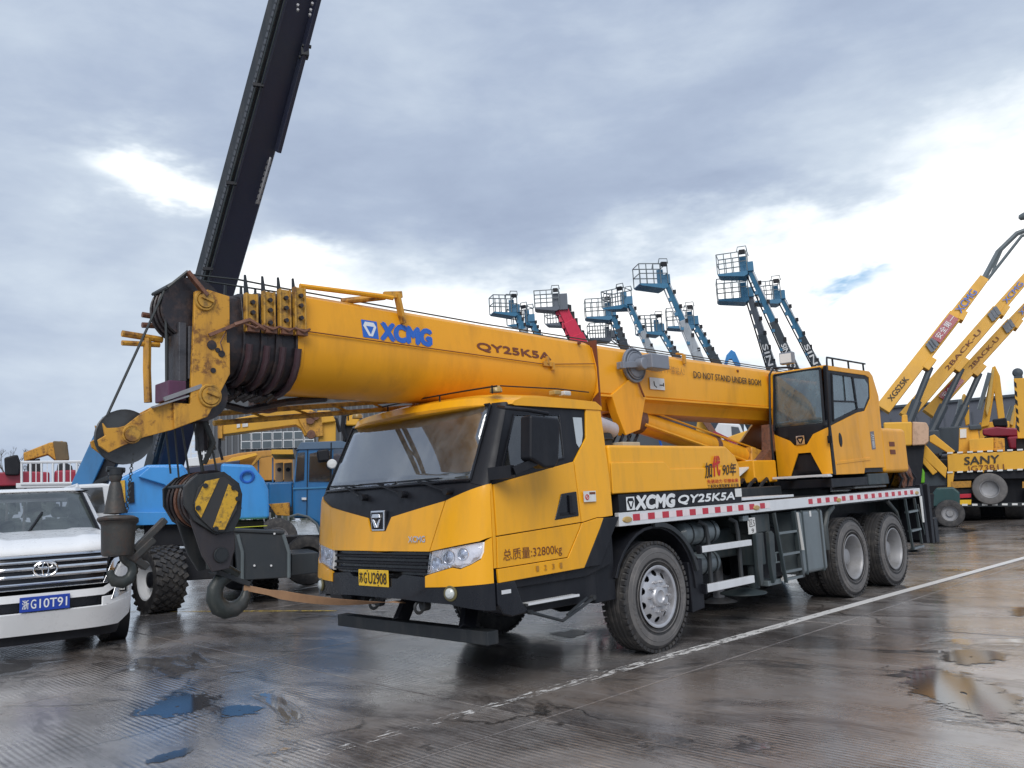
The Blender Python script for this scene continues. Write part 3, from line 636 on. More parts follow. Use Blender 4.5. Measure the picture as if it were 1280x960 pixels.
# items seen on top of the cover: exhaust elbow, hoses
pipe = [(.28, .45, 1.9), (.24, .45, 2.12), (.05, .45, 2.24), (-.2, .45, 2.26), (-.5, .42, 2.2)]
g = G(); g.tube(pipe, .09, 14); g.build('exhaust_pipe', mat('white_hose', (.42, .40, .44), .6, dirt=.5), T)
g = G(); g.lathe([(.10, 0), (.14, .02), (.15, .30), (.11, .33), (0, .33)], (-.35, .35, 1.95), n=20); g.torus((-.35, .35, 2.1), (0, 0, 1), .152, .012); g.build('air_cleaner', DS, T)
rnd = random.Random(2)
for i in range(7):
    x = -.1-.13*i; g = G(); g.tube([(x, .35+.06*(i % 3), 1.95), (x-.05, .4, 2.1+.04*(i % 2)), (x-.12, .38, 2.16), (x-.2, .2, 2.0)], .018, 6); g.build('hose', BK, T)
g = G(); g.bb(-.75, -.45, .3, .6, 1.95, 2.06); g.bb(-1.1, -.95, .2, .5, 1.95, 2.03); g.build('valve_block', mat('valve_buff', (.45, .40, .30), .6), T, bevel=.01)
# --- deck and side strip
g = G(); g.bb(-7.0, .50, -1.19, 1.19, 1.20, 1.30); dk = g.build('deck', DS, T, bevel=.005)
g = G(); g.prism([(-1.72, 1.336), (-6.95, 1.362), (-6.95, 1.34), (-1.72, 1.30)], 'y', -1.2, 1.21); g.build('deck_plate', DS, T, bevel=.004)
g = G(); g.prism([(.52, 1.208), (.52, 1.334), (-6.9, 1.345), (-6.9, 1.228)], 'y', 1.20, 1.252); stp = g.build('side_strip', AL, T, bevel=.004, seg=1)
g = G(); g.prism([(.52, 1.208), (.52, 1.334), (-6.9, 1.345), (-6.9, 1.228)], 'y', -1.20, -1.252); g.build('side_strip', AL, T, bevel=.004, seg=1)
rects = []
x = .26
while x > -6.7:
    if not (-3.25 < x < -2.30 or abs(x+1.95) < .08): rects.append(x)
    x -= .235
g = G(); g.bb(-.052, .052, 1.250, 1.2555, -.028, .034); rp = g.build('red_reflector', RD, stp); 
g = G(); g.bb(-.05, .05, 1.250, 1.2550, -.028, .034); wp_ = g.build('white_reflector', WR, stp)
def zst(x): return 1.277+(.52-x)*.0015
for i, x in enumerate(rects):
    for src, xx in ((rp, x), (wp_, x-.117)):
        o = src if i == 0 else src.copy()
        if i: COL.objects.link(o)
        o.location = (xx, 0, zst(xx))
for x in (.40, -1.95, -4.05, -6.75):
    g = G(); g.lathe([(.0, .014), (.04, .012), (.05, 0)], (0, 0, 0), (0, 1, 0), 18); o = g.build('side_marker', AMB, stp, loc=(x, 1.252, zst(x)-.012)); o.scale = (1.5, 1, .6)
g = G(); g.bb(-3.05, -1.75, .75, 1.15, 1.355, 1.385); g.build('deck_bar', AL, T, bevel=.004)
# frame rails
for s in (1, -1):
    g = G(); g.bb(-7.1, 2.0, s*.36, s*.50, .80, 1.18); g.build('frame_rail', CH, T, bevel=.01)
g = G(); g.bb(-3.5, -.9, -.9, .9, .72, 1.05); g.build('gearbox', CH, T, bevel=.03)
for x in (0, -4.325, -5.675):
    g = G(); g.cyl((x, -1.0, .5175), (x, 1.0, .5175), .09, n=16); g.lathe([(.08, -.3), (.2, -.12), (.22, 0), (.2, .12), (.08, .3)], (x, 0, .5175), (0, 1, 0), 18); g.build('axle', BK, T)
# --- wheels
D2 = .5175
def tyre_mesh(side):
    W_ = .28
    prof = [(.285, -W_*.42), (.30, -W_*.47), (.38, -W_*.52), (.46, -W_*.49), (.495, -W_*.43), (D2-.004, -W_*.34)]
    for c in (-.075, -.025, .025, .075):
        prof += [(D2, c-.018), (D2-.012, c-.012), (D2-.012, c+.0), (D2, c+.006)]
    prof += [(D2-.004, W_*.34), (.495, W_*.43), (.46, W_*.49), (.38, W_*.52), (.30, W_*.47), (.285, W_*.42)]
    g = G(); g.lathe(prof, (0, 0, 0), (0, 1, 0), 72)
    for i in range(54):
        a = 2*math.pi*i/54
        for s in (-1, 1):
            c = Vector((math.cos(a)*(D2-.012), s*.112, math.sin(a)*(D2-.012)))
            M = Matrix.Translation(c) @ Matrix.Rotation(-a, 4, 'Y') 
            vs = [M @ Vector((x*.014, y*.022, z*.020)) for x in (-1, 1) for y in (-1, 1) for z in (-1, 1)]
            g._add(vs, [(0, 1, 3, 2), (4, 6, 7, 5), (0, 4, 5, 1), (2, 3, 7, 6), (0, 2, 6, 4), (1, 5, 7, 3)])
    return g
def wheel(name, x, y, s, front_, first):
    wr = tyre_mesh(1).build(name, RB, T, loc=(x, y, D2), ang=50)
    g = G(); o_ = .1465*s
    g.lathe([(.36, .0), (.40, .004), (.455, -.004), (.462, -.02)], (0, o_-.0, 0), (0, s, 0), 64); g.torus((0, o_+.002*s, 0), (0, 1, 0), .415, .004, 64, 4); g.torus((0, o_+.002*s, 0), (0, 1, 0), .33, .005, 64, 4)
    for a0 in (2.5, 5.6):
        for i in range(6):
            a = a0+i*.13; g.box((math.cos(a)*.39, o_+.002*s, math.sin(a)*.39), (.035, .010, .018), ry=-a)
    g.build('sidewall', RBS, wr)
    if front_:
        g = G(); ax = (0, s, 0)
        g.lathe([(.285, .13), (.292, .145), (.28, .148), (.262, .14), (.255, .10), (.25, .02)], (0, 0, 0), ax, 48)
        # dished disc with ten round hand holes
        NA, prof = 160, [(.255, .085), (.235, .095), (.215, .108), (.20, .118), (.185, .126), (.172, .131), (.155, .135), (.10, .138)]
        P, nr = [], 6
        import itertools
        dense = []
        for (r0_, h0), (r1_, h1) in zip(prof, prof[1:]):
            for q in range(3): dense.append((r0_+(r1_-r0_)*q/3, h0+(h1-h0)*q/3))
        dense.append(prof[-1]); rings = []
        for r_, h_ in dense: rings.append([g.b.verts.new((math.cos(2*math.pi*k/NA)*r_, s*h_, math.sin(2*math.pi*k/NA)*r_)) for k in range(NA)])
        for i in range(len(rings)-1):
            rm = (dense[i][0]+dense[i+1][0])/2
            for k in range(NA):
                a = 2*math.pi*(k+.5)/NA; aa = (a % (2*math.pi/10))-math.pi/10
                if ((rm-.218)/.028)**2+((aa*.218)/.034)**2 < 1: continue
                g.b.faces.new((rings[i][k], rings[i][(k+1) % NA], rings[i+1][(k+1) % NA], rings[i+1][k]))
        rim = g.build('rim', SL, wr, ang=40)
        g = G(); g.lathe([(.105, .125), (.10, .15), (.088, .165), (.06, .17), (.052, .155), (.04, .15), (0, .15)], (0, 0, 0), ax, 28); g.build('hub', SL, wr)
        g = G(); g.lathe([(0, .06), (.25, .06)], (0, 0, 0), ax, 24); g.build('brake_drum', BK, wr)
        for i in range(10):
            a = 2*math.pi*i/10; c = Vector((math.cos(a)*.142, 0, math.sin(a)*.142))
            g = G(); g.cyl(c+Vector((0, s*.13, 0)), c+Vector((0, s*.165, 0)), .016, n=6); g.cyl(c+Vector((0, s*.16, 0)), c+Vector((0, s*.182, 0)), .009, n=8); g.build('wheel_nut', SL, wr)
    else:
        g = G(); ax = (0, s, 0)
        g.lathe([(.285, .13), (.292, .145), (.28, .148), (.268, .135), (.262, .12), (.25, .05), (.235, -.04), (.225, -.09), (.20, -.10), (.14, -.10), (.12, -.06), (.0, -.06)], (0, 0, 0), ax, 48); g.build('rim', SD, wr)  # rim and hub in darker dirty grey, partly standing in for recess shade
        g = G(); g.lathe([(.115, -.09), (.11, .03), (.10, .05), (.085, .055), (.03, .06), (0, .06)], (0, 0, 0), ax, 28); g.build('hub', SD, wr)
        for i in range(10):
            a = 2*math.pi*i/10; c = Vector((math.cos(a)*.165, 0, math.sin(a)*.165))
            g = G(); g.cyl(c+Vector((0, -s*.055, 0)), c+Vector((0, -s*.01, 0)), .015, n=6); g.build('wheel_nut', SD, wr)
wheel('wheel', 0, 1.105, 1, True, True); wheel('wheel', 0, -1.105, -1, True, True)
for x in (-4.325, -5.675):
    wheel('wheel', x, 1.105, 1, False, True); wheel('wheel', x, -1.105, -1, False, True)
    for s in (1, -1): tyre_mesh(1).build('inner_tyre', RB, T, loc=(x, s*.78, D2))
# arches
def arch(cx, r, a0, a1, y0, y1, name, m, th=.03):
    g = G(); k = 14; secs = []
    for i in range(k+1):
        a = a0+(a1-a0)*i/k; c, s_ = math.cos(a), math.sin(a)
        secs.append([(cx+c*r, y0, D2+s_*r), (cx+c*r, y1, D2+s_*r), (cx+c*(r+th), y1, D2+s_*(r+th)), (cx+c*(r+th), y0, D2+s_*(r+th))])
    g.loft(secs); return g.build(name, m, T, bevel=.005, seg=1)
for s in (1, -1):
    arch(-.04, .64, R(20), R(180), s*.80, s*1.22, 'mudguard', BK)
    o = arch(-.06, .65, R(165), R(88), s*1.19, s*1.245, 'mudguard_lip', DS, .05)
    g = G(); g.prism([(-.60, .78), (-.86, .80), (-.84, .30), (-.62, .28)], 'y', s*.85, s*1.2); g.build('mudflap', BK, T, bevel=.01)
    g = G(); g.bb(.55, .85, s*.5, s*1.18, .55, 1.28); g.build('arch_wall', BK, T, bevel=.01)
    g = G(); g.tube([(-3.68, s*1.2, .66), (-3.69, s*1.2, .95), (-3.78, s*1.2, 1.10), (-3.95, s*1.2, 1.19)], .04); g.build('rear_mudguard_lip', CH, T)
    g = G(); g.tube([(-5.72, s*1.2, 1.20), (-6.02, s*1.2, 1.02), (-6.17, s*1.2, .66)], .028); g.build('rear_mudguard_lip', CH, T)
    g = G(); g.bb(-6.3, -3.7, s*.35, s*.70, .85, 1.19); g.build('rear_arch_liner', BK, T, bevel=.02)
# --- side equipment between the axles (left side seen; right side mirrored simply)
for s in (1, -1):
    for z0, z1, xa, xb in ((.86, .925, -.80, -1.79), (.455, .535, -.84, -1.78)):
        g = G(); g.bb(xa, xb, s*1.20, s*1.25, z0, z1); gd = g.build('guard_rail', AL, T, bevel=.006)
        g = G(); g.bb(xa+.03, xa, s*1.195, s*1.252, z0-.01, z1+.01); g.build('rail_end', BK, gd, bevel=.004)
    for x in (-1.02, -1.62):
        g = G(); g.tube([(x+.1, s*1.14, 1.18), (x, s*1.17, 1.13), (x-.01, s*1.18, 1.0), (x, s*1.18, .46)], .024); g.build('rail_hanger', DS, T)
    for z, y, xa, xb in ((1.05, 1.0, -.70, -1.42), (.72, .98, -.8, -1.42), (1.05, .7, -.75, -1.5)):
        g = G(); r_ = .125; L_ = xa-xb
        g.lathe([(0, 0), (r_*.6, .01), (r_*.95, .05), (r_, .09), (r_, L_-.09), (r_*.95, L_-.05), (r_*.6, L_-.01), (0, L_)], (xa, s*y, z), (-1, 0, 0), 24); at_ = g.build('air_tank', TK, T)
        for f_ in (.22, .5, .8):
            g = G(); g.torus((xa-L_*f_, s*y, z), (1, 0, 0), r_+.004, .008, 24, 6); g.build('tank_band', DS, at_)
        g = G(); g.torus((xb+.05, s*y, z), (1, 0, 0), r_*.85, .012, 24, 6); g.build('tank_cap_ring', mat('brass', (.28, .27, .17), .5), at_)
    # outrigger box and its hinged plates
    g = G(); g.bb(-1.95, -2.35, s*.3, s*1.18, .98, 1.19); g.build('outrigger_beam', CH, T, bevel=.01)
    for x in (-1.93, -2.22):
        g = G(); g.prism([(x+.02, .98), (x-.05, .99), (x-.10, .95), (x-.06, .45), (x+.0, .40), (x+.03, .60)], 'y', s*1.19, s*1.24); g.build('outrigger_plate', CH, T, bevel=.006)
    g = G(); g.bb(-1.97, -2.15, s*.95, s*1.20, .62, .98); g.build('outrigger_leg', CH, T, bevel=.01)
    g = G(); g.cyl((-2.05, s*1.08, .36), (-2.05, s*1.08, .7), .06, n=16); g.lathe([(0, .05), (.08, .045), (.2, .015), (.26, 0), (.26, -.012), (0, -.012)], (-1.85, s*1.05, .335), n=28); g.build('outrigger_foot', CH, T)
    g = G(); g.bb(-1.82, -1.98, s*1.20, s*1.206, .98, 1.16); o = g.build('instruction_label', STK, T)
    if s > 0:
        text('label_lettering', '区5', (-1.84, 1.206, 1.06), (-1, 0, 0), (0, 0, 1), .12, .08, TXT, o, depth=.003); text('label_lettering', '9', (-1.88, 1.206, .99), (-1, 0, 0), (0, 0, 1), .05, .05, TXT, o, depth=.003)
    g = G(); g.bb(-1.72, -1.84, s*1.15, s*1.21, 1.13, 1.19); g.build('junction_box', TK, T, bevel=.006)
    # ladder between plates and tank
    ld = empty('ladder_dummy', (0, 0, 0), 0, None, None); bpy.data.objects.remove(ld)
    g = G(); g.bar((-2.36, s*1.235, 1.19), (-2.50, s*1.235, .38), .03, .04, (0, 1, 0)); g.bar((-2.84, s*1.235, 1.19), (-2.90, s*1.235, .40), .05, .05, (0, 1, 0)); lad = g.build('ladder', CH, T, bevel=.004)
    for z in (.95, .70, .50, .415):
        t = (1.19-z)/.80; g = G(); g.bar((-2.36-.14*t, s*1.235, z), (-2.84-.06*t, s*1.235, z-.0), .05, .028); g.build('rung', TK, lad, bevel=.003)
    g = G()
    for z in (.62, .73): g.tube([(-2.28, s*1.2, z), (-2.45, s*1.2, z)], .01, 6)
    g.tube([(-2.33, s*1.2, .62), (-2.33, s*1.2, .73)], .008, 6); g.tube([(-2.38, s*1.2, .62), (-2.38, s*1.2, .73)], .008, 6); g.build('small_step', TK, T)
    g = G(); g.bb(-2.16, -2.46, s*.9, s*1.2, .37, .43); g.build('outrigger_shoe', TK, T, bevel=.01)
    g = G(); g.bar((-2.86, s*1.262, 1.17), (-2.92, s*1.262, .72), .006, .045, (0, 1, 0)); lb = g.build('warning_label', STK, T)
    # fuel tank
    g = G(); g.bb(-2.93, -3.62, s*.78, s*1.235, .42, 1.185); tk = g.build('fuel_tank', TK, T, bevel=.05, seg=3)
    for x in (-3.05, -3.50):
        g = G(); g.bb(x-.025, x+.025, s*.77, s*1.246, .41, 1.192); g.build('tank_strap', CH, tk, bevel=.04, seg=3)
    g = G(); g.bb(-3.24, -3.28, s*1.233, s*1.238, 1.10, 1.17); g.build('tank_gauge', STK, tk)
    g = G(); g.bb(-2.5, -3.0, s*.5, s*.95, .40, 1.0); g.build('battery_box', BK, T, bevel=.02)
g = G(); g.cyl((-2.6, -.6, .45), (-2.6, .2, .45), .06, n=12); g.bb(-1.6, -1.9, -.6, .6, .42, .62); g.build('drive_shaft_guard', BK, T)
for y, x in ((-.55, -3.0), (.25, -2.6)):
    g = G(); g.cyl((x, y, .12), (x, y, .6), .07, n=14); g.lathe([(0, .06), (.1, .05), (.22, .0), (0, 0)], (x, y, .10), n=24); g.build('float_pad', SD, T)
# rear end
for s in (1, -1):
    g = G(); g.prism([(-6.92, 1.40), (-7.02, 1.40), (-7.06, .50), (-6.94, .50)], 'y', s*1.17, s*1.25); g.prism([(-7.22, 1.40), (-7.32, 1.40), (-7.28, .48), (-7.18, .48)], 'y', s*1.17, s*1.25); g.bb(-6.95, -7.28, s*.9, s*1.20, .55, 1.38); g.build('rear_post', BK, T, bevel=.006)
    g = G(); g.prism([(-6.86, 1.22), (-6.94, 1.22), (-6.92, .82), (-6.87, .82)], 'y', s*1.245, s*1.256); g.build('rear_label', STK, T)
    g = G(); g.bar((-5.99+-.33, s*1.23, 1.2), (-6.40, s*1.23, .44), .03, .035, (0, 1, 0)); g.bar((-6.68, s*1.23, 1.2), (-6.78, s*1.23, .50), .03, .035, (0, 1, 0)); g.tube([(-6.8, s*1.23, 1.1), (-6.98, s*1.23, .52)], .012); lad = g.build('rear_ladder', CH, T, bevel=.003)
    for z in (1.0, .72, .46):
        t = (1.2-z)/.76; g = G(); g.bar((-6.32-.08*t, s*1.23, z), (-6.68-.1*t, s*1.23, z+.01), .07, .03); g.build('rung', TK, lad, bevel=.003)
    g = G(); g.lathe([(0, .03), (.1, .02), (.16, 0), (0, 0)], (-6.6, s*1.1, .40), n=20); g.build('rear_float', DS, T)
    g = G(); g.bb(-7.33, -7.48, s*.8, s*1.25, .48, .86); rl = g.build('tail_lamp_box', BK, T, bevel=.008)
g = G(); g.bb(-7.0, -7.25, -1.15, 1.15, .85, 1.35); g.build('rear_crossmember', CH, T, bevel=.02)
g = G(); g.cyl((-7.05, .2, 1.52), (-7.05, 1.0, 1.52), .16, n=20); wn_ = g.build('winch_drum', YW, T)
for y in (.2, 1.0, .6):
    g = G(); g.cyl((-7.05, y-.02, 1.52), (-7.05, y+.02, 1.52), .24, n=24); g.build('winch_flange', RUST, wn_)
rr = random.Random(8)
for i in range(5):
    g = G(); x = -6.75-.14*i; g.tube([(x, 1.0, 1.36), (x-.03, 1.05, 1.5), (x+.05, 1.0, 1.66), (x-.08, .9, 1.55), (x-.1, .8, 1.37)], .018, 6); g.build('hydraulic_hose', RUST if i % 2 else BK, T)
# --- superstructure: turntable, operator cab, counterweight
g = G(); g.lathe([(.75, 0), (.75, .12), (.62, .13), (.60, .26), (0, .26)], (-4.75, 0, 1.34), n=40); g.build('slewing_ring', BK, T)
g = G(); g.bb(-3.95, -6.9, -1.05, .42, 1.50, 1.66); g.bb(-4.1, -6.0, .42, 1.16, 1.44, 1.56); g.build('slewing_frame', BK, T, bevel=.01)
for y in (-.42, .40):
    g = G(); g.prism([(-3.9, 1.62), (-6.6, 1.62), (-6.6, 2.3), (-6.1, 2.95), (-5.7, 2.95), (-4.6, 2.2), (-3.95, 1.95)], 'y', y-.02, y+.02); g.build('boom_cheek', YB, T, bevel=.006)
g = G(); g.prism([(-3.55, 1.80), (-3.85, 1.62), (-4.1, 1.62), (-4.1, 2.35), (-3.95, 2.35), (-3.9, 2.0)], 'y', .30, .42); g.build('cheek_bracket', RUST, T, bevel=.006)
g = G(); g.bb(-6.0, -6.95, -1.15, 1.12, 1.60, 2.28); cw = g.build('engine_hood', YB, T, bevel=.06, seg=3)
for z in (2.0, 1.88): 
    g = G(); g.bb(-6.25, -6.45, 1.118, 1.126, z, z+.07); g.build('hood_vent', BRT, cw)
g = G(); g.bb(-5.25, -5.95, .5, 1.17, 1.44, 1.60); g.build('step_box', CH, T, bevel=.01)
g = G()
g.prism([(-4.9, 1.40), (-5.98, 1.395), (-5.98, 1.43), (-4.9, 1.43)], 'y', .78, 1.12); g.bb(-4.95, -5.9, .8, 1.1, 1.43, 1.53); g.build('rolled_mat', mat('grey_roll', (.34, .34, .33), .6, dirt=.7, dirtc=(.12, .12, .12)), T, bevel=.04, seg=3)
# operator cab; its left side stands at y 1.2, its front at x -4.1
S_ = [(-4.09, 1.60), (-5.80, 1.60), (-5.86, 2.74), (-5.70, 3.06), (-5.62, 3.10), (-4.22, 3.09), (-4.10, 2.28)]
g = G(); g.prism([(-4.12, 1.62), (-5.78, 1.62), (-5.82, 2.30), (-4.14, 2.30)], 'y', .40, 1.17); g.build('operator_cab_floor', BK, T)
g = G(); g.prism([(-5.70, 2.25), (-5.84, 2.25), (-5.84, 2.74), (-5.72, 3.02), (-5.62, 3.04)], 'y', .40, 1.18); g.build('operator_cab_back', YB, T)
g = G(); g.bb(-4.24, -5.68, .40, 1.19, 3.04, 3.10); g.build('operator_cab_roof', YB, T, bevel=.03, seg=3)
g = G(); g.bb(-4.12, -4.2, .38, .44, 1.62, 3.08); g.bb(-5.6, -5.75, .38, .44, 1.62, 3.06); g.bb(-4.12, -5.75, .38, .44, 1.62, 2.2); g.build('operator_cab_inner_side', YB, T)
# door panel and rear quarter
fr_ = [(-4.13, 2.247), (-5.02, 2.46), (-5.05, 1.604), (-4.12, 1.604)]
dp = spanel('operator_door', fr_, YB, T, 1, 1.18, 1.205)
spanel('operator_cab_side', [(-5.06, 1.604), (-5.03, 2.462), (-5.31, 2.448+.05), (-5.56, 2.70), (-5.60, 3.0), (-5.46, 3.03), (-4.28, 3.02), (-4.25, 3.085), (-5.62, 3.10), (-5.72, 3.04), (-5.86, 2.74), (-5.79, 1.68), (-5.1, 1.68)], YB, T, 1, 1.18, 1.202, bevel=.006)
g = G(); g.prism([(-4.09, 1.604), (-4.17, 1.604), (-4.16, 2.25), (-4.26, 3.08), (-4.20, 3.08), (-4.10, 2.25)], 'y', 1.16, 1.21); g.build('operator_cab_pillar', BK, T, bevel=.01)
sw = spanel('operator_window_surround', [(-4.15, 2.245), (-4.25, 3.03), (-5.48, 3.035), (-5.61, 2.98), (-5.55, 2.68), (-5.30, 2.47), (-5.02, 2.45)], BK, T, 1, 1.165, 1.192)
spanel('operator_side_window', [(-4.28, 2.34), (-4.38, 2.97), (-4.98, 2.97), (-5.02, 2.52)], GO, sw, 1, 1.1925, 1.1955, bevel=0)
spanel('operator_rear_window', [(-5.10, 2.53), (-5.07, 2.96), (-5.44, 2.97), (-5.53, 2.90), (-5.50, 2.72), (-5.30, 2.54)], GO, sw, 1, 1.1925, 1.1955, bevel=0)
g = G(); P3 = [(x, 1.198, z) for x, z in ((-4.27, 2.33), (-4.37, 2.98), (-5.0, 2.98), (-5.04, 2.50))]; g.tube(P3+[P3[0]], .012, 6); g.tube([(-4.32, 1.2, 2.60), (-5.03, 1.2, 2.62)], .012, 6); g.tube([(-4.70, 1.2, 2.6), (-4.72, 1.2, 2.97)], .010, 6); g.build('window_frame', BK, sw)
g = G(); g.lathe([(0, .012), (.04, .010), (.05, 0)], (0, 0, 0), (0, 1, 0), 20); o = g.build('door_pull', BK, dp, loc=(-4.40, 1.205, 2.07)); o.scale = (1, 1, 2.0)
spanel('cab_notice', [(-5.40, 1.94), (-5.40, 2.20), (-5.53, 2.21), (-5.53, 1.95)], mat('notice_grey', (.16, .15, .17), .5), T, 1, 1.201, 1.206, bevel=0)
text('notice_lettering', '注\n意', (-5.415, 1.206, 1.97), (-1, 0, 0), (0, 0, 1), .095, .20, TW, bpy.data.objects['cab_notice'], depth=.003)
g = G(); g.prism([(-4.2, 1.78), (-5.3, 1.83), (-5.3, 1.79), (-4.2, 1.74)], 'y', 1.2, 1.212); g.build('crease_rib', YB, dp, bevel=.004)
# front of operator cab
def xfo(y, z): return -4.10+.06*math.sqrt(max(0, 1-abs((y-.80)/.42)**4))+(-(z-2.2)*.12 if z > 2.2 else 0)
fo = lambda pts: [(y, z) for y, z in pts]
low = fpanel('operator_cab_front', [(.40, 1.62), (.62, 1.62), (.76, 1.92), (.94, 1.92), (1.07, 1.62), (1.20, 1.62), (1.20, 2.235), (1.0, 2.16), (.90, 2.03), (.72, 2.03), (.66, 2.10), (.40, 2.22)], YB, T, xf=xfo, bevel=.004)
fpanel('front_recess', [(.60, 1.60), (1.09, 1.60), (.95, 1.94), (.75, 1.94)], BK, T, xf=lambda y, z: xfo(y, z)-.03, bevel=0)
fpanel('front_cowl', [(.40, 2.20), (.66, 2.08), (.72, 2.0), (.92, 2.0), (1.0, 2.14), (1.20, 2.21), (1.20, 2.34), (.40, 2.34)], BK, T, xf=lambda y, z: xfo(y, z)-.006, bevel=0)
fpanel('operator_windshield', [(.43, 2.30), (1.15, 2.30), (1.13, 3.04), (.46, 3.04)], GO, T, xf=lambda y, z: xfo(y, z)-.002, thick=.006, bevel=0)
g = G()
for a, b in (((.43, 2.26), (.46, 3.05)), ((1.16, 2.26), (1.14, 3.05)), ((.46, 3.05), (1.14, 3.05))):
    g.tube([(xfo(*a)+.004, *a), (xfo(*b)+.004, *b)], .016, 6)
g.build('windshield_frame', BK, T)
emblem(low, (xfo(.82, 2.08)+.0, .76, 2.035), (0, 1, 0), (0, 0, 1), .12, CR, BK, CR, .016, name='cab_emblem')
g = G(); g.bar((-4.08, .72, 2.28), (-4.10, .60, 2.55), .015, .012); g.bar((-4.07, .85, 2.26), (-4.12, .60, 2.62), .012, .012); g.build('operator_wiper', BK, T)
g = G(); g.bb(-4.7, -5.2, .55, 1.0, 2.25, 2.42); g.bar((-5.1, .78, 2.35), (-5.25, .78, 2.95), .42, .12, (0, 1, 0)); g.build('operator_seat', DS, T, bevel=.04)
g = G(); g.box((-4.3, .6, 2.5), (.05, .14, .1)); g.build('monitor', BK, T, bevel=.01)
# step bar and hand rails
g = G(); g.bb(-3.72, -3.80, .52, 1.30, 1.585, 1.615); g.bb(-3.8, -4.1, .6, .68, 1.58, 1.61); g.bb(-3.8, -4.1, 1.1, 1.18, 1.58, 1.61); g.build('cab_step', AL, T, bevel=.004)
g = G(); g.tube([(-4.02, 1.22, 2.05), (-4.02, 1.26, 2.3), (-4.14, 1.25, 3.12), (-4.22, 1.22, 3.19), (-5.50, 1.20, 3.20)], .013, 8)
for x in (-4.45, -4.95, -5.45): g.cyl((x, 1.19, 3.09), (x, 1.19, 3.20), .014, n=8)
g.build('roof_hand_rail', BK, T)
g = G(); g.tube([(-3.95, .44, 1.66), (-3.98, .42, 2.3), (-4.10, .42, 3.06), (-4.2, .44, 3.16), (-4.32, .62, 3.15), (-4.5, .7, 3.12)], .016, 8); g.build('front_hand_rail', BK, T)
g = G(); g.prism([(-4.05, 2.02), (-4.05, 2.12), (-4.02, 2.12), (-4.02, 2.02)], 'y', 1.20, 1.26); g.build('rail_bracket', BK, T, bevel=.004)
sl = atd(984, 448, (Vector((-4.5, .6, 3.2))-CAM).dot(fwd))
g = G(); g.box(sl, (.10, .20, .17), rz=.2); g.cyl(sl-Vector((0, 0, .09)), (sl.x-.02, sl.y, 3.08), .012); lp = g.build('work_lamp', GRY, T, bevel=.02)
g = G(); g.box(sl+Vector((.052, 0, 0)), (.006, .16, .13), rz=.2); g.build('lamp_glass', STK, lp)
# --- boom
def bsec(x, k=1.0, rear=False, dz=0):
    zc = 2.86+dz
    if rear: pts = [(.0, 3.185), (.26, 3.175), (.34, 3.12), (.385, 2.90), (.385, 2.62), (.30, 2.56), (.24, 2.44), (0, 2.42)]
    else: pts = [(.0, 3.27), (.26, 3.262), (.33, 3.22), (.385, 2.91), (.383, 2.78), (.355, 2.66), (.30, 2.57), (.21, 2.50), (.1, 2.466), (0, 2.46)]
    pts = [(y*k, zc+(z-2.86)*k) for y, z in pts]
    full = pts+[(-y, z) for y, z in pts[::-1] if y > 1e-6]
    return [(x, y, z) for y, z in full]
BX0 = 3.30
def slope(x, s): return [(a, b, c-(.075*(BX0-x)/3.65 if c > 3.0 else (.072*(BX0-x)/3.65 if c > 2.85 else .02*(BX0-x)/3.65))) for a, b, c in s]
g = G(); g.loft([slope(x, bsec(x)) for x in (BX0, 2.4, 1.2, 0, -.33)]); bm_ = g.build('boom_base_section', YB, T, bevel=.006, ang=28)
g = G(); g.loft([bsec(-.34, 1.012, True), bsec(-2.5, 1.0, True, -.008), bsec(-4.2, 1.0, True, -.012), bsec(-5.9, 1.0, True, -.012)]); br = g.build('boom_rear_section', YB, T, bevel=.006, ang=28)
g = G(); g.prism([(-.34, 3.2), (-.36, 3.2), (-.37, 2.46), (-.35, 2.46)], 'y', -.395, .40); g.build('section_seam', BRT, br)
for s in (1, -1):
    g = G(); g.prism([(-.37, 2.60), (-5.8, 2.60), (-5.8, 2.575), (-.37, 2.575)], 'y', s*.37, s*.405); g.build('boom_flange', YB, br, bevel=.004)
# lifting cylinder saddle under the boom
for s in (1, -1):
    g = G(); g.prism([(-.55, 2.60), (-.62, 2.40), (-.75, 2.15), (-1.02, 2.22), (-1.18, 2.62), (-1.12, 2.86), (-1.0, 2.86)], 'y', s*.30, s*.41); g.build('cylinder_saddle', YB, br, bevel=.008)
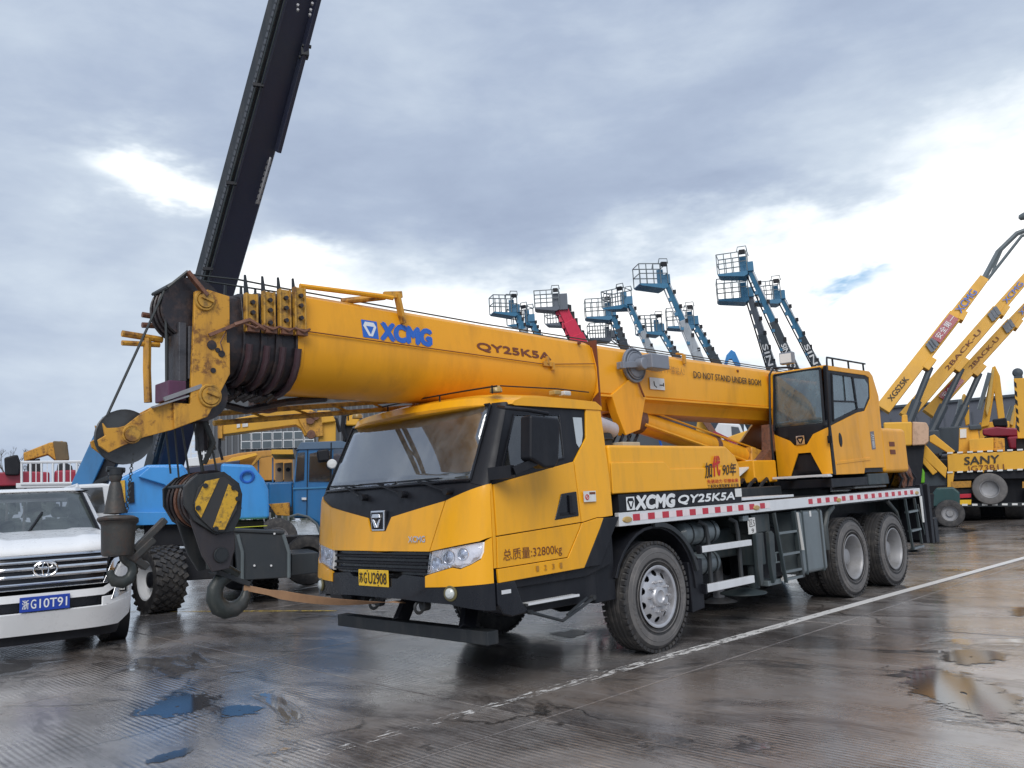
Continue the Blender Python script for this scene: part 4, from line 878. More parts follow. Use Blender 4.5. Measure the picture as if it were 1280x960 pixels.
# front collar stack: telescoping sections full of grease
K = [(.955, 3.28, 3.44), (.905, 3.44, 3.555), (.855, 3.555, 3.69), (.80, 3.69, 3.86)]
for i, (k, x0, x1) in enumerate(K):
    g = G(); g.loft([bsec(x0-.15, k), bsec(x1, k)]); se = g.build('telescopic_section', GR, T, bevel=.004)
    g = G(); g.loft([bsec(x0-.012, k+.06), bsec(x0+.045, k+.055)]); g.build('section_collar', GR, se, bevel=.008)
    if i == 0: continue
for i, x in enumerate((3.30, 3.42, 3.545, 3.68)):
    k = 1.0-.05*i
    g = G(); y = .395*k+.01
    g.bb(x-.035, x+.045, y-.025, y+.012, 2.88, 3.27-.03*i); g.bb(x-.045, x-.03, y-.02, y+.03, 2.88, 3.27-.03*i); g.bb(x+.04, x+.055, y-.02, y+.03, 2.88, 3.27-.03*i); pd = g.build('slider_pad_bracket', YG, T, bevel=.004)
    for z in (3.20-.03*i, 3.12-.03*i, 3.02-.03*i):
        g = G(); g.cyl((x, y+.01, z), (x, y+.04, z), .018, n=6); g.build('bolt', GR, pd)
    g = G(); g.bar((x, y-.08, 3.2), (x, y-.10, 3.37-.005*i), .03, .03, w2=.014, h2=.014); g.bar((x, -.1, 3.2), (x, -.1, 3.36), .03, .03, w2=.014, h2=.014); g.build('rope_guide', DS, T)
    g = G(); g.box((x+.005, y+.03, 2.90), (.09, .05, .05)); g.tube([(x+.07, y+.04, 2.93), (x, y+.07, 2.90), (x-.06, y+.05, 2.93)], .01, 6); g.build('hose_clip', RUST, T)
    for s in (1, -1):
        g = G(); rs = [p for p in bsec(0, k+.03) if p[2] < 2.86]; pts = sorted([p for p in rs if p[1]*s >= -1e-6], key=lambda p: -p[2]); pts = [(x+.01, p[1], p[2]) for p in pts]
        g.tube(pts, .028, 8); g.build('grease_rib', mat('old_purple_grease', (.055, .028, .035), .45, dirt=.6, dirtc=(.02, .02, .022), streak=False, bump=.8, bscale=30), T)
g = G(); g.loft([bsec(BX0-.05, 1.02), bsec(BX0+.01, 1.02)]); g.build('front_band', YB, T, bevel=.006)
for i in range(9):
    x = 3.28+.055*i; g = G(); a = rr.uniform(-.02, .02)
    g.tube([(x, a, 2.56), (x+.03, a+.06, 2.44+rr.uniform(-.03, .03)), (x+.08, a, 2.40), (x+.1, -.1, 2.5)], .022, 6); g.build('hanging_hose', GR, T)
# rope on top, guard rod and its bracket
g = G(); g.tube([(3.25, .33, 3.31), (2.45, .36, 3.325), (2.36, .37, 3.32)], .022, 8); g.build('guard_rod', YB, T)
g = G(); g.bar((2.32, .375, 3.36), (2.26, .375, 3.10), .03, .07, (0, 1, 0)); g.bar((2.44, .35, 3.34), (2.27, .38, 3.36), .04, .06); g.tube([(2.78, .2, 3.27), (2.55, .28, 3.31), (2.42, .34, 3.33)], .03, 8); g.build('guard_bracket', YW, T, bevel=.005)
g = G(); g.tube([(4.13, .22, 3.30), (3.7, .18, 3.33), (3.32, .1, 3.34), (1.0, .05, 3.30), (-5.5, .05, 3.26)], .008, 6); g.tube([(4.1, .1, 3.3), (3.3, .0, 3.33), (1.0, -.05, 3.30), (-5.5, -.05, 3.26)], .008, 6); g.build('hoist_rope', ROPE, T)
# longitudinal wire and its small bracket
g = G(); g.tube([(3.30, .40, 2.925), (.50, .40, 2.865), (-.3, .40, 2.93)], .005, 5); g.build('signal_wire', BRT, T)
g = G(); g.box((.44, .40, 2.87), (.15, .03, .05)); g.box((.46, .41, 2.91), (.03, .03, .08)); g.box((.38, .41, 2.85), (.03, .03, .08)); g.build('wire_clamp', YW, T, bevel=.004)
for x, z in ((-.12, 3.155), (-3.36, 3.07)):
    g = G(); g.cyl((x, .34, z), (x, .365, z), .018, n=10); g.build('plug', BRT, br)
g = G(); g.box((-2.08, .37, 3.13), (.035, .04, .12)); g.box((-2.05, .33, 3.20), (.12, .04, .02)); g.build('lug', YW, br, bevel=.004)
# cable reel (angle sensor) on the boom side
cr_ = Vector((-.98, .40, 2.96))
g = G(); g.lathe([(.0, .0), (.20, 0), (.205, .02), (.18, .03), (.15, .025), (.14, .06), (.10, .07), (0, .07)], cr_, (0, 1, 0), 36); g.torus(cr_+Vector((0, .03, 0)), (0, 1, 0), .19, .012, 36, 8); g.torus(cr_+Vector((0, .045, 0)), (0, 1, 0), .155, .01, 36, 8); rl = g.build('cable_reel', GRY, T)
g = G(); g.bar(cr_+Vector((.34, .08, -.03)), cr_+Vector((-.02, .10, .0)), .03, .07); g.bar(cr_+Vector((.3, .02, -.03)), cr_+Vector((.3, .12, -.03)), .05, .08); g.build('reel_arm', GRY, rl, bevel=.006)
g = G(); g.box(cr_+Vector((-.22, .16, .03)), (.34, .16, .17)); g.cyl(cr_+Vector((0, .07, 0)), cr_+Vector((0, .18, 0)), .07, n=20); g.build('reel_housing', GRY, rl, bevel=.015)
g = G(); g.tube([cr_+Vector((-.05, .03, -.2)), cr_+Vector((-.08, .05, -.32)), cr_+Vector((-.12, .04, -.36))], .012, 6); g.build('reel_cable', BRT, rl)
# boom writing; the upper facet leans in, the text follows it
fn = Vector((0, -.055, .34)).normalized()
def yz_(z, x=1.5): return .385-(z-2.91+.072*(BX0-x)/3.65)*.1774+.0015
ux = Vector((-1, 0, -.0195)).normalized()
def btext(body, xa, xb, z0, h, m, **k):
    return text('boom_lettering', body, (xa, yz_(z0, xa), z0), ux, fn, xa-xb, h, m, bm_, depth=.002, **k)
emblem(bm_, (2.69, yz_(2.94)+.004, 2.935), ux, fn, .16, CBL, WG, CBL, .003)
btext('XCMG', 2.50, 1.945, 2.938, .150, CBL, bold=.10, shear=.15)
btext('QY25K5A', 1.39, .37, 2.93, .088, BRT, bold=.05, shear=0)
text('boom_lettering', 'DO NOT STAND UNDER BOOM', (-2.22, .392, 2.90), (-1, 0, -.005), (0, 0, 1), 1.66, .082, TXT, br, bold=.02, depth=.006)
text('boom_lettering', '起重臂下严禁站人!', (-1.30, .392, 2.92), (-1, 0, -.01), (0, 0, 1), .72, .10, mat('faded_brown', (.32, .15, .04), .6), br, depth=.006)
g = G(); g.box((-1.43, .400, 2.775), (.29, .006, .14)); sg = g.build('lift_sign', STK, br)
g = G(); g.tube([(-1.36, .405, 2.80), (-1.37, .405, 2.75), (-1.41, .405, 2.73)], .006, 5); g.bar((-1.47, .405, 2.76), (-1.55, .405, 2.765), .006, .012); g.bar((-1.55, .405, 2.79), (-1.55, .405, 2.75), .006, .01); g.build('sign_pictogram', TXT, sg)
# luffing cylinder
g = G(); c0, c1 = Vector((-1.32, .12, 2.36)), Vector((-4.35, .12, 1.80)); d_ = (c1-c0).normalized()
g.cyl(c0, c0+d_*2.55, .135, n=28); cyl_ = g.build('luffing_cylinder', YB, T, bevel=.01)
g = G(); g.cyl(c0-d_*.10, c0+d_*.06, .155, n=28); g.cyl(c0-d_*.55, c0, .07, n=20); g.cyl(c0+d_*1.6, c0+d_*1.7, .14, n=24); g.build('cylinder_gland', RUST, cyl_)
g = G(); g.tube([c0+Vector((0, .14, -.06)), c0+d_*1.4+Vector((0, .14, -.08)), c0+d_*2.9+Vector((0, .13, -.10))], .022, 6); g.tube([c0+Vector((0, .1, .14)), c0+d_*2.6+Vector((0, .1, .14))], .012, 6); g.build('oil_pipe', YB, cyl_)
g = G(); g.bar(c0+d_*2.35+Vector((0, 0, 0)), c0+d_*3.1, .36, .24); g.build('cylinder_foot', YW, cyl_, bevel=.02)
g = G(); g.bb(-3.3, -3.9, -.5, .5, 1.55, 1.85); g.build('turntable_nose', YB, T, bevel=.02)
g = G(); g.bar((-3.0, .3, 1.62), (-3.5, .34, 1.85), .02, .2, (0, 1, 0)); g.build('white_plate', STK, T)
g = G(); g.bb(-1.75, -3.8, -.6, .6, 1.36, 1.5); g.build('deck_hoses_tray', DS, T, bevel=.02)
for i in range(6):
    g = G(); x = -1.8-.3*i; g.tube([(x, .5, 1.4), (x-.1, .55, 1.55), (x-.3, .5, 1.6), (x-.45, .45, 1.5)], .025, 6); g.build('hose', BK, T)
# jib stowed along the far side of the boom: two long tubes with lacing
for z0, z1 in ((2.35, 2.66), (2.27, 2.585)):
    g = G(); g.tube([(3.60, -.5, z0), (.6, -.5, z1)], .024, 8); g.build('stowed_jib_tube', YG, T)
for i in range(7):
    x = 3.3-.42*i; zz0 = 2.35+(3.6-x)*.1033; g = G(); g.tube([(x, -.5, zz0), (x-.2, -.5, zz0-.06), (x-.2, -.5, zz0-.08)], .012, 6); g.build('jib_lattice', YG, T)
g = G(); g.bb(3.32, 3.12, -.45, -.30, 2.36, 2.52); g.build('jib_hanger', RUST, T, bevel=.01)
g = G(); g.tube([(3.8, -.1, 2.40), (3.5, -.12, 2.34), (3.15, -.1, 2.42), (2.8, -.05, 2.46)], .03, 8); g.build('hanging_hose', GR, T)
# --- boom head
HPY = [(4.10, 3.155), (4.00, 3.18), (3.832, 3.15), (3.832, 2.553), (3.86, 2.50), (4.005, 2.225), (4.245, 2.13), (4.255, 2.32), (4.134, 2.314), (4.107, 2.925)]
for s in (1, -1):
    g = G(); g.prism(HPY, 'y', *((.27, .305) if s > 0 else (-.07, -.04))); hp = g.build('boom_head_plate', YW, T, bevel=.006)
    if s < 0: continue
    for x, z, r in ((4.03, 3.09, .055), (3.99, 2.38, .065)):
        g = G(); g.cyl((x, s*.25, z), (x, s*.33, z), r, n=20); g.torus((x, s*.312, z), (0, 1, 0), r+.012, .012, 20, 6); g.bar((x+.03, s*.335, z+.03), (x-.06, s*.335, z-.0), .02, .03); g.build('sheave_pin', YG, hp)
    for x, z, r in ((3.975, 2.76, .036), (3.93, 2.725, .018), (3.90, 2.70, .026), (3.965, 2.57, .02)):
        g = G(); g.cyl((x, s*.29, z), (x, s*.312, z), r, n=16); g.build('plate_hole', GR, hp)
    g = G(); g.bar((4.02, s*.33, 3.12), (4.16, s*.31, 3.29), .03, .05, (0, 1, 0)); g.build('rope_keeper', RUST, hp, bevel=.004)
g = G(); g.bar((4.0, .315, 2.83), (3.80, .36, 2.93), .02, .025); g.tube([(3.82, .36, 2.92), (3.72, .40, 2.96), (3.6, .4, 2.90)], .02, 6); g.tube([(3.86, .33, 2.9), (3.92, .33, 2.78), (3.9, .33, 2.72)], .005, 5); g.build('head_lever', RUST, T)
for y in (.02, .09, .16, .22):
    g = G(); g.lathe([(.0, -.02), (.05, -.02), (.20, -.012), (.235, -.018), (.215, -.006), (.215, .006), (.235, .018), (.20, .012), (.05, .02), (0, .02)], (4.08, y, 3.04), (0, 1, 0), 36); g.build('head_sheave', GR, T)
    g = G(); g.lathe([(.0, -.02), (.05, -.02), (.17, -.012), (.20, -.018), (.185, -.006), (.185, .006), (.20, .018), (.17, .012), (.05, .02), (0, .02)], (4.02, y, 2.40), (0, 1, 0), 36); g.build('head_sheave', GR, T)
g = G(); g.bb(3.84, 4.13, -.03, .26, 2.5, 2.9); g.bb(4.14, 4.20, .0, .26, 2.48, 2.92); g.build('head_housing', mat('greasy_grey', (.06, .06, .068), .45, dirt=.9, dirtc=(.02, .02, .025), streak=False, bump=.7), T, bevel=.01)
g = G(); g.tube([(4.29, .28, 3.16), (4.16, .31, 3.29), (4.10, .1, 3.30), (4.15, 0, 3.27), (4.29, .0, 3.17), (4.29, .28, 3.16)], .013, 6); g.build('rope_guard', ROPE, T)
g = G(); g.bb(4.16, 4.29, .05, .30, 2.34, 2.48); g.build('purple_block', mat('purple_primer', (.10, .03, .07), .5, dirt=.6), T, bevel=.008)
g = G(); g.bar((4.32, .30, 2.34), (4.05, .30, 2.45), .03, .02, (0, 1, 0)); g.bar((4.4, .3, 2.28), (4.15, .3, 2.37), .05, .012); g.build('grey_link', SD, T)
# pale yellow protector tube standing in front of the head
g = G(); g.tube([(4.30, -.05, 2.36), (4.31, -.05, 2.60), (4.31, -.05, 2.84)], .03, 8); g.tube([(4.20, -.05, 2.84), (4.49, -.05, 2.86)], .025, 8); g.tube([(4.22, -.05, 2.80), (4.49, -.05, 2.79)], .02, 8); g.build('protector_tube', YW, T)
g = G(); g.tube([(4.15, -.1, 3.02), (4.33, -.1, 3.03)], .022, 8); g.tube([(4.15, -.1, 2.96), (4.33, -.1, 2.95)], .022, 8); g.build('head_stub', RUST, T)
# rooster sheave arm
RA = [(4.717, 2.165), (4.69, 2.13), (4.62, 2.135), (4.57, 2.15), (4.48, 2.225), (4.33, 2.31), (4.25, 2.345), (4.24, 2.13), (4.45, 2.07), (4.60, 2.005), (4.675, 1.965), (4.735, 2.01), (4.745, 2.05), (4.70, 2.08)]
for y in (.12, .27):
    g = G(); g.prism(RA, 'y', y-.012, y+.012); ra = g.build('jib_arm_plate', YW, T, bevel=.004)
    g = G(); g.cyl((4.53, y-.02, 2.09), (4.53, y+.03, 2.09), .05, n=18); g.torus((4.53, y+.014, 2.09), (0, 1, 0), .058, .008, 18, 6); g.build('arm_pin', YG, ra)
g = G(); g.bb(4.26, 4.45, .12, .27, 2.14, 2.24); g.build('arm_web', YW, T, bevel=.005)
g = G(); g.lathe([(0, -.02), (.06, -.02), (.165, -.012), (.19, -.02), (.17, -.005), (.17, .005), (.19, .02), (.165, .012), (.06, .02), (0, .02)], (4.55, .195, 2.08), (0, 1, 0), 40); g.build('jib_sheave', mat('sheave_grey', (.06, .065, .07), .4, dirt=.8, dirtc=(.02, .02, .02), streak=False), T)
g = G(); g.tube([(4.29, .22, 3.15), (4.70, .19, 2.13)], .009, 6); g.tube([(4.70, .19, 2.13), (4.735, .19, 2.05), (4.69, .19, 1.96)], .009, 6)
g.tube([(4.28, .22, 3.12), (4.27, .22, 2.2)], .009, 6); g.tube([(4.22, .1, 3.1), (4.22, .1, 2.2)], .009, 6); g.build('jib_rope', ROPE, T)
g = G()
for a, b, yb in ((222, 220, .0), (243, 232, -.15)):
    p = onx(a, 533, 4.2); 
g.tube([(4.22, .02, 2.35), (4.16, .02, 1.83)], .007, 6); g.tube([(4.15, .02, 2.35), (4.10, .02, 1.80)], .007, 6)
for i in range(4): g.tube([(3.93+.05*i, .08-.1*(i % 2), 2.30), (3.80+.06*i, .06-.1*(i % 2), 1.70)], .008, 6)
g.tube([(3.95, .1, 2.25), (3.88, .12, 2.05), (3.92, .05, 1.9)], .02, 6); g.tube([(3.9, 0, 2.2), (3.84, .02, 2.0)], .03, 6); g.build('hook_rope', ROPE, T)
g = G(); g.cyl((3.93, .03, 2.0), (3.93, .03, 2.24), .05, n=10); g.build('rope_socket', GR, T)
# ---------------------------------------------------------------- main hook block
HB = empty('hook_block', (3.85, 0, .75), 0, 'large greasy hook block with yellow and black striped cheek, hanging beside the crane cab', 'hook block')
def HO(px, py, y): return ony(px, py, y)
off = Vector((3.85, 0, .75))
def hpoly(pts, y0, y1, yp, m, name, bevel=.006, parent=None):
    g = G(); q = [(p.x-off.x, p.z-off.z) for p in (HO(a, b, yp) for a, b in pts)]; g.prism(q, 'y', y0, y1); return g.build(name, m, parent or HB, bevel=bevel)
zz = lambda x, y: (100+x/3.84, 540+y/3.84)
ck = [zz(*p) for p in ((497, 262), (560, 205), (690, 190), (762, 245), (778, 300), (770, 405), (735, 478), (650, 492), (545, 425), (500, 350))]
hpoly(ck, .16, .19, .18, DS, 'cheek_plate')
pan = [zz(*p) for p in ((566, 270), (605, 232), (692, 214), (758, 275), (752, 372), (690, 478), (645, 480), (560, 400), (545, 345))]
pp = hpoly(pan, .192, .206, .20, mat('panel_black', (.035, .035, .036), .5, dirt=.5), 'striped_panel', .003)
for st in (((600, 236), (668, 222), (580, 412), (552, 372), (553, 335)), ((712, 250), (757, 290), (755, 330), (692, 468), (648, 470), (638, 455))):
    hpoly([zz(*p) for p in st], .206, .212, .205, STR, 'yellow_stripe', .001, pp)
for b_ in ((600, 258), (735, 268), (565, 365), (650, 465), (755, 320)):
    q = HO(*zz(*b_), .21); g = G(); g.cyl((q.x-off.x, .205, q.z-off.z), (q.x-off.x, .225, q.z-off.z), .018, n=8); g.build('panel_bolt', DS, pp)
hpoly(ck, -.22, -.19, .18, DS, 'cheek_plate')
c_ = HO(*zz(640, 335), .18)-off
for i, y in enumerate((-.14, -.07, 0, .07, .13)):
    g = G(); g.lathe([(0, -.018), (.05, -.018), (.19, -.01), (.215, -.02), (.195, -.004), (.195, .004), (.215, .02), (.19, .01), (.05, .018), (0, .018)], (c_.x, y, c_.z+.02), (0, 1, 0), 36); g.build('block_sheave', GR if i != 2 else RUST, HB)
for a in (0.6, 2.2, 3.4, 4.7):
    g = G(); g.cyl((c_.x+.22*math.cos(a), -.2, c_.z+.22*math.sin(a)), (c_.x+.22*math.cos(a), .17, c_.z+.22*math.sin(a)), .014, n=8); g.build('spacer_rod', DS, HB)
tap = [zz(*p) for p in ((505, 350), (560, 440), (650, 492), (738, 470), (742, 560), (715, 655), (635, 672), (585, 590))]
hpoly(tap, .13, .16, .15, mat('hook_plate', (.030, .026, .03), .42, dirt=.5, dirtc=(.06, .045, .04), bump=.3), 'hook_side_plate'); hpoly(tap, -.12, -.09, .15, DS, 'hook_side_plate')
q = HO(*zz(675, 590), .16)-off; g = G(); g.cyl((q.x, -.14, q.z), (q.x, .18, q.z), .045, n=18); g.torus((q.x, .17, q.z), (0, 1, 0), .05, .008, 18, 6); g.build('hook_pin', DS, HB)
# hook: swept around with a varying section
def hookmesh(ctrl, y, name, parent, m):
    g = G(); pts = [Vector((a, y, b)) for a, b, _ in ctrl]; n_ = 12; rings = []
    for i, p in enumerate(pts):
        d = (pts[min(i+1, len(pts)-1)]-pts[max(i-1, 0)]).normalized(); a = Vector((0, 1, 0)); c = d.cross(a); r = ctrl[i][2]
        rings.append([p+(a*math.cos(2*math.pi*k/n_)*.8+c*math.sin(2*math.pi*k/n_))*r for k in range(n_)])
    g.loft(rings); return g.build(name, m, parent, ang=60)
hc = HO(*zz(722, 772), .02)-off
HK = mat('hook_steel', (.030, .036, .034), .42, metal=.1, dirt=.8, dirtc=(.07, .065, .06), streak=False, bump=.3)
ct = [(q.x+.02, q.z-.06, .045), (q.x+.035, hc.z+.15, .05)]
for k in range(15):
    a = R(118+k*18.0); r = .132; w_ = .052+.026*math.sin(math.pi*min(1, k/13)); 
    ct.append((hc.x-r*math.cos(a)*1, hc.z+r*math.sin(a), w_))
ct = [(q.x, q.z-.05, .045)]+[(hc.x+.128*math.cos(R(a)), hc.z+.128*math.sin(R(a)), w_) for a, w_ in ((112, .048), (85, .05), (50, .056), (20, .062), (-12, .066), (-45, .070), (-75, .068), (-105, .062), (-135, .054), (-160, .043), (178, .032), (162, .02))]
hookmesh(ct, .02, 'hook', HB, HK)
g = G(); g.bar((q.x-.02, .05, q.z-.13), (hc.x-.14, .05, hc.z+.05), .03, .035); g.cyl((q.x-.02, -.05, q.z-.13), (q.x-.02, .09, q.z-.13), .02, n=10); g.build('safety_latch', DS, HB, bevel=.004)
g = G(); g.cyl((q.x, .02, q.z-.10), (q.x, .02, q.z+.02), .05, n=8); g.build('hook_shank', HK, HB)
# tie strap from hook to the cab
stp_ = G(); A = Vector((hc.x+off.x-.10, .04, hc.z+off.z+.03)); B_ = Vector((2.3, .30, .70)); 
n0 = 14; rowa = []
for i in range(n0+1):
    t = i/n0; p = A.lerp(B_, t); p.z -= .05*math.sin(math.pi*t); wd = .022 if t < .2 else .036; tw = 1.2*t+.5
    e = Vector((0, math.sin(tw)*.4, math.cos(tw))).normalized()*wd; nn_ = Vector((.004, .003, 0)); rowa.append([p-e-nn_, p+e-nn_, p+e+nn_, p-e+nn_])
stp_.loft(rowa); tag(stp_.build('tie_strap', WEB), 'brown webbing strap tied from the hook to the front of the cab', 'strap')
# ---------------------------------------------------------------- auxiliary hook with ball weight
bx = HO(147, 650, .19); AH = empty('auxiliary_hook', (bx.x, .19, 1.2), 0, 'small hook under a rusty bucket shaped weight, hanging in front of the white car', 'crane hook')
B1 = mat('weight_iron', (.040, .040, .038), .55, dirt=.7, dirtc=(.10, .07, .05), streak=False, bump=.6, rust=.3)
g = G(); g.lathe([(.0, .64), (.045, .635), (.05, .60), (.035, .57), (.045, .55), (.065, .45), (.085, .36), (.0, .35)], (.02, 0, 0), (0, 0, 1), 24); g.build('swivel', B1, AH)
g = G(); g.lathe([(0, .345), (.13, .34), (.165, .325), (.168, .30), (.15, .285), (.145, .27), (.135, .10), (.125, .075), (0, .07)], (0, 0, 0), (-.05, -.05, 1), 36); g.build('ball_weight', B1, AH, ang=50)
g = G(); g.torus((0, 0, .318), (-.05, -.05, 1), .158, .014, 36, 8); g.build('weight_rim', B1, AH)
g = G(); g.cyl((.02, 0, .62), (.02, 0, .66), .055, n=16); g.tube([(.09, .0, .66), (.02, 0, .655), (-.05, 0, .65)], .02, 6); g.build('swivel_cap', DS, AH)
ctl = [(-.045, .10, .04), (-.05, .05, .035)]+[(-.03+.075*math.cos(R(a)), -.03+.075*math.sin(R(a)), w_) for a, w_ in ((110, .03), (150, .032), (185, .036), (225, .04), (265, .042), (305, .038), (340, .03), (10, .02))]
hookmesh(ctl, 0, 'hook', AH, HK)
g = G(); g.bar((-.05, 0, .09), (-.20, -.02, -.02), .05, .07, (0, 1, 0)); g.bar((-.11, 0, .10), (-.32, .0, .30), .05, .05, (0, 1, 0)); g.bar((-.09, 0, .04), (-.24, 0, .17), .05, .06, (0, 1, 0)); g.build('side_bracket', B1, AH, bevel=.01)
# chain links between the arm and the weight
g = G(); p0 = Vector((4.49, .2, 1.99)); nl = 22
for i in range(nl):
    c = p0.lerp(Vector((bx.x-.055, .2, 1.56)), (i+.5)/nl); g.torus(c, (1, 0, 0) if i % 2 else (0, 1, 0), .010, .0035, 10, 5)
for ch in AH.children:
    if ch.name.split('.')[0] in ('ball_weight', 'weight_rim'): ch.scale = (.75, .75, 1)
    if ch.name.split('.')[0] in ('swivel', 'swivel_cap'): ch.scale = (.85, .85, 1)
tag(g.build('chain', ROPE), 'thin chain hanging from the yellow jib arm down to the bucket shaped weight', 'chain')
# ---------------------------------------------------------------- white off-road car, front view
FS = Frame(58, 9.5, rot=R(5)); SU = FS.empty('off_road_car', 'white off road car facing the camera at the left edge of the yard', 'car')
def fy(x, z):                       # front surface of the body
    s = itp(z, [(.25, .10), (.5, .0), (.85, .0), (1.05, .04), (1.16, .10)]); return s+.42*abs(x/.98)**4.5
def spt(px, py):
    y = 0
    for i in range(30):
        q = FS.at(px, py, y); y = .5*y+.5*fy(max(-.97, min(.97, q.x)), q.z)
    return (q.x, q.z)
def sp(name, xz, m, parent, off=0.0, thick=.03, bevel=.008):
    g = G(); V = [g.b.verts.new((x, 0, z)) for x, z in xz]; g.b.faces.new(V)
    x0, x1 = min(p[0] for p in xz), max(p[0] for p in xz); z0, z1 = min(p[1] for p in xz), max(p[1] for p in xz)
    for k in range(1, 13):
        for s in (-1, 1):
            xc = s*.98*(1-(1-k/13)**1.8)
            if x0+.004 < xc < x1-.004: bmesh.ops.bisect_plane(g.b, geom=g.b.verts[:]+g.b.edges[:]+g.b.faces[:], plane_co=(xc, 0, 0), plane_no=(1, 0, 0))
    z = z0+.08
    while z < z1-.01:
        bmesh.ops.bisect_plane(g.b, geom=g.b.verts[:]+g.b.edges[:]+g.b.faces[:], plane_co=(0, 0, z), plane_no=(0, 0, 1)); z += .08
    for v in g.b.verts: v.co.y = fy(v.co.x, v.co.z)-off
    g.b.normal_update()
    if sum(f.normal.y*f.calc_area() for f in g.b.faces) > 0: bmesh.ops.reverse_faces(g.b, faces=g.b.faces)
    return g.build(name, m, parent, solid=thick, recalc=False, bevel=bevel, ang=30)
def mx(p): return [(-x, z) for x, z in p][::-1]
# lower body masses
g = G(); g.prism([(.45, .42), (.45, 1.0), (1.0, 1.12), (4.6, 1.15), (4.75, .9), (4.7, .42)], 'x', -.90, .90); g.build('body_core', BK, SU)
bump_ = [(-.96, .62), (-.95, .36), (-.8, .27), (.8, .27), (.95, .36), (.97, .62), (.97, .88), (.80, .84), (.62, .83), (-.62, .83), (-.80, .84), (-.97, .88)]
bumper = sp('front_bumper', [(-.97, .56), (-.95, .36), (-.8, .265), (.8, .265), (.95, .36), (.97, .56), (.62, .50), (-.62, .50)], WH, SU, off=.06)
up_ = sp('bumper_upper', [(-.97, .80), (-.62, .62), (.62, .62), (.97, .80), (.975, .96), (.80, .94), (.70, .74), (.62, .70), (-.62, .70), (-.70, .74), (-.80, .94), (-.975, .96)], WH, SU, off=.05)
sp('bumper_slot', [(-.80, .48), (.80, .48), (.82, .66), (-.82, .66)], BS, SU, off=.0)
sp('bumper_side', [(.60, .60), (.60, .50), (.975, .55), (.975, .82), (.93, .80), (.93, .60)], WH, SU, off=.055); sp('bumper_side', mx([(.60, .60), (.60, .50), (.975, .55), (.975, .82), (.93, .80), (.93, .60)]), WH, SU, off=.055)
sp('air_dam', [(-.85, .26), (-.8, .16), (.8, .16), (.85, .26)], BK, SU, off=-.03)
for s in (1, -1):
    fg = [(.70, .55), (.88, .60), (.90, .75), (.76, .72)]
    f = sp('fog_lamp_bezel', fg if s > 0 else mx(fg), CR, SU, off=.062, thick=.02)
    y = fy(.84, .66); g = G(); g.box((s*.83, y-.075, .665), (.11, .03, .085), rz=s*.35); g.build('fog_recess', BS, f, bevel=.01)
    g = G(); g.box((s*.835, y-.093, .665), (.055, .012, .05), rz=s*.35); g.build('fog_lamp', STK, f, bevel=.006)
# grille
gr = [(-.60, .745), (.60, .745), (.71, 1.05), (.66, 1.10), (-.66, 1.10), (-.71, 1.05)]
sp('grille_back', gr, BS, SU, off=.0)
for zz_, th, hw in ((1.095, .028, .69), (1.035, .036, .66), (.965, .044, .65), (.885, .044, .64), (.805, .032, .61), (.752, .022, .60)):
    xs = [-hw+2*hw*i/18 for i in range(19)]
    g = G(); g.loft([[(x, fy(x, zz_)+.02, zz_-th/2), (x, fy(x, zz_)-.035, zz_-th/2+.004), (x, fy(x, zz_)-.045, zz_), (x, fy(x, zz_)-.035, zz_+th/2-.004), (x, fy(x, zz_)+.02, zz_+th/2)] for x in xs]); gb = g.build('grille_bar', CR, SU, ang=25)
for s in (1, -1):
    p = [(.60, .745), (.655, .745), (.78, .96), (.86, 1.0), (.80, 1.02), (.74, 1.01), (.71, .98)]
    sp('grille_side_trim', p if s > 0 else mx(p), CR, SU, off=.055)
    p = [(.715, 1.03), (.955, 1.00), (.975, 1.09), (.93, 1.15), (.70, 1.115)]
    h = sp('headlight', p if s > 0 else mx(p), mat('car_lamp', (.8, .81, .83), .16, metal=.25, coat=.6, dirt=.5, dirtc=(.22, .22, .24), scale=25, streak=False, bump=.8, bscale=40), SU, off=.03)
    sp('headlight_lens', p if s > 0 else mx(p), GH, h, off=.046, thick=.004, bevel=0)
    p = [(.80, .90), (.97, .93), (.972, .99), (.83, .985)]
    sp('lower_lamp', p if s > 0 else mx(p), STK, SU, off=.056, thick=.015)
# car emblem: nested ellipses
ec = Vector((0, fy(0, .96)-.06, .955)); 
def ell(rx_, rz_, r, c=(0, 0), m=8):
    g = G(); g.torus((0, 0, 0), (0, 1, 0), 1, r, 32, m)
    for v in g.b.verts:
        rr_ = math.hypot(v.co.x, v.co.z); u_ = (v.co.x/rr_, v.co.z/rr_); e = rr_-1
        v.co = Vector((c[0]+u_[0]*(rx_+e), v.co.y, c[1]+u_[1]*(rz_+e)))+ec
    return g
eo = ell(.118, .080, .013).build('car_emblem', CR, SU); g = G(); g.lathe([(0, .0), (.1, 0)], ec+Vector((0, .01, 0)), (0, 1, 0), 24)
ell(.072, .028, .009, (0, .036)).build('emblem_ring', CR, eo); ell(.032, .072, .009, (0, .0)).build('emblem_ring', CR, eo); g.b.free()
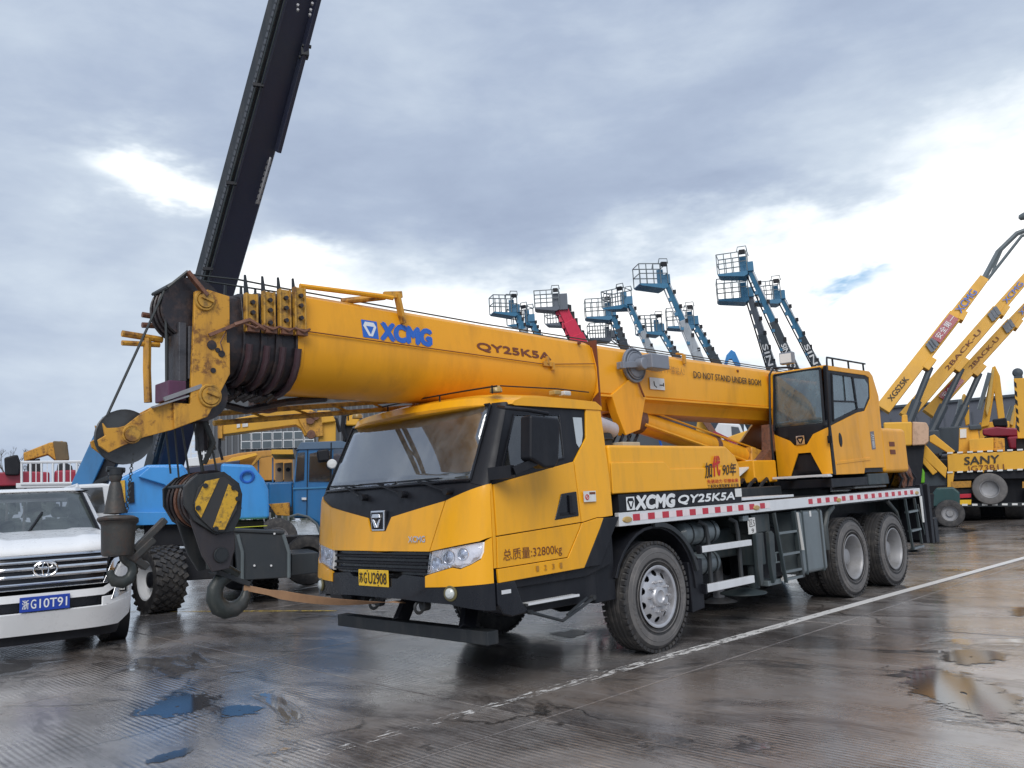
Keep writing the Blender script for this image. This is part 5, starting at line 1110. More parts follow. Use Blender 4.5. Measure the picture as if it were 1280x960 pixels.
# hood
def hoodz(x, y): return 1.115+.10*min(1, y/.30)+.11*min(1, max(0, (y-.2)/1.2))+.02*(1-(x/.9)**2)-.10*max(0, abs(x)-.72)/.22+(.02 if .42 < abs(x) < .66 else 0)
g = G(); nx_, ny_ = 26, 14; gridv = []
for j in range(ny_+1):
    row = []
    for i in range(nx_+1):
        x = -.93+1.86*i/nx_; yf = fy(x, 1.10)+.02; y = yf+(1.45-yf)*j/ny_; row.append(g.b.verts.new((x, y, hoodz(x, y-yf*.9) if j else 1.105)))
    gridv.append(row)
for j in range(ny_):
    for i in range(nx_): g.b.faces.new((gridv[j][i], gridv[j][i+1], gridv[j+1][i+1], gridv[j+1][i]))
g.build('hood', WH, SU, ang=60, solid=-.03)
# fenders, sides, roof
for s in (1, -1):
    secs = []
    for y, zt, hw in ((.40, 1.08, .955), (.6, 1.15, .985), (1.4, 1.22, .99), (2.6, 1.23, .99), (4.6, 1.23, .96)):
        secs.append([(s*.86, y, zt+.02), (s*(hw-.05), y, zt), (s*hw, y, zt-.12), (s*hw, y, .62), (s*(hw-.05), y, .42), (s*.86, y, .42)])
    g = G(); g.loft(secs); sd_ = g.build('body_side', WH, SU, bevel=.02)
    g = G(); k = 14; 
    for y0 in (1.0, 3.85):
        g = G(); g.cyl((s*1.0, y0, .42), (s*.80, y0, .42), .44, n=28); g.build('wheel_arch', BK, sd_)
    g = G(); g.box((s*1.10, 1.75, 1.36), (.22, .14, .18)); g.build('door_mirror', WH, SU, bevel=.04)
for s in (1, -1):
    for y in (1.0, 3.85):
        g = G(); g.lathe([(.26, -.12), (.37, -.13), (.405, -.10), (.405, .10), (.37, .13), (.26, .12), (.24, .05), (.1, .04), (0, .04)], (0, 0, 0), (s, 0, 0), 40)
        for i in range(40):
            a = 2*math.pi*i/40
            for q_ in (-.07, 0, .07): 
                M = Matrix.Rotation(a+q_*.5, 4, 'X') @ Matrix.Translation((q_, 0, .405)); vs = [M @ Vector((x*.03, yy*.018, zz_*.008)) for x in (-1, 1) for yy in (-1, 1) for zz_ in (-1, 1)]
                g._add(vs, [(0, 1, 3, 2), (4, 6, 7, 5), (0, 4, 5, 1), (2, 3, 7, 6), (0, 2, 6, 4), (1, 5, 7, 3)])
        g.build('wheel', RB, SU, loc=(s*.82, y, .413))
gh = [(-.70, 1.30), (-.62, 1.96), (.62, 1.96), (.70, 1.30)]
def cab_sec(y, hb, ht, zb, zt): return [(-hb, y, zb), (-ht, y, zt-.05), (-ht+.1, y, zt), (ht-.1, y, zt), (ht, y, zt-.05), (hb, y, zb)]
g = G(); g.loft([cab_sec(2.15, .66, .60, 1.99, 2.02), cab_sec(2.3, .75, .66, 1.9, 2.06), cab_sec(3.3, .78, .68, 1.9, 2.07), cab_sec(4.4, .78, .66, 1.9, 2.02)]); g.build('roof', WH, SU, bevel=.03)
g = G(); g.loft([[(-.80, 1.42, 1.31), (.80, 1.42, 1.31), (.86, 1.6, 1.25), (-.86, 1.6, 1.25)], [(-.62, 2.10, 1.97), (.62, 2.10, 1.97), (.64, 2.2, 1.93), (-.64, 2.2, 1.93)]]); g.b.free()
g = G(); V = []
nn = 10
for j in range(7):
    t = j/6; row = []
    for i in range(nn+1):
        u_ = -1+2*i/nn; hw = .77-.16*t; row.append(g.b.verts.new((u_*hw, 1.36+.74*t+.10*u_*u_, 1.30+.68*t)))
    V.append(row)
for j in range(6):
    for i in range(nn): g.b.faces.new((V[j][i], V[j][i+1], V[j+1][i+1], V[j+1][i]))
g.build('windshield', glass('car_glass', see=.40, dust=.12, refl=1.1, dcol=(.30, .36, .35)), SU, ang=60)
g = G(); g.tube([(-.78, 1.45, 1.29), (-.4, 1.36, 1.28), (0, 1.33, 1.28), (.4, 1.36, 1.28), (.78, 1.45, 1.29)], .022); g.build('windshield_trim', BK, SU)
for s in (1, -1):
    g = G(); g.loft([[(s*.76, 1.40, 1.28), (s*.86, 1.52, 1.26), (s*.88, 1.7, 1.26)], [(s*.60, 2.14, 1.98), (s*.67, 2.22, 1.99), (s*.69, 2.35, 1.98)]]); g.build('pillar', WH, SU, bevel=.01)
    g = G(); g.bar((s*.755, 1.40, 1.29), (s*.605, 2.12, 1.965), .02, .05); g.build('pillar_seal', BK, SU)
    g = G(); g.loft([[(s*.88, 1.7, 1.24), (s*.90, 4.3, 1.24), (s*.74, 4.2, 1.9), (s*.69, 2.3, 1.95)], [(s*.86, 1.7, 1.24), (s*.88, 4.3, 1.24), (s*.72, 4.2, 1.9), (s*.67, 2.3, 1.95)]]); g.build('side_window', GD, SU)
    g = G(); g.tube([(s*.60, 2.45, 2.06), (s*.60, 2.55, 2.115), (s*.60, 4.0, 2.12), (s*.60, 4.2, 2.05)], .022); g.build('roof_rail', AL, SU)
g = G(); g.bb(-.8, .8, 1.6, 2.2, 1.0, 1.26); g.build('dashboard', BK, SU)
for x in (-.4, .4):
    g = G(); g.bb(x-.25, x+.25, 2.5, 2.7, .8, 1.55); g.bb(x-.12, x+.12, 2.55, 2.65, 1.57, 1.75); g.build('seat', BK, SU, bevel=.05)
g = G(); g.box((-.35, 1.62, 1.285), (.35, .2, .01)); g.build('paper', STK, SU)
a, b = FS.at(33, 661, 1.40), FS.at(55, 629, 1.75); a.y -= .03; b.y -= .03
g = G(); g.bar((a.x, 1.36, 1.32), (b.x-.02, 1.72, 1.66), .022, .02); g.cyl((a.x, 1.34, 1.29), (a.x, 1.36, 1.34), .03); g.build('wiper', BK, SU)
g = G(); g.box((0, fy(0, .56)-.075, .595), (.50, .012, .155)); 
cp = g.build('number_plate', PLB, SU, bevel=.004, seg=1)
yp = fy(0, .56)-.082
for body, x, W_ in (('浙', -.225, .065), ('G', -.140, .052), ('10T91', -.055, .275)): text('plate_lettering', body, (x, yp, .548), (1, 0, 0), (0, 0, 1), W_, .095, TW, cp, bold=.012, depth=.002)
def zmap(z): return z*1.05 if z < 1.3 else 1.365+(z-1.3)*.84
def carz(o):
    for ch in o.children:
        if ch.name.startswith('wheel') and 'arch' not in ch.name: continue
        if ch.data.users == 1:
            for q in ch.data.vertices: q.co.z = zmap(q.co.z)
        carz(ch)
carz(SU)
# ---------------------------------------------------------------- blue boom machine
FB = Frame(255, 13.4); BM = FB.empty('boom_machine', 'blue wheeled machine with a huge navy boom rising behind the crane head', 'boom lift')
def bp(name, pts, y0, y1, m, bevel=.02, parent=None, fr=None):
    g = G(); (fr or FB).poly(g, pts, y0, y1); return g.build(name, m, parent or BM, bevel=bevel)
bp('chassis_box', [(292, 664), (354, 667), (362, 683), (361, 722), (297, 726)], 0, 2.2, CD, .02)
bp('chassis_top_plate', [(291, 660), (356, 663), (356, 668), (291, 665)], -.03, 1.6, CD)
bp('chassis_left', [(205, 690), (292, 690), (292, 722), (215, 727)], .3, 2.0, BK)
for a in ((318, 707), (339, 707), (343, 667)):
    q = FB.at(*a, -.02); g = G(); g.cyl((q.x, -.03, q.z), (q.x, .03, q.z), .018, n=8); g.build('bolt', AL, BM)
q = FB.at(305, 663, .4); g = G(); g.box((q.x+.1, .5, q.z+.055), (.55, .35, .006)); g.build('yellow_decal', mat('decal', (.6, .62, .05), .5), BM)
g = G(); g.tube([(FB.at(297, 668, -.03)).to_tuple(), (FB.at(303, 690, -.03)).to_tuple(), (FB.at(303, 725, -.03)).to_tuple()], .03); g.tube([(FB.at(354, 668, -.03)).to_tuple(), (FB.at(361, 690, -.03)).to_tuple(), (FB.at(361, 722, -.03)).to_tuple()], .03); g.build('box_edge', TK, BM)
bp('step_box', [(364, 692), (398, 690), (398, 716), (364, 720)], .9, 2.4, CD)
# hoods
bp('engine_hood', [(138, 603), (184, 581), (228, 580), (241, 598), (241, 652), (164, 655), (138, 640)], .6, 2.4, BL, .04)
bp('hood_bevel', [(172, 596), (187, 583), (226, 583), (238, 600), (236, 628), (205, 606)], .5, .65, BL, .02)
bp('hood_skirt', [(140, 640), (170, 640), (240, 640), (240, 655), (165, 657)], .52, .6, BL, .01)
bp('hood_vent', [(149, 601), (156, 600), (157, 628), (150, 629)], .56, .62, STR, .002)
bp('hood_slot', [(160, 603), (167, 602), (168, 628), (161, 629)], .56, .62, BK, .002)
bp('counterweight_hood', [(276, 579), (316, 581), (330, 599), (336, 612), (337, 648), (294, 650), (276, 640)], .5, 2.4, BL, .05)
q = FB.at(309, 596, .48); g = G(); g.torus(q, (0, 1, .3), .10, .025, 20, 6); g.build('lifting_eye', CBL, BM)
bp('turntable', [(180, 652), (330, 650), (330, 680), (180, 684)], .7, 2.0, BK)
bp('boom_foot', [(228, 585), (300, 575), (300, 655), (228, 655)], .9, 2.2, NV)
# big tyres with chevron lugs
def bigwheel(px, py, y, rot, name, parent, fr, r=.56, wd=.5, m2=WH):
    q = fr.at(px, py, y)
    g = G(); g.lathe([(r*.60, -wd*.46), (r*.72, -wd*.5), (r*.9, -wd*.48), (r*.955, -wd*.38), (r*.955, wd*.38), (r*.9, wd*.48), (r*.72, wd*.5), (r*.60, wd*.46)], (0, 0, 0), (1, 0, 0), 48)
    for i in range(22):
        for s in (-1, 1):
            for k in range(3):
                a = 2*math.pi*(i+(.5 if s > 0 else 0))/22+k*.10; x = s*(wd*.08+k*wd*.16)
                M = Matrix.Rotation(a, 4, 'X') @ Matrix.Translation((x, 0, r*.955)) @ Matrix.Rotation(s*.5, 4, 'Z'); vs = [M @ Vector((xx*wd*.09, yy*.032, zz_*.028)) for xx in (-1, 1) for yy in (-1, 1) for zz_ in (-1, 1)]
                g._add(vs, [(0, 1, 3, 2), (4, 6, 7, 5), (0, 4, 5, 1), (2, 3, 7, 6), (0, 2, 6, 4), (1, 5, 7, 3)])
    t = g.build(name, RB, parent, loc=(q.x, y, r*.99)); t.rotation_euler = (0, 0, rot)
    g = G(); g.lathe([(r*.60, -wd*.46), (r*.56, -wd*.44), (r*.53, -wd*.2), (r*.3, -wd*.1), (0, -wd*.1)], (0, 0, 0), (1, 0, 0), 32); g.build('rim', m2, t)
    g = G(); g.lathe([(r*.26, -wd*.1), (r*.24, -wd*.32), (r*.15, -wd*.36), (0, -wd*.36)], (0, 0, 0), (1, 0, 0), 20); g.build('hub', BK, t)
    return t
bigwheel(199, 724, .34, R(26), 'wheel', BM, FB, r=.53, wd=.50)
bigwheel(330, 724, 2.6, R(0), 'wheel', BM, FB, r=.55, wd=.5)
# navy boom leaning back into the sky
I_ = FB.I
P0 = I_ @ atd(204, 592, 15.2); P1 = I_ @ atd(272, 345, 14.2); P2 = I_ @ atd(368, 0, 12.75); P3_ = I_ @ atd(410, -150, 12.2)
d_ = (P2-P1).normalized(); P0 = P1-d_*4.3
upv = Vector((math.sin(R(26)), -math.cos(R(26)), 0)); upv = (upv-d_*upv.dot(d_)).normalized(); sv = d_.cross(upv).normalized()
def bsq(p, w_, h, ch=.06):
    c = []
    for a, b in ((-1, -1+ch*2), (-1+ch*2, -1), (1-ch*2, -1), (1, -1+ch*2), (1, 1-ch*2), (1-ch*2, 1), (-1+ch*2, 1), (-1, 1-ch*2)): c.append(p+sv*a*w_/2+upv*b*h/2)
    return c
g = G(); g.loft([bsq(P0, .50, .5), bsq(P1, .54, .50), bsq(P3_, .56, .52)]); mb = g.build('main_boom', NV, BM, bevel=.01)
# the face towards the left carries a tray with a cable chain
side = sv if (sv.x < 0) else -sv
g = G(); g.bar(P0+side*.30+upv*.05, P3_+side*.32+upv*.05, .09, .28, up=upv); g.build('cable_tray', DS, mb)
g = G(); L_ = (P3_-P1).length+3.5; st0 = P1-d_*3.5
for i in range(95):
    p = st0+d_*(L_*i/95)+side*.345+upv*.17; g.bar(p, p+d_*.075, .05, .07, up=upv)
tag(g.build('cable_chain', mat('chain_grey', (.07, .075, .085), .5, dirt=.4), mb), kind='stuff')
g = G(); g.tube([st0+side*.35+upv*.25, P3_+side*.37+upv*.25], .014, 6); g.tube([st0+side*.29+upv*.29, P3_+side*.31+upv*.29], .012, 6); g.build('cable_line', CH, mb)
for t in (0.2, 1.7, 3.3):
    p = P1+d_*t+side*.34+upv*.27; g = G(); g.box(p, (.16, .05, .05)); g.build('cable_clip', BK, mb)
qa, qb = I_ @ atd(347, 190, 13.4), I_ @ atd(407, -40, 12.5)
g = G(); g.bar(qa, qb, .07, .13, up=upv); g.build('edge_beam', NV, mb, bevel=.01)
q = I_ @ atd(381, 66, 12.9); g = G(); g.box(q, (.12, .12, .12)); g.box(q+d_*.1, (.14, .06, .03)); g.box(q-d_*.08, (.14, .06, .03)); g.build('edge_clamp', DS, mb)
a_, b_ = I_ @ atd(338, 197, 13.4), I_ @ atd(322, 254, 13.6)
g = G(); g.tube([a_, a_+Vector((-.02, 0, -.1)), b_], .02, 6)
for i in range(8):
    p = a_.lerp(b_, (i+.5)/8); g.bar(p, p-d_*.06, .06, .03)
g.build('hose_chain', SD, mb)
for a in ((372, 8), (390, 6), (388, 14), (387, 20), (372, 14)):
    q = I_ @ atd(*a, 12.42); g = G(); g.cyl(q, q+Vector((0, -.05, 0)), .02, n=8); g.build('bolt', SD, mb)
bp('boom_band', [(247, 330), (300, 334), (296, 353), (243, 352)], .55, .56, NV, 0) if False else None
# slanting blue arm to the left of the machine
A_, B2 = I_ @ atd(101, 612, 13.6), I_ @ atd(134, 540, 13.9)
g = G(); g.bar(A_-(A_-B2)*.02, B2+(B2-A_)*.2, .30, .32, up=(0, -1, 0)); g.build('lower_arm', BA, BM, bevel=.02)
g = G(); g.bar(A_+Vector((.24, .1, .05)), B2+Vector((.32, .1, .1)), .24, .3, up=(0, -1, 0)); g.build('arm_cylinder', BK, BM, bevel=.02)
g = G(); g.tube([I_ @ atd(*p, 13.6) for p in ((118, 604), (128, 600), (136, 597))], .04, 6); g.build('arm_link', DS, BM)
# ---------------------------------------------------------------- white car behind
FV = Frame(112, 12.9); WV = FV.empty('small_van', 'grey white van cab half hidden behind the white off road car', 'van')
bp('van_body', [(84, 610), (90, 606), (128, 604), (146, 606), (150, 650), (150, 690), (84, 690)], 0, 3.5, WG, .05, WV, FV)
bp('van_windshield', [(98, 614), (101, 610), (128, 609), (132, 640), (100, 642)], -.012, .02, GD, 0, WV, FV)
bp('van_side_window', [(87, 612), (94, 611), (95, 620), (88, 620)], -.012, .02, GD, 0, WV, FV)
bp('van_grille', [(136, 648), (170, 648), (170, 668), (136, 668)], -.02, .5, DS, .01, WV, FV)
for z in (652, 658, 664): bp('grille_bar', [(137, z), (170, z), (170, z+1.5), (137, z+1.5)], -.03, -.01, WG, 0, WV, FV)
for x in (92, 145):
    q = FV.at(x, 700, .5); g = G(); g.cyl((q.x-.1, .6, .33), (q.x+.1, .6, .33), .33, n=24); g.build('wheel', RB, WV)
# ---------------------------------------------------------------- blue lorry with a yellow loader crane
FL = Frame(385, 16.8); BLT = FL.empty('crane_lorry', 'old blue lorry with a yellow folding crane, behind the crane cab', 'truck')
cabm = bp('cab', [(371, 562), (377, 554), (425, 553), (438, 556), (440, 668), (405, 672), (398, 655), (385, 648), (366, 648), (366, 610)], 0, 1.9, BT, .06, BLT, FL)
bp('cab_roof', [(370, 563), (376, 553), (426, 551), (440, 555), (440, 560), (372, 562)], -.04, 1.9, mat('roof_grey_blue', (.10, .16, .24), .4), .03, BLT, FL)
bp('door_window', [(387, 567), (405, 563), (413, 563), (413, 602), (386, 602)], -.02, .01, GD, 0, BLT, FL)
bp('corner_window', [(372, 566), (381, 565), (380, 600), (369, 602)], -.02, .01, GD, 0, BLT, FL)
bp('windshield', [(417, 561), (430, 560), (432, 602), (416, 602)], -.02, .01, GC, 0, BLT, FL)
bp('body_crease', [(366, 610), (440, 607), (440, 609), (366, 612)], -.025, .01, mat('light_blue', (.05, .22, .42), .35), .004, BLT, FL)
for pts in ([(384, 562), (385.2, 562), (384, 645), (383, 645)], [(413.6, 562), (415, 562), (413, 640), (412, 640)]): bp('door_gap', pts, -.018, .01, BK, 0, BLT, FL)
bp('door_handle', [(377, 622), (383, 622), (383, 625), (377, 625)], -.05, .0, AL, .005, BLT, FL)
bp('mirror', [(396, 563), (411, 561), (412, 575), (398, 577)], -.30, -.18, BK, .03, BLT, FL)
q = FL.at(415, 580, -.3); g = G(); g.lathe([(0, .04), (.08, .03), (.10, 0)], q, (0, -1, 0), 20); rm = g.build('round_mirror', STK, BLT)
g = G(); g.tube([FL.at(414, 553, -.25), FL.at(414, 600, -.25)], .014, 6); g.build('mirror_rod', BK, rm)
q = FL.at(380, 674, -.1)
g = G(); g.tube([FL.at(x, y, -.08) for x, y in ((362, 646), (372, 643), (385, 646), (396, 655), (402, 672))], .025, 6); g.build('arch_lip', TK, BLT)
def lorrywheel(px, fr, par, r, y, z=None, wd=.28, m_=RB, rimm=SD):
    q = fr.at(px, 600, y); g = G(); z = z or r
    g.lathe([(r*.55, -wd*.45), (r*.7, -wd*.5), (r*.95, -wd*.45), (r, -wd*.3), (r, wd*.3), (r*.95, wd*.45), (r*.55, wd*.45)], (0, 0, 0), (0, 1, 0), 36); t = g.build('wheel', m_, par, loc=(q.x, y, z))
    g = G(); g.lathe([(r*.56, -wd*.45), (r*.53, -wd*.4), (r*.48, -wd*.05), (r*.25, .0), (r*.22, -wd*.25), (0, -wd*.25)], (0, 0, 0), (0, 1, 0), 28); g.build('rim', rimm, t)
    return t
lorrywheel(383, FL, BLT, .50, .1, rimm=DS); lorrywheel(300, FL, BLT, .50, .1, rimm=DS)
bp('chassis', [(270, 672), (440, 670), (440, 684), (270, 688)], .3, 1.6, BK, .01, BLT, FL)
for x0, x1 in ((272, 303), (304, 336)): bp('bed_side', [(x0, 606), (x1, 604), (x1, 640), (x0, 642)], .2, .3, BT, .02, BLT, FL)
bp('bed_side', [(336, 604), (365, 603), (365, 634), (336, 635)], .2, .3, BT, .02, BLT, FL)
for x in (322, 340): bp('bed_stake', [(x, 572), (x+1.8, 572), (x+1.8, 606), (x, 606)], .25, .32, BT, 0, BLT, FL)
bp('bed_floor', [(268, 604), (366, 602), (366, 606), (268, 608)], .3, 2.2, BT, .01, BLT, FL)
bp('head_rack', [(339, 562), (366, 562), (367, 568), (339, 568)], .0, 1.8, YF, .01, BLT, FL)
bp('rack_rail', [(322, 570), (339, 568), (339, 570), (326, 572), (316, 582), (314, 581)], .1, .2, YW, .005, BLT, FL)
bp('yellow_step', [(336, 630), (362, 628), (362, 645), (345, 644)], .0, .4, YW, .01, BLT, FL)
bp('crane_arm', [(274, 527), (350, 512), (390, 512), (400, 520), (397, 540), (381, 545), (376, 535), (370, 531), (274, 544)], .6, 1.05, YF, .02, BLT, FL)
bp('arm_gusset', [(372, 522), (388, 513), (402, 516), (404, 545), (386, 547)], .5, .62, YW, .01, BLT, FL)
bp('crane_column', [(398, 528), (420, 527), (420, 553), (398, 554)], .6, 1.2, YF, .03, BLT, FL)
bp('column_head', [(396, 513), (414, 513), (420, 527), (398, 530)], .5, 1.2, YF, .03, BLT, FL)
for c in ((389, 543), (388, 525), (394, 520)):
    q = FL.at(*c, .45); g = G(); g.cyl((q.x, .42, q.z), (q.x, .62, q.z), .09, n=16); g.build('pivot', RUST, BLT)
bp('arm_end', [(272, 524), (278, 524), (278, 548), (272, 548)], .55, 1.1, YW, .01, BLT, FL)
g = G(); g.tube([FL.at(*p, .8) for p in ((404, 530), (412, 520), (420, 524), (425, 540))], .04, 6); g.tube([FL.at(*p, .7) for p in ((275, 540), (274, 560), (278, 575))], .03, 6); g.build('crane_hose', BK, BLT)
bp('arm_number', [(296, 530), (300, 529), (300, 534), (296, 535)], .58, .6, STK, 0, BLT, FL); bp('arm_number', [(303, 529), (310, 528), (310, 533), (303, 534)], .58, .6, STK, 0, BLT, FL)
FX = Frame(355, 17.6)
for x0 in (344, 355):
    cb = empty('cardboard_box', FX.o, FX.rz, 'pale box with a dark round print, '+('left' if x0 == 344 else 'right')+' of two on the blue lorry bed', 'box')
    bp('box_shell', [(x0, 579), (x0+10, 578), (x0+10, 602), (x0, 603)], .0, .8, CARD, .01, cb, FX)
    q = FX.at(x0+5, 587, -.01); g = G(); g.lathe([(0, .004), (.045, .004)], q, (0, -1, 0), 14); g.build('box_print', BK, cb)
# second yellow column further right
FY = Frame(440, 19); YC = FY.empty('loader_crane', 'yellow folding crane column seen just above the crane cab roof, beside the blue lorry', 'crane')
bp('column', [(434, 512), (449, 511), (450, 524), (446, 532), (432, 532)], 0, .6, YF, .04, YC, FY); bp('post', [(428, 530), (452, 530), (450, 640), (430, 640)], .1, .6, BK, .02, YC, FY)
g = G(); g.tube([FY.at(*p, 0) for p in ((424, 505), (430, 520), (428, 535), (433, 550))], .06, 6); g.build('hose', BK, YC)
# ---------------------------------------------------------------- yard building, left, with its window band
FW = Frame(350, 42); BD = FW.empty('workshop_building', 'long grey corrugated building with white framed windows behind the blue lorry', 'building')
bp('wall', [(246, 482), (880, 508), (880, 612), (246, 640)], 0, 8, FLR, 0, BD, FW)
bp('roof_edge', [(244, 479), (882, 505), (882, 509), (244, 483)], -.3, 8, DS, 0, BD, FW)
g = G(); qa = FW.at(250, 500, 0); qb = FW.at(470, 500, 0); x = qa.x
while x < qb.x:
    g.bb(x, x+.09, -.06, .0, 1.0, 6.9 - .0); x += .30
tag(g.build('corrugation', mat('corrugated_sheet', (.13, .14, .155), .5, dirt=.3), BD), kind='stuff')
for r_ in range(2):
    for c in range(7):
        x0 = 301+c*13.2; y0 = 541+r_*10.5-c*.4; f = bp('window', [(x0, y0), (x0+12.4, y0-.4), (x0+12.4, y0+9.6), (x0, y0+10)], -.16, -.06, WG, 0, BD, FW)
        bp('pane', [(x0+1.0, y0+.9), (x0+11.6, y0+.6), (x0+11.6, y0+8.8), (x0+1.0, y0+9.1)], -.20, -.10, mat('dim_pane', (.08, .10, .11), .15, coat=1), 0, f, FW)
for x0 in (378, 398, 418, 436): bp('sign_board', [(x0, 489), (x0+13, 488.5), (x0+13, 496), (x0, 496.5)], -.2, -.08, STK, 0, BD, FW)
# lattice tower beside it
FT = Frame(250, 36); TW_ = FT.empty('scaffold_tower', 'thin white lattice scaffold beside the grey corrugated building', 'scaffold')
g = G()
for x in (238, 246, 254, 261): g.tube([FT.at(x, 530, 0), FT.at(x+1, 592, 0)], .04, 4)
for y in range(535, 592, 8): g.tube([FT.at(238, y, 0), FT.at(262, y-1, 0)], .035, 4)
for y in range(535, 585, 16): g.tube([FT.at(238, y+8, 0), FT.at(254, y, 0)], .03, 4)
g.tube([FT.at(238, 590, 0), Vector((FT.at(238, 590, 0).x, 0, 0))], .05, 4); g.tube([FT.at(262, 590, 0), Vector((FT.at(262, 590, 0).x, 0, 0))], .05, 4)
g.build('lattice', WG, TW_)
# yellow loader mass behind the blue bed
FZ = Frame(300, 26); YL = FZ.empty('wheel_loader', 'weathered orange yellow loader lying low behind the blue machine', 'loader')
bp('body', [(240, 582), (258, 575), (300, 566), (330, 563), (366, 562), (366, 600), (240, 602)], 0, 2, mat('loader_orange', (.45, .22, .04), .5, dirt=.5), .03, YL, FZ)
bp('loader_arm', [(276, 582), (290, 572), (320, 566), (322, 569), (294, 577), (282, 586)], -.4, -.1, YF, .01, YL, FZ)
bp('under_frame', [(245, 602), (366, 600), (366, 640), (245, 642)], .3, 1.6, BK, .02, YL, FZ)
bp('white_part', [(232, 573), (250, 571), (252, 582), (234, 583)], -.2, .5, WG, .02, YL, FZ)
for x in (265, 345): lorrywheel(x, FZ, YL, .65, 0.0)
# ---------------------------------------------------------------- left background: red trucks, railing, small crane
FR = Frame(60, 30); RTk = FR.empty('red_truck', 'low red truck beyond the roof of the white car at the left edge', 'truck')
bp('body', [(-40, 592), (30, 589), (62, 590), (62, 606), (-40, 609)], 0, 3, RE, .06, RTk, FR)
bp('cab', [(5, 572), (20, 568), (26, 580), (24, 594), (6, 594)], -.3, 1, BK, .06, RTk, FR)
bp('chassis', [(-40, 606), (110, 604), (110, 625), (-40, 628)], .2, 2.6, BK, .03, RTk, FR)
for x in (-10, 60, 95): lorrywheel(x, FR, RTk, .52, .1)
bp('red_tank', [(68, 588), (96, 587), (100, 596), (98, 606), (68, 607)], .1, 2, RE, .08, RTk, FR)
bp('machinery', [(72, 580), (82, 578), (90, 582), (92, 592), (70, 593)], .2, 1, DS, .04, RTk, FR)
FK = Frame(55, 31.5); SC = FK.empty('small_crane', 'dirty yellow folded crane arm above the red truck on the left', 'crane')
bp('arm', [(29, 566), (62, 553), (78, 551), (85, 556), (84, 574), (70, 576), (60, 568), (30, 577)], 0, .6, YW, .04, SC, FK)
bp('arm_joint', [(66, 551), (84, 552), (87, 575), (70, 577)], -.1, .7, mat('dirty_brown', (.14, .10, .05), .6, dirt=.6), .05, SC, FK)
bp('post', [(34, 576), (50, 573), (52, 640), (34, 640)], .1, .6, DS, .03, SC, FK); bp('dark_unit', [(6, 573), (22, 568), (27, 582), (22, 594), (8, 592)], -.2, .6, BK, .05, SC, FK)
bp('dark_post', [(12, 590), (20, 590), (20, 640), (12, 640)], 0, .4, BK, .05, SC, FK)
FP = Frame(70, 24); RL = FP.empty('white_railing', 'white tubular railing along a raised platform above the white car roof', 'railing')
g = G()
for y in (578, 605): g.tube([FP.at(26, y, 0), FP.at(112, y-1, 0)], .045, 6)
g.build('rail', WG, RL)
for x in (27, 38, 52, 66, 80, 96, 110):
    g = G(); g.tube([FP.at(x, 577.5, 0), FP.at(x, 606, 0)], .035, 5); g.build('post', WG, RL)
for x in (45, 59, 73, 88, 103):
    g = G(); g.tube([FP.at(x, 578, 0), FP.at(x, 605, 0)], .018, 4); g.build('thin_post', WG, RL)
bp('platform', [(20, 604), (130, 602), (130, 608), (20, 610)], 0, 1.5, WG, .01, RL, FP)
for x in (30, 75, 120): bp('support', [(x, 606), (x+3, 606), (x+3, 650), (x, 650)], .2, .3, DS, 0, RL, FP)
# bare trees on the far left
FTr = Frame(8, 75)
def tree(px, h, seed):
    fr = Frame(px, 75); t = fr.empty('bare_tree', 'bare winter tree far off '+{8: 'at the left edge of the photo', 118: 'behind the blue slanting arm', 30: 'behind the small folded yellow crane arm'}[px], 'tree'); rn = random.Random(seed); g = G(); tw = G()
    g.cyl((0, 0, 0), (0, 0, h*.4), .16, .10, 8)
    def br_(p, d, l, r, k):
        q = p+d*l; (g if k < 2 else tw).cyl(p, q, r, r*.6, 5, cap=False)
        if k < 5:
            for _ in range(3):
                e = (d+Vector((rn.uniform(-.7, .7), rn.uniform(-.7, .7), rn.uniform(-.1, .5)))).normalized(); br_(q, e, l*.68, r*.6, k+1)
    br_(Vector((0, 0, h*.38)), Vector((0, 0, 1)), h*.2, .09, 0); g.build('trunk', BARK, t); tw.build('crown', BARK, t)
tree(8, 9.5, 1); tree(118, 7.8, 3); tree(30, 7.6, 5)
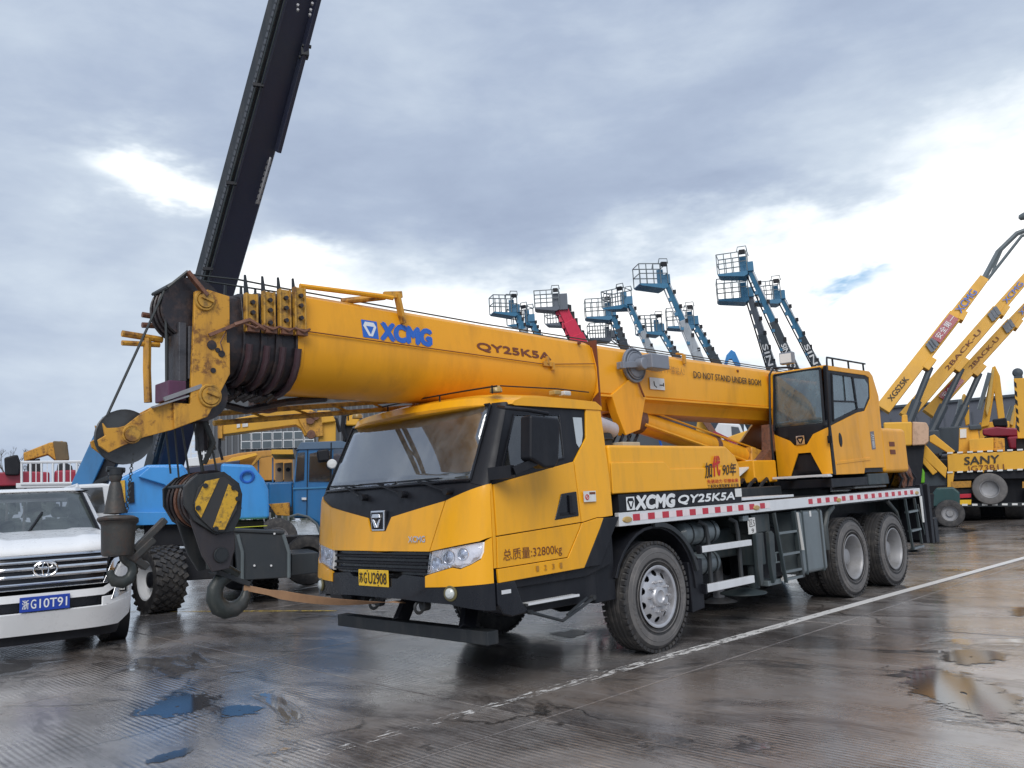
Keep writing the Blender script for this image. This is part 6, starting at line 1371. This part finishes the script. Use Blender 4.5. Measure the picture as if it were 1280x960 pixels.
# ---------------------------------------------------------------- boom lifts on the skyline
def lift(tip, low, d, bw, cols, where, style=0, txt=None, mirrorx=1, elbow=None):
    fr = Frame(low[0], d); k = d/F; bw *= .80
    tp = fr.I @ atd(*tip, d); lo = fr.I @ atd(*low, d); dr_ = (tp-lo).normalized(); base = lo+(lo-tp)*((lo.z-2.3)/(tp.z-lo.z))
    L = fr.empty('boom_lift', where, 'boom lift', 'boom lifts standing with raised baskets behind the crane')
    up_c, low_c, bk_c = cols; W2 = bw*k; H2 = W2*.80
    full = (tp-base).length; kn = lo+(tp-lo)*random.uniform(.30, .52); w1 = W2*(.21 if up_c is not RE2 else .42)
    g = G(); g.bar(base, lo+(tp-lo)*.12, w1*1.45, w1*1.6, up=(0, -1, 0)); b1 = g.build('lower_boom', low_c, L, bevel=.02)
    g = G(); g.bar(lo+(tp-lo)*.10, kn, w1*1.2, w1*1.35, up=(0, -1, 0)); b2 = g.build('middle_boom', low_c, L, bevel=.02)
    g = G(); g.bar(kn-dr_*.3, tp, w1*.95, w1*1.1, up=(0, -1, 0)); b3 = g.build('upper_boom', up_c, L, bevel=.02)
    for o_ in (-1, 1):
        g = G(); g.tube([lo-dr_*.5+Vector((o_*w1*.80, -.1, 0)), tp+Vector((o_*w1*.6, -.1, -.3))], w1*.13, 5); g.build('cable_tube', WG if (style == 1 or o_ > 0) else BK, b3)
    for i in range(9):
        p = lo.lerp(tp, .12+.09*i); g = G(); g.box(p+Vector((w1*.6*(-1)**i, -.15, 0)), (w1*.5, .2, w1*.6)); g.build('boom_fitting', up_c if i % 2 else BK, b3)
    # jib and basket: the basket hangs to the image left of the tip
    jx = tp+Vector((-W2*.18, 0, W2*.10)); g = G(); g.box(tp+Vector((0, 0, 0)), (w1*1.5, w1*1.3, w1*1.6)); g.bar(tp, jx+Vector((-.1, 0, -.2)), w1*.9, w1*.9); g.box((jx.x, 0+tp.y, jx.z-W2*.05), (W2*.22, .4, W2*.62)); g.build('jib_head', bk_c, L, bevel=.02)
    bx0, bx1 = jx.x-W2*.86, jx.x+W2*.14; bz0 = jx.z-W2*.36; bz1 = bz0+H2*.95; y0, y1 = tp.y-.55, tp.y+.55
    n_before = set(L.children); g = G(); g.prism([(bx0, bz0+.06), (bx0+.1, bz0), (bx1-.2, bz0-W2*.12), (bx1, bz0-W2*.06), (bx1, bz0+.08), (bx0, bz0+.12)], 'y', y0, y1); fl = g.build('basket_floor', bk_c, L)
    g = G(); r_ = .032*d/45
    for z in (bz1, bz0+(bz1-bz0)*.55): g.tube([(bx0, y0, z), (bx1, y0, z), (bx1, y1, z), (bx0, y1, z), (bx0, y0, z)], r_, 4)
    for i in range(5):
        x = bx0+(bx1-bx0)*i/4
        for y in (y0, y1): g.tube([(x, y, bz0+.1), (x, y, bz1)], r_, 4)
    g.tube([(bx1-W2*.30, y0, bz1), (bx1-W2*.26, y0, bz1+W2*.17), (bx1+W2*.02, y0, bz1+W2*.17), (bx1+W2*.04, y0, bz1)], r_, 4); g.tube([(bx1-W2*.3, y1, bz1), (bx1-W2*.26, y1, bz1+W2*.19), (bx1, y1, bz1+W2*.19), (bx1+W2*.04, y1, bz1)], r_, 4)
    g.build('basket_rail', TK, L)
    g = G(); g.box((bx1-W2*.12, y0-.05, bz1-.05), (W2*.2, .2, W2*.14)); g.build('control_box', BK, L)
    piv = Vector((bx1-.1, tp.y, 0)); an = random.uniform(-.55, .45)
    for ch in L.children:
        if ch in n_before: continue
        for q in ch.data.vertices:
            e = Matrix.Rotation(an, 3, 'Z') @ Vector((q.co.x-piv.x, q.co.y-piv.y, 0)); q.co.x, q.co.y = piv.x+e.x, piv.y+e.y
    # base machine on its wheels
    c = Vector((base.x, base.y, 0))
    g = G(); g.box((c.x, c.y, 1.0), (2.6, 2.2, .5)); g.build('chassis', BK, L, bevel=.05)
    g = G(); g.box((c.x+.3, c.y, 1.85), (3.0, 2.0, .9)); g.build('turntable_cover', up_c, L, bevel=.1)
    for sx in (-1.0, 1.0):
        for sy in (-1, 1):
            g = G(); g.cyl((c.x+sx, c.y+sy-.15, .5), (c.x+sx, c.y+sy+.15, .5), .5, n=20); g.build('wheel', RB, L)
    if txt:
        a = lo+dr_*full*.02; vv = dr_; uu = Vector((vv.z, 0, -vv.x)); nrm = Vector((0, -1, 0))
        o = lo+Vector((0, -w1*1.0, 0))-dr_*.1+Vector((w1*.55, 0, 0)); 
        text('boom_lettering', txt, lo+Vector((-w1*.45, -w1*.92, 0))+dr_*1.5-Vector((0, 0, 0)), -dr_, Vector((-dr_.z, 0, dr_.x))*-1, 2.0*1.0, w1*.8, TW, b1, bold=.03, depth=.02)
    return L
BDK = mat('lift_blue', (.04, .17, .30), .45, dirt=.3); BGY = mat('lift_grey', (.10, .12, .15), .45, dirt=.3); RE2 = mat('lift_red', (.62, .03, .08), .4, dirt=.3); BDB = mat('lift_dark', (.05, .065, .08), .45, dirt=.4)
BLT2 = mat('light_lift_blue', (.07, .25, .42), .4, dirt=.3); WBM = mat('pale_boom', (.38, .42, .46), .45, dirt=.4)
lift((645, 386), (659, 425), 62, 38, (BDK, WBM, BDK), 'pale blue boom lift basket, leftmost of the row above the crane boom')
lift((664, 398), (678, 430), 66, 36, (BDK, BDK, BDK), 'blue boom lift basket partly behind the leftmost basket')
lift((700, 379), (722, 425), 52, 38, (RE2, RE2, BGY), 'red boom lift, the only red one in the row of raised baskets')
lift((712, 398), (738, 432), 60, 36, (BDK, BGY, BGY), 'low grey basket immediately right of the red boom')
lift((765, 390), (780, 432), 55, 40, (BDK, BDB, BDK), 'blue boom lift right of the red one with a steep boom')
lift((764, 418), (790, 440), 58, 34, (BGY, BGY, BGY), 'lowest grey basket just above the crane boom')
lift((786, 376), (814, 440), 50, 38, (BDK, WBM, BDK), 'boom lift with a pale lower boom left of the tallest middle one', 1)
lift((826, 410), (846, 446), 58, 36, (BLT2, BGY, BDK), 'small blue lift half hidden by the pale boomed lift')
lift((832, 350), (874, 450), 45, 45, (BDK, WBM, BDK), 'tall boom lift with white striped boom, middle of the row', 1)
lift((868, 401), (895, 452), 54, 41, (BDK, BDB, BDK), 'blue boom lift just right of the tall middle one')
lift((936, 366), (966, 464), 46, 46, (BGY, BDB, BDK), 'dark boom lift under the highest basket, white letters low on its boom', 0, 'SINO')
lift((936, 334), (994, 464), 44, 45, (BDK, BDB, BDK), 'highest boom lift of the row with white letters down its black boom', 0, 'SINOBOOM')
lift((976, 369), (1023, 462), 47, 42, (BDK, BDB, BDK), 'rightmost boom lift of the row, above the operator cab', 0, 'SINO')
FE = Frame(912, 50); EL = FE.empty('folded_lift', 'folded blue lift elbow peeping over the crane boom, without a basket', 'boom lift')
bp('elbow', [(905, 456), (908, 444), (914, 437), (919, 440), (926, 456), (922, 462), (915, 449), (911, 449), (908, 460)], 0, .5, BL, .02, EL, FE)
bp('body', [(896, 460), (930, 462), (930, 600), (896, 600)], .1, 1.6, BDB, .05, EL, FE)
# ---------------------------------------------------------------- under-boom gap: yellow crane carrier and a white pickup
FG = Frame(905, 24); GY = FG.empty('yellow_carrier', 'yellow crane carrier seen in the gap under the boom, left of the operator cab', 'crane')
bp('side_box', [(905, 548), (962, 528), (962, 590), (905, 590)], 0, 2, YF, .03, GY, FG)
bp('turret', [(868, 548), (872, 524), (884, 522), (890, 536), (902, 545), (902, 575), (866, 575)], .2, 1.4, YF, .04, GY, FG)
bp('winch', [(874, 522), (882, 520), (904, 552), (898, 556)], -.1, .1, RUST, .02, GY, FG)
bp('carrier_deck', [(800, 562), (962, 562), (962, 620), (800, 622)], .2, 2.4, BK, .03, GY, FG)
q = FG.at(842, 552, -.2); g = G(); g.torus(q, (.3, 1, .5), .42, .04, 24, 6); g.torus(q+Vector((.5, .1, 0)), (.3, 1, .5), .30, .03, 24, 6); g.build('hose_reel', CBL, GY)
bp('pipes', [(890, 540), (894, 539), (930, 556), (925, 560)], -.2, 0, RE, .01, GY, FG)
for x in (840, 930): lorrywheel(x, FG, GY, .52, .1)
FH = Frame(925, 28); PK = FH.empty('white_pickup', 'white car roof glimpsed between the boom and the yellow carrier', 'car')
bp('body', [(888, 560), (892, 540), (898, 528), (925, 530), (932, 548), (945, 552), (945, 585), (888, 585)], 0, 1.8, WG, .06, PK, FH)
bp('side_window', [(914, 533), (923, 534), (928, 547), (915, 547)], -.02, .02, GD, 0, PK, FH)
for x in (898, 935): lorrywheel(x, FH, PK, .36, .1)
# ---------------------------------------------------------------- far right: raised yellow booms
def ylift(base_, tip_, d, wpx, where, words, jib=True, red=None):
    fr = Frame(base_[0], d); A = fr.I @ atd(*base_, d); B_ = fr.I @ atd(*tip_, d); dd = (B_-A).normalized(); k = d/F; w_ = wpx*k
    L = fr.empty('telescopic_lift', where, 'boom lift', 'raised yellow telescopic booms right of the operator cab'); ln = (B_-A).length
    U = Vector((0, -1, 0)); up2 = (Vector((-dd.z, 0, dd.x))).normalized()
    w_ *= .84; g = G(); g.bar(A, A+dd*ln*.72, .36, w_, up=up2, h2=w_*.9); b1 = g.build('main_boom', YF, L, bevel=.02)
    g = G(); g.bar(A+dd*ln*.70, B_, .30, w_*.78, up=up2, h2=w_*.62); b2 = g.build('inner_boom', YF, L, bevel=.02)
    g = G(); g.bar(A+dd*ln*.34-up2*w_*.6, A+dd*ln*.42-up2*w_*.6, .4, w_*.5, up=up2); g.build('boom_lug', YF, b1, bevel=.02); g = G(); g.bar(A+dd*ln*.70-up2*w_*.45, A+dd*ln*.76-up2*w_*.35, .4, w_*.4, up=up2); g.build('boom_lug', YF, b1, bevel=.02)
    cb = Vector((A.x+ln*.02, A.y, A.z-1.2)); g = G(); g.cyl(A+dd*ln*.37-up2*w_*.8, A+Vector((.55, 0, -.9))*(d/28), .11, n=10); g.cyl(A+Vector((.55, 0, -.9))*(d/28), (A+dd*ln*.37-up2*w_*.8).lerp(A+Vector((.55, 0, -.9))*(d/28), .5), .17, n=10); g.build('lift_cylinder', BDB, L)
    if jib:
        C_ = fr.I @ atd(tip_[0]+43, tip_[1]-55, d); g = G(); g.tube([B_, B_.lerp(C_, .55)+up2*.18, C_+up2*.06, C_+Vector((.6, 0, .2))], .10, 6); g.tube([B_-up2*.12, B_.lerp(C_, .5)-up2*.12, C_-up2*.12, C_+Vector((.6, 0, 0))], .06, 6); g.tube([B_.lerp(C_, .15)-up2*.1, B_.lerp(C_, .7)+up2*.16], .04, 6); g.build('jib', TK, L)
    for (wd, f0, f1, m, hh) in words:
        text('boom_lettering', wd, A+dd*ln*f0+Vector((0, -.20, 0))-up2*w_*hh/2, dd, up2, ln*(f1-f0), w_*hh, m, b1, bold=.015, depth=.012)
    if red:
        g = G(); a, b = red; c1_, c2_ = A+dd*ln*a, A+dd*ln*b; g.bar(c1_+Vector((0, -.26, 0)), c2_+Vector((0, -.26, 0)), .03, w_*.7, up=up2); rb_ = g.build('red_banner', RE, b1)
        text('banner_lettering', '安全第一', c1_+dd*.1+Vector((0, -.285, 0))-up2*w_*.2, dd, up2, ln*(b-a)*.9, w_*.45, TW, b1, depth=.01)
    g = G()
    for i in range(3): p = A+dd*ln*((.455 if red and red[0] > .3 else .66)+.02*i)+Vector((0, -.262, 0)); g.bar(p-up2*w_*.32, p+up2*w_*.32+dd*.15, .02, .16, up=dd)
    g.build('black_chevron', BGY, b1)
    base = Vector((A.x+.3, A.y, 0)); g = G(); g.box((base.x, base.y, A.z-1.1), (1.6, 1.6, 1.0)); g.build('turret', BDB, L, bevel=.05)
    g = G(); g.box((base.x+.1, base.y, A.z/2-.4), (2.4, 2.0, max(.4, A.z-2.6))); g.build('chassis', BK, L, bevel=.05)
    for sx in (-.9, .9):
        g = G(); g.cyl((base.x+sx, base.y-1.15, .5), (base.x+sx, base.y-.8, .5), .5, n=20); g.build('wheel', RB, L)
    return L
ylift((1103, 512), (1230, 348), 30, 21, 'leftmost yellow raised boom with grey knuckle jib and red banner', (('XGS25K', .07, .24, TXT, .38), ('XCMG', .74, .90, CBL, .5)), True, (.52, .70))
ylift((1131, 522), (1292, 336), 32, 19, 'middle of the three parallel yellow booms at the right', (('2BACK-U', .32, .58, BRT, .32), ('XCMG', .77, .90, CBL, .40)), True)
ylift((1160, 518), (1305, 360), 33, 18, 'lowest of the three parallel yellow booms at the right', (('2BACK-U', .36, .60, BRT, .32), ('XCMG', .79, .92, CBL, .40)), True, (.12, .28))
FQ = Frame(1135, 26); QQ = FQ.empty('lift_turntable', 'yellow counterweight box with a pale worn end, behind the operator cab', 'machine')
bp('box', [(1104, 528), (1140, 527), (1140, 557), (1106, 558)], 0, 1.6, YF, .05, QQ, FQ)
bp('worn_end', [(1140, 527), (1158, 528), (1161, 534), (1161, 552), (1156, 556), (1140, 557)], .05, 1.5, mat('pale_worn', (.55, .36, .24), .5, dirt=.5, rust=.2), .04, QQ, FQ)
bp('knob', [(1127, 519), (1134, 518), (1135, 528), (1127, 528)], .3, .8, YF, .03, QQ, FQ)
bp('undercarriage', [(1106, 558), (1156, 556), (1150, 618), (1106, 620)], .3, 1.3, BK, .02, QQ, FQ)
FGn = Frame(1142, 29); GM = FGn.empty('green_machine', 'small lime green machine under the yellow counterweight', 'machine')
bp('hood', [(1128, 560), (1145, 558), (1146, 570), (1128, 572)], 0, 1.2, GN, .04, GM, FGn); bp('arm', [(1148, 576), (1170, 579), (1170, 586), (1150, 588)], 0, .6, GN, .03, GM, FGn)
bp('dark_base', [(1120, 572), (1152, 572), (1160, 615), (1120, 616)], .2, 1.4, BDB, .04, GM, FGn)
g = G(); g.bb(-1.2, 1.2, -.2, 1.4, 0, .6); g.build('tracks', BK, GM, bevel=.1)
FA = Frame(1175, 27); AR = FA.empty('outrigger_arms', 'two yellow box arms slanting down to the right beside the parked crane truck', 'crane')
for p in ([(1150, 556), (1157, 556), (1184, 585), (1182, 598), (1150, 568)], [(1162, 545), (1168, 543), (1194, 564), (1188, 568), (1162, 552)], [(1146, 570), (1153, 570), (1172, 590), (1166, 594)]):
    bp('arm', p, 0, .5, YF, .02, AR, FA)
bp('arm_foot', [(1150, 590), (1186, 588), (1184, 618), (1150, 618)], .2, 1.0, BDB, .03, AR, FA)
g = G(); q = FA.at(1160, 600, .5); g.bb(q.x-.6, q.x+.6, .1, 1.2, 0, 1.2); g.build('arm_base', BK, AR)
FN = Frame(1182, 24.5); TC = FN.empty('small_dark_vehicle', 'dark teal vehicle with a pale wheel between the crane rear and the parked crane truck', 'vehicle')
bp('body', [(1166, 616), (1170, 610), (1192, 609), (1200, 616), (1200, 632), (1164, 634)], 0, 1.2, TL, .05, TC, FN)
lorrywheel(1182, FN, TC, .40, -.05, rimm=SD, wd=.24)
lorrywheel(1168, FN, TC, .38, .9)
bp('bumper', [(1158, 618), (1168, 617), (1168, 636), (1160, 637)], .0, 1.0, BK, .02, TC, FN)
# ---------------------------------------------------------------- parked yellow crane truck seen from behind
FC = Frame(1240, 26.3); PC = FC.empty('parked_crane_truck', 'yellow crane truck parked tail on at the right edge, spare wheel on its back', 'crane truck')
def cp_(n_, pts, y0, y1, m, b=.02, par=None): return bp(n_, pts, y0, y1, m, b, par or PC, FC)
tb = cp_('tail_box', [(1184, 568), (1290, 563), (1290, 586), (1185, 590)], 0, 1.6, YF)
qa, qb = FC.at(1206, 583, -.02), FC.at(1249, 571, -.02)
text('tail_lettering', 'SANY', (qa.x, -.015, qa.z+.05), (1, 0, 0), (0, 0, 1), qb.x-qa.x, .25, TXT, tb, bold=.03, shear=.1, depth=.01)
text('tail_lettering', 'IG73B11', (qa.x+.1, -.02, qa.z-.17), (1, 0, 0), (0, 0, 1), qb.x-qa.x+.0, .18, BRT, tb, bold=.0, depth=.012)
cp_('upper_box', [(1211, 549), (1242, 547), (1242, 563), (1212, 565)], .3, 1.6, YF); cp_('upper_box_dark', [(1242, 547), (1256, 548), (1256, 564), (1242, 564)], .5, 1.6, YW)
x0 = 1186
for i in range(9):
    xx = 1184+i*12.5; yy = 567.2-(xx-1184)*.045; cp_('edge_marking', [(xx, yy-2), (xx+7, yy-2.3), (xx+7, yy-.3), (xx, yy)], -.03, 0, STK, 0); yy = 590-(xx-1184)*.04; cp_('edge_marking', [(xx, yy-.5), (xx+7, yy-.8), (xx+7, yy+1.2), (xx, yy+1.5)], -.03, 0, STK, 0)
    yy = 631.6-(xx-1184)*.012; cp_('bumper_marking', [(xx+6, yy-1.6), (xx+13, yy-1.6), (xx+13, yy+.8), (xx+6, yy+.8)], -.07, -.05, STK, 0)
cp_('under_beam', [(1190, 592), (1290, 588), (1290, 598), (1190, 600)], .1, 1.6, BK); cp_('rear_bumper', [(1190, 629), (1290, 628), (1290, 633), (1190, 634)], -.05, .1, DS, .01)
for x in (1189, 1278):
    cp_('warning_board', [(x, 602), (x+25, 601), (x+25, 609), (x, 610)], -.02, .05, mat('hazard_orange', (.45, .22, .03), .5, dirt=.6, dirtc=(.05, .04, .03), scale=14, streak=False), .0)
    cp_('tail_lamp', [(x+6, 618), (x+25, 617), (x+25, 622), (x+6, 623)], -.03, .05, RD, .01); cp_('lamp_surround', [(x+2, 612), (x+26, 611), (x+26, 628), (x+2, 628)], .05, .5, BK, .01)
cp_('number_plate', [(1197, 625), (1214, 624.5), (1214, 630.5), (1197, 631)], -.06, -.03, PLY, 0)
cp_('left_pillar', [(1184, 590), (1193, 590), (1190, 612), (1184, 612)], .0, 1.2, YF)
cp_('chassis', [(1200, 598), (1290, 596), (1290, 632), (1200, 634)], .5, 6, BK)
q = FC.at(1237, 611, -.1); g = G(); r_ = .50
g.lathe([(r_*.55, -.12), (r_*.7, -.14), (r_*.95, -.12), (r_, -.08), (r_, .08), (r_*.95, .12), (r_*.55, .12)], (0, 0, 0), (0, 1, 0), 36); sw_ = g.build('spare_wheel', RBS, PC, loc=(q.x, -.05, q.z))
g = G(); g.lathe([(r_*.57, -.13), (r_*.52, -.11), (r_*.46, .0), (r_*.3, .02), (0, .02)], (0, 0, 0), (0, 1, 0), 28); g.build('rim', SD, sw_)
for x in (1214, 1268):
    for dy in (1.2,):
        q = FC.at(x, 640, dy); g = G(); g.lathe([(0, -.3), (.3, -.3), (.5, -.26), (.52, -.2), (.52, .2), (.5, .26), (0, .3)], (0, 0, 0), (1, 0, 0), 32); g.build('wheel', RB, PC, loc=(q.x, dy, .52))
cp_('cab_top', [(1199, 535), (1222, 534), (1224, 550), (1212, 552), (1212, 566), (1198, 567)], .9, 2.4, YF); cp_('cab_window', [(1200, 536.5), (1208, 536), (1208, 547), (1200, 547.5)], .86, .9, STK, 0)
cp_('machinery', [(1210, 531), (1226, 530), (1227, 537), (1212, 538)], .8, 1.6, BDB, .05)
FRd = Frame(1262, 29); RM = FRd.empty('red_machine', 'dark red machine with pipes behind the parked yellow crane truck', 'machine')
bp('boom', [(1228, 536), (1246, 533), (1290, 537), (1290, 545), (1240, 546), (1228, 544)], 0, 1, RE, .06, RM, FRd); bp('drum', [(1258, 546), (1290, 543), (1290, 560), (1262, 562)], -.1, 1, RE, .08, RM, FRd); bp('base', [(1230, 546), (1290, 545), (1290, 600), (1230, 600)], .2, 1.8, BDB, .04, RM, FRd)
bp('black_head', [(1240, 524), (1258, 522), (1260, 533), (1242, 533)], 0, .8, BK, .05, RM, FRd); g = G(); q = FRd.at(1260, 620, 1); g.bb(q.x-2, q.x+2, .3, 1.7, 0, 1.5); g.build('undercarriage', BK, RM)
FQ2 = Frame(1150, 33); OC = FQ2.empty('shipping_container', 'dark blue grey container standing behind the green machine', 'container')
bp('shell', [(1120, 575), (1200, 571), (1200, 612), (1120, 614)], 0, 2.4, BA, .02, OC, FQ2)
for i in range(12):
    x = 1122+i*6.5; bp('rib', [(x, 576.5), (x+2.5, 576.3), (x+2.5, 611), (x, 611.3)], -.06, 0, BA, 0, OC, FQ2)
FQ3 = Frame(1130, 27.5); LG = FQ3.empty('green_loader', 'lime green loader body with black cab low behind the crane tail', 'loader')
bp('body', [(1118, 580), (1150, 579), (1156, 590), (1156, 604), (1118, 606)], 0, 1.4, GN, .05, LG, FQ3); bp('cab', [(1120, 562), (1134, 561), (1136, 580), (1119, 581)], .3, 1.2, BK, .04, LG, FQ3); bp('cab_glass', [(1122, 564), (1132, 563), (1133, 576), (1121, 577)], .26, .32, GD, 0, LG, FQ3)
for x in (1126, 1150): lorrywheel(x, FQ3, LG, .48, -.1)
# excavators with folded arms
def exca(pts, fr, where, post):
    e = fr.empty('excavator', where, 'excavator', 'folded excavator arms in front of the dark wall'); bp('arm', pts[0], 0, .5, YF, .03, e, fr); bp('dipper', pts[1], -.3, .1, mat('pale_yellow', (.60, .40, .12), .5, dirt=.4), .02, e, fr)
    g = G(); a, b = fr.at(*pts[2][0], -.4), fr.at(*pts[2][1], -.4); g.cyl(a, b, .09, n=8); g.build('cylinder', TK, e)
    bp('body', post, .2, 2.4, YF, .05, e, fr); q = fr.at((post[0][0]+post[1][0])/2, 620, 1); g = G(); g.bb(q.x-1.4, q.x+1.4, .2, 2.6, 0, 1.0); g.build('tracks', BK, e, bevel=.2)
FE1 = Frame(1204, 36)
exca(([(1192, 560), (1196, 525), (1203, 493), (1206, 492), (1211, 500), (1212, 530), (1207, 532), (1204, 512), (1199, 540), (1200, 560)], [(1197, 520), (1203, 494), (1206, 494), (1202, 522), (1199, 538)], ((1193, 538), (1201, 500))), FE1, 'left one of two folded yellow excavator arms before the dark wall', [(1188, 548), (1206, 548), (1206, 600), (1188, 600)])
FE2 = Frame(1240, 37)
exca(([(1226, 534), (1232, 500), (1240, 459), (1244, 457), (1250, 470), (1256, 522), (1248, 526), (1243, 490), (1236, 532)], [(1232, 512), (1240, 460), (1243, 462), (1238, 505), (1234, 520)], ((1224, 512), (1237, 466))), FE2, 'taller folded yellow excavator arm right of the smaller one', [(1224, 528), (1262, 526), (1262, 600), (1224, 600)])
FE3 = Frame(1268, 38)
exca(([(1260, 545), (1264, 520), (1268, 506), (1271, 506), (1270, 525), (1268, 545)], [(1262, 530), (1267, 508), (1269, 510), (1266, 532)], ((1258, 528), (1265, 508))), FE3, 'small folded excavator arm at the right, beside the striped mast', [(1256, 540), (1275, 540), (1275, 600), (1256, 600)])
FM = Frame(1275, 27); MS = FM.empty('yellow_mast', 'upright yellow mast with striped edge and a lamp on top, at the right edge', 'mast')
bp('mast', [(1267, 473), (1290, 472), (1290, 548), (1272, 548)], 0, .8, YF, .02, MS, FM)
for i in range(6):
    y = 476+i*11; bp('black_stripe', [(1267.2+i*.7, y), (1270.5+i*.7, y+3), (1271+i*.7, y+9), (1267.6+i*.7, y+6)], -.02, .0, BK, 0, MS, FM)
q = FM.at(1272, 466, .2); g = G(); g.lathe([(0, -.1), (.12, -.08), (.16, 0), (.12, .08), (0, .1)], q, (0, -1, 0), 18); g.box(q-Vector((0, 0, .15)), (.25, .2, .08)); g.build('mast_lamp', BDB, MS)
bp('mast_foot', [(1270, 548), (1290, 548), (1290, 640), (1272, 640)], .2, .7, BK, .02, MS, FM)
# dark hall on the right
FD = Frame(1200, 60); DH = FD.empty('dark_hall', 'long dark grey industrial hall behind the yellow booms on the right', 'building')
bp('wall', [(1085, 512), (1420, 480), (1420, 600), (1085, 606)], 0, 12, mat('slate_cladding', (.085, .095, .12), .6, dirt=.2), 0, DH, FD)
bp('roof_edge', [(1083, 510), (1422, 478), (1422, 481), (1083, 513)], -.2, 12, BDB, 0, DH, FD)
g = G(); qa = FD.at(1085, 560, 0).x; qb = FD.at(1400, 560, 0).x; x = qa
i = 0
while x < qb:
    g.bb(x, x+.10, -.05, .0, .5, 6.0); x += .9
tag(g.build('cladding_rib', mat('slate_rib', (.07, .08, .10), .6), DH), kind='stuff')
# street lamp head cut by the right edge
FO = Frame(1290, 34); SLp = FO.empty('street_lamp', 'street lamp whose dark head touches the right edge high in the sky', 'street lamp')
q = FO.at(1281, 270, 0); g = G(); g.lathe([(0, -.25), (.12, -.2), (.17, 0), (.12, .2), (0, .25)], q, (1, 0, .2), 14); g.build('lamp_head', TK, SLp)
g = G(); g.cyl((q.x+1.4, 0, 0), (q.x+1.4, 0, q.z), .12, .07, 10); g.tube([(q.x+1.4, 0, q.z-.1), (q.x+.7, 0, q.z+.15), (q.x+.1, 0, q.z)], .05, 6); g.build('pole', TK, SLp)
# far tree line low on the horizon, seen as one mass
rn = random.Random(9); g = G()
for i in range(2600):
    a = rn.uniform(-1.25, 1.0); D_ = rn.uniform(118, 140); bx_ = fwd.x*math.cos(a)+rh.x*math.sin(a); by_ = fwd.y*math.cos(a)+rh.y*math.sin(a)
    p = Vector((CAM.x+bx_*D_, CAM.y+by_*D_, rn.uniform(0, 4.2+1.2*math.sin(a*9)+.8*math.sin(a*23)))); s_ = rn.uniform(.6, 1.3)
    e1 = Vector((rn.uniform(-1, 1), rn.uniform(-1, 1), rn.uniform(-1, 1))).normalized(); e2 = e1.orthogonal().normalized(); e3 = e1.cross(e2)
    g._add([p+e2*s_, p+e3*s_, p-e2*s_, p-e3*s_], [(0, 1, 2, 3)])
tag(g.build('distant_trees', mat('far_foliage', (.06, .075, .06), .9), recalc=False), 'low dark line of trees far beyond the yard', 'trees', kind='stuff')
bpy.context.view_layer.update()
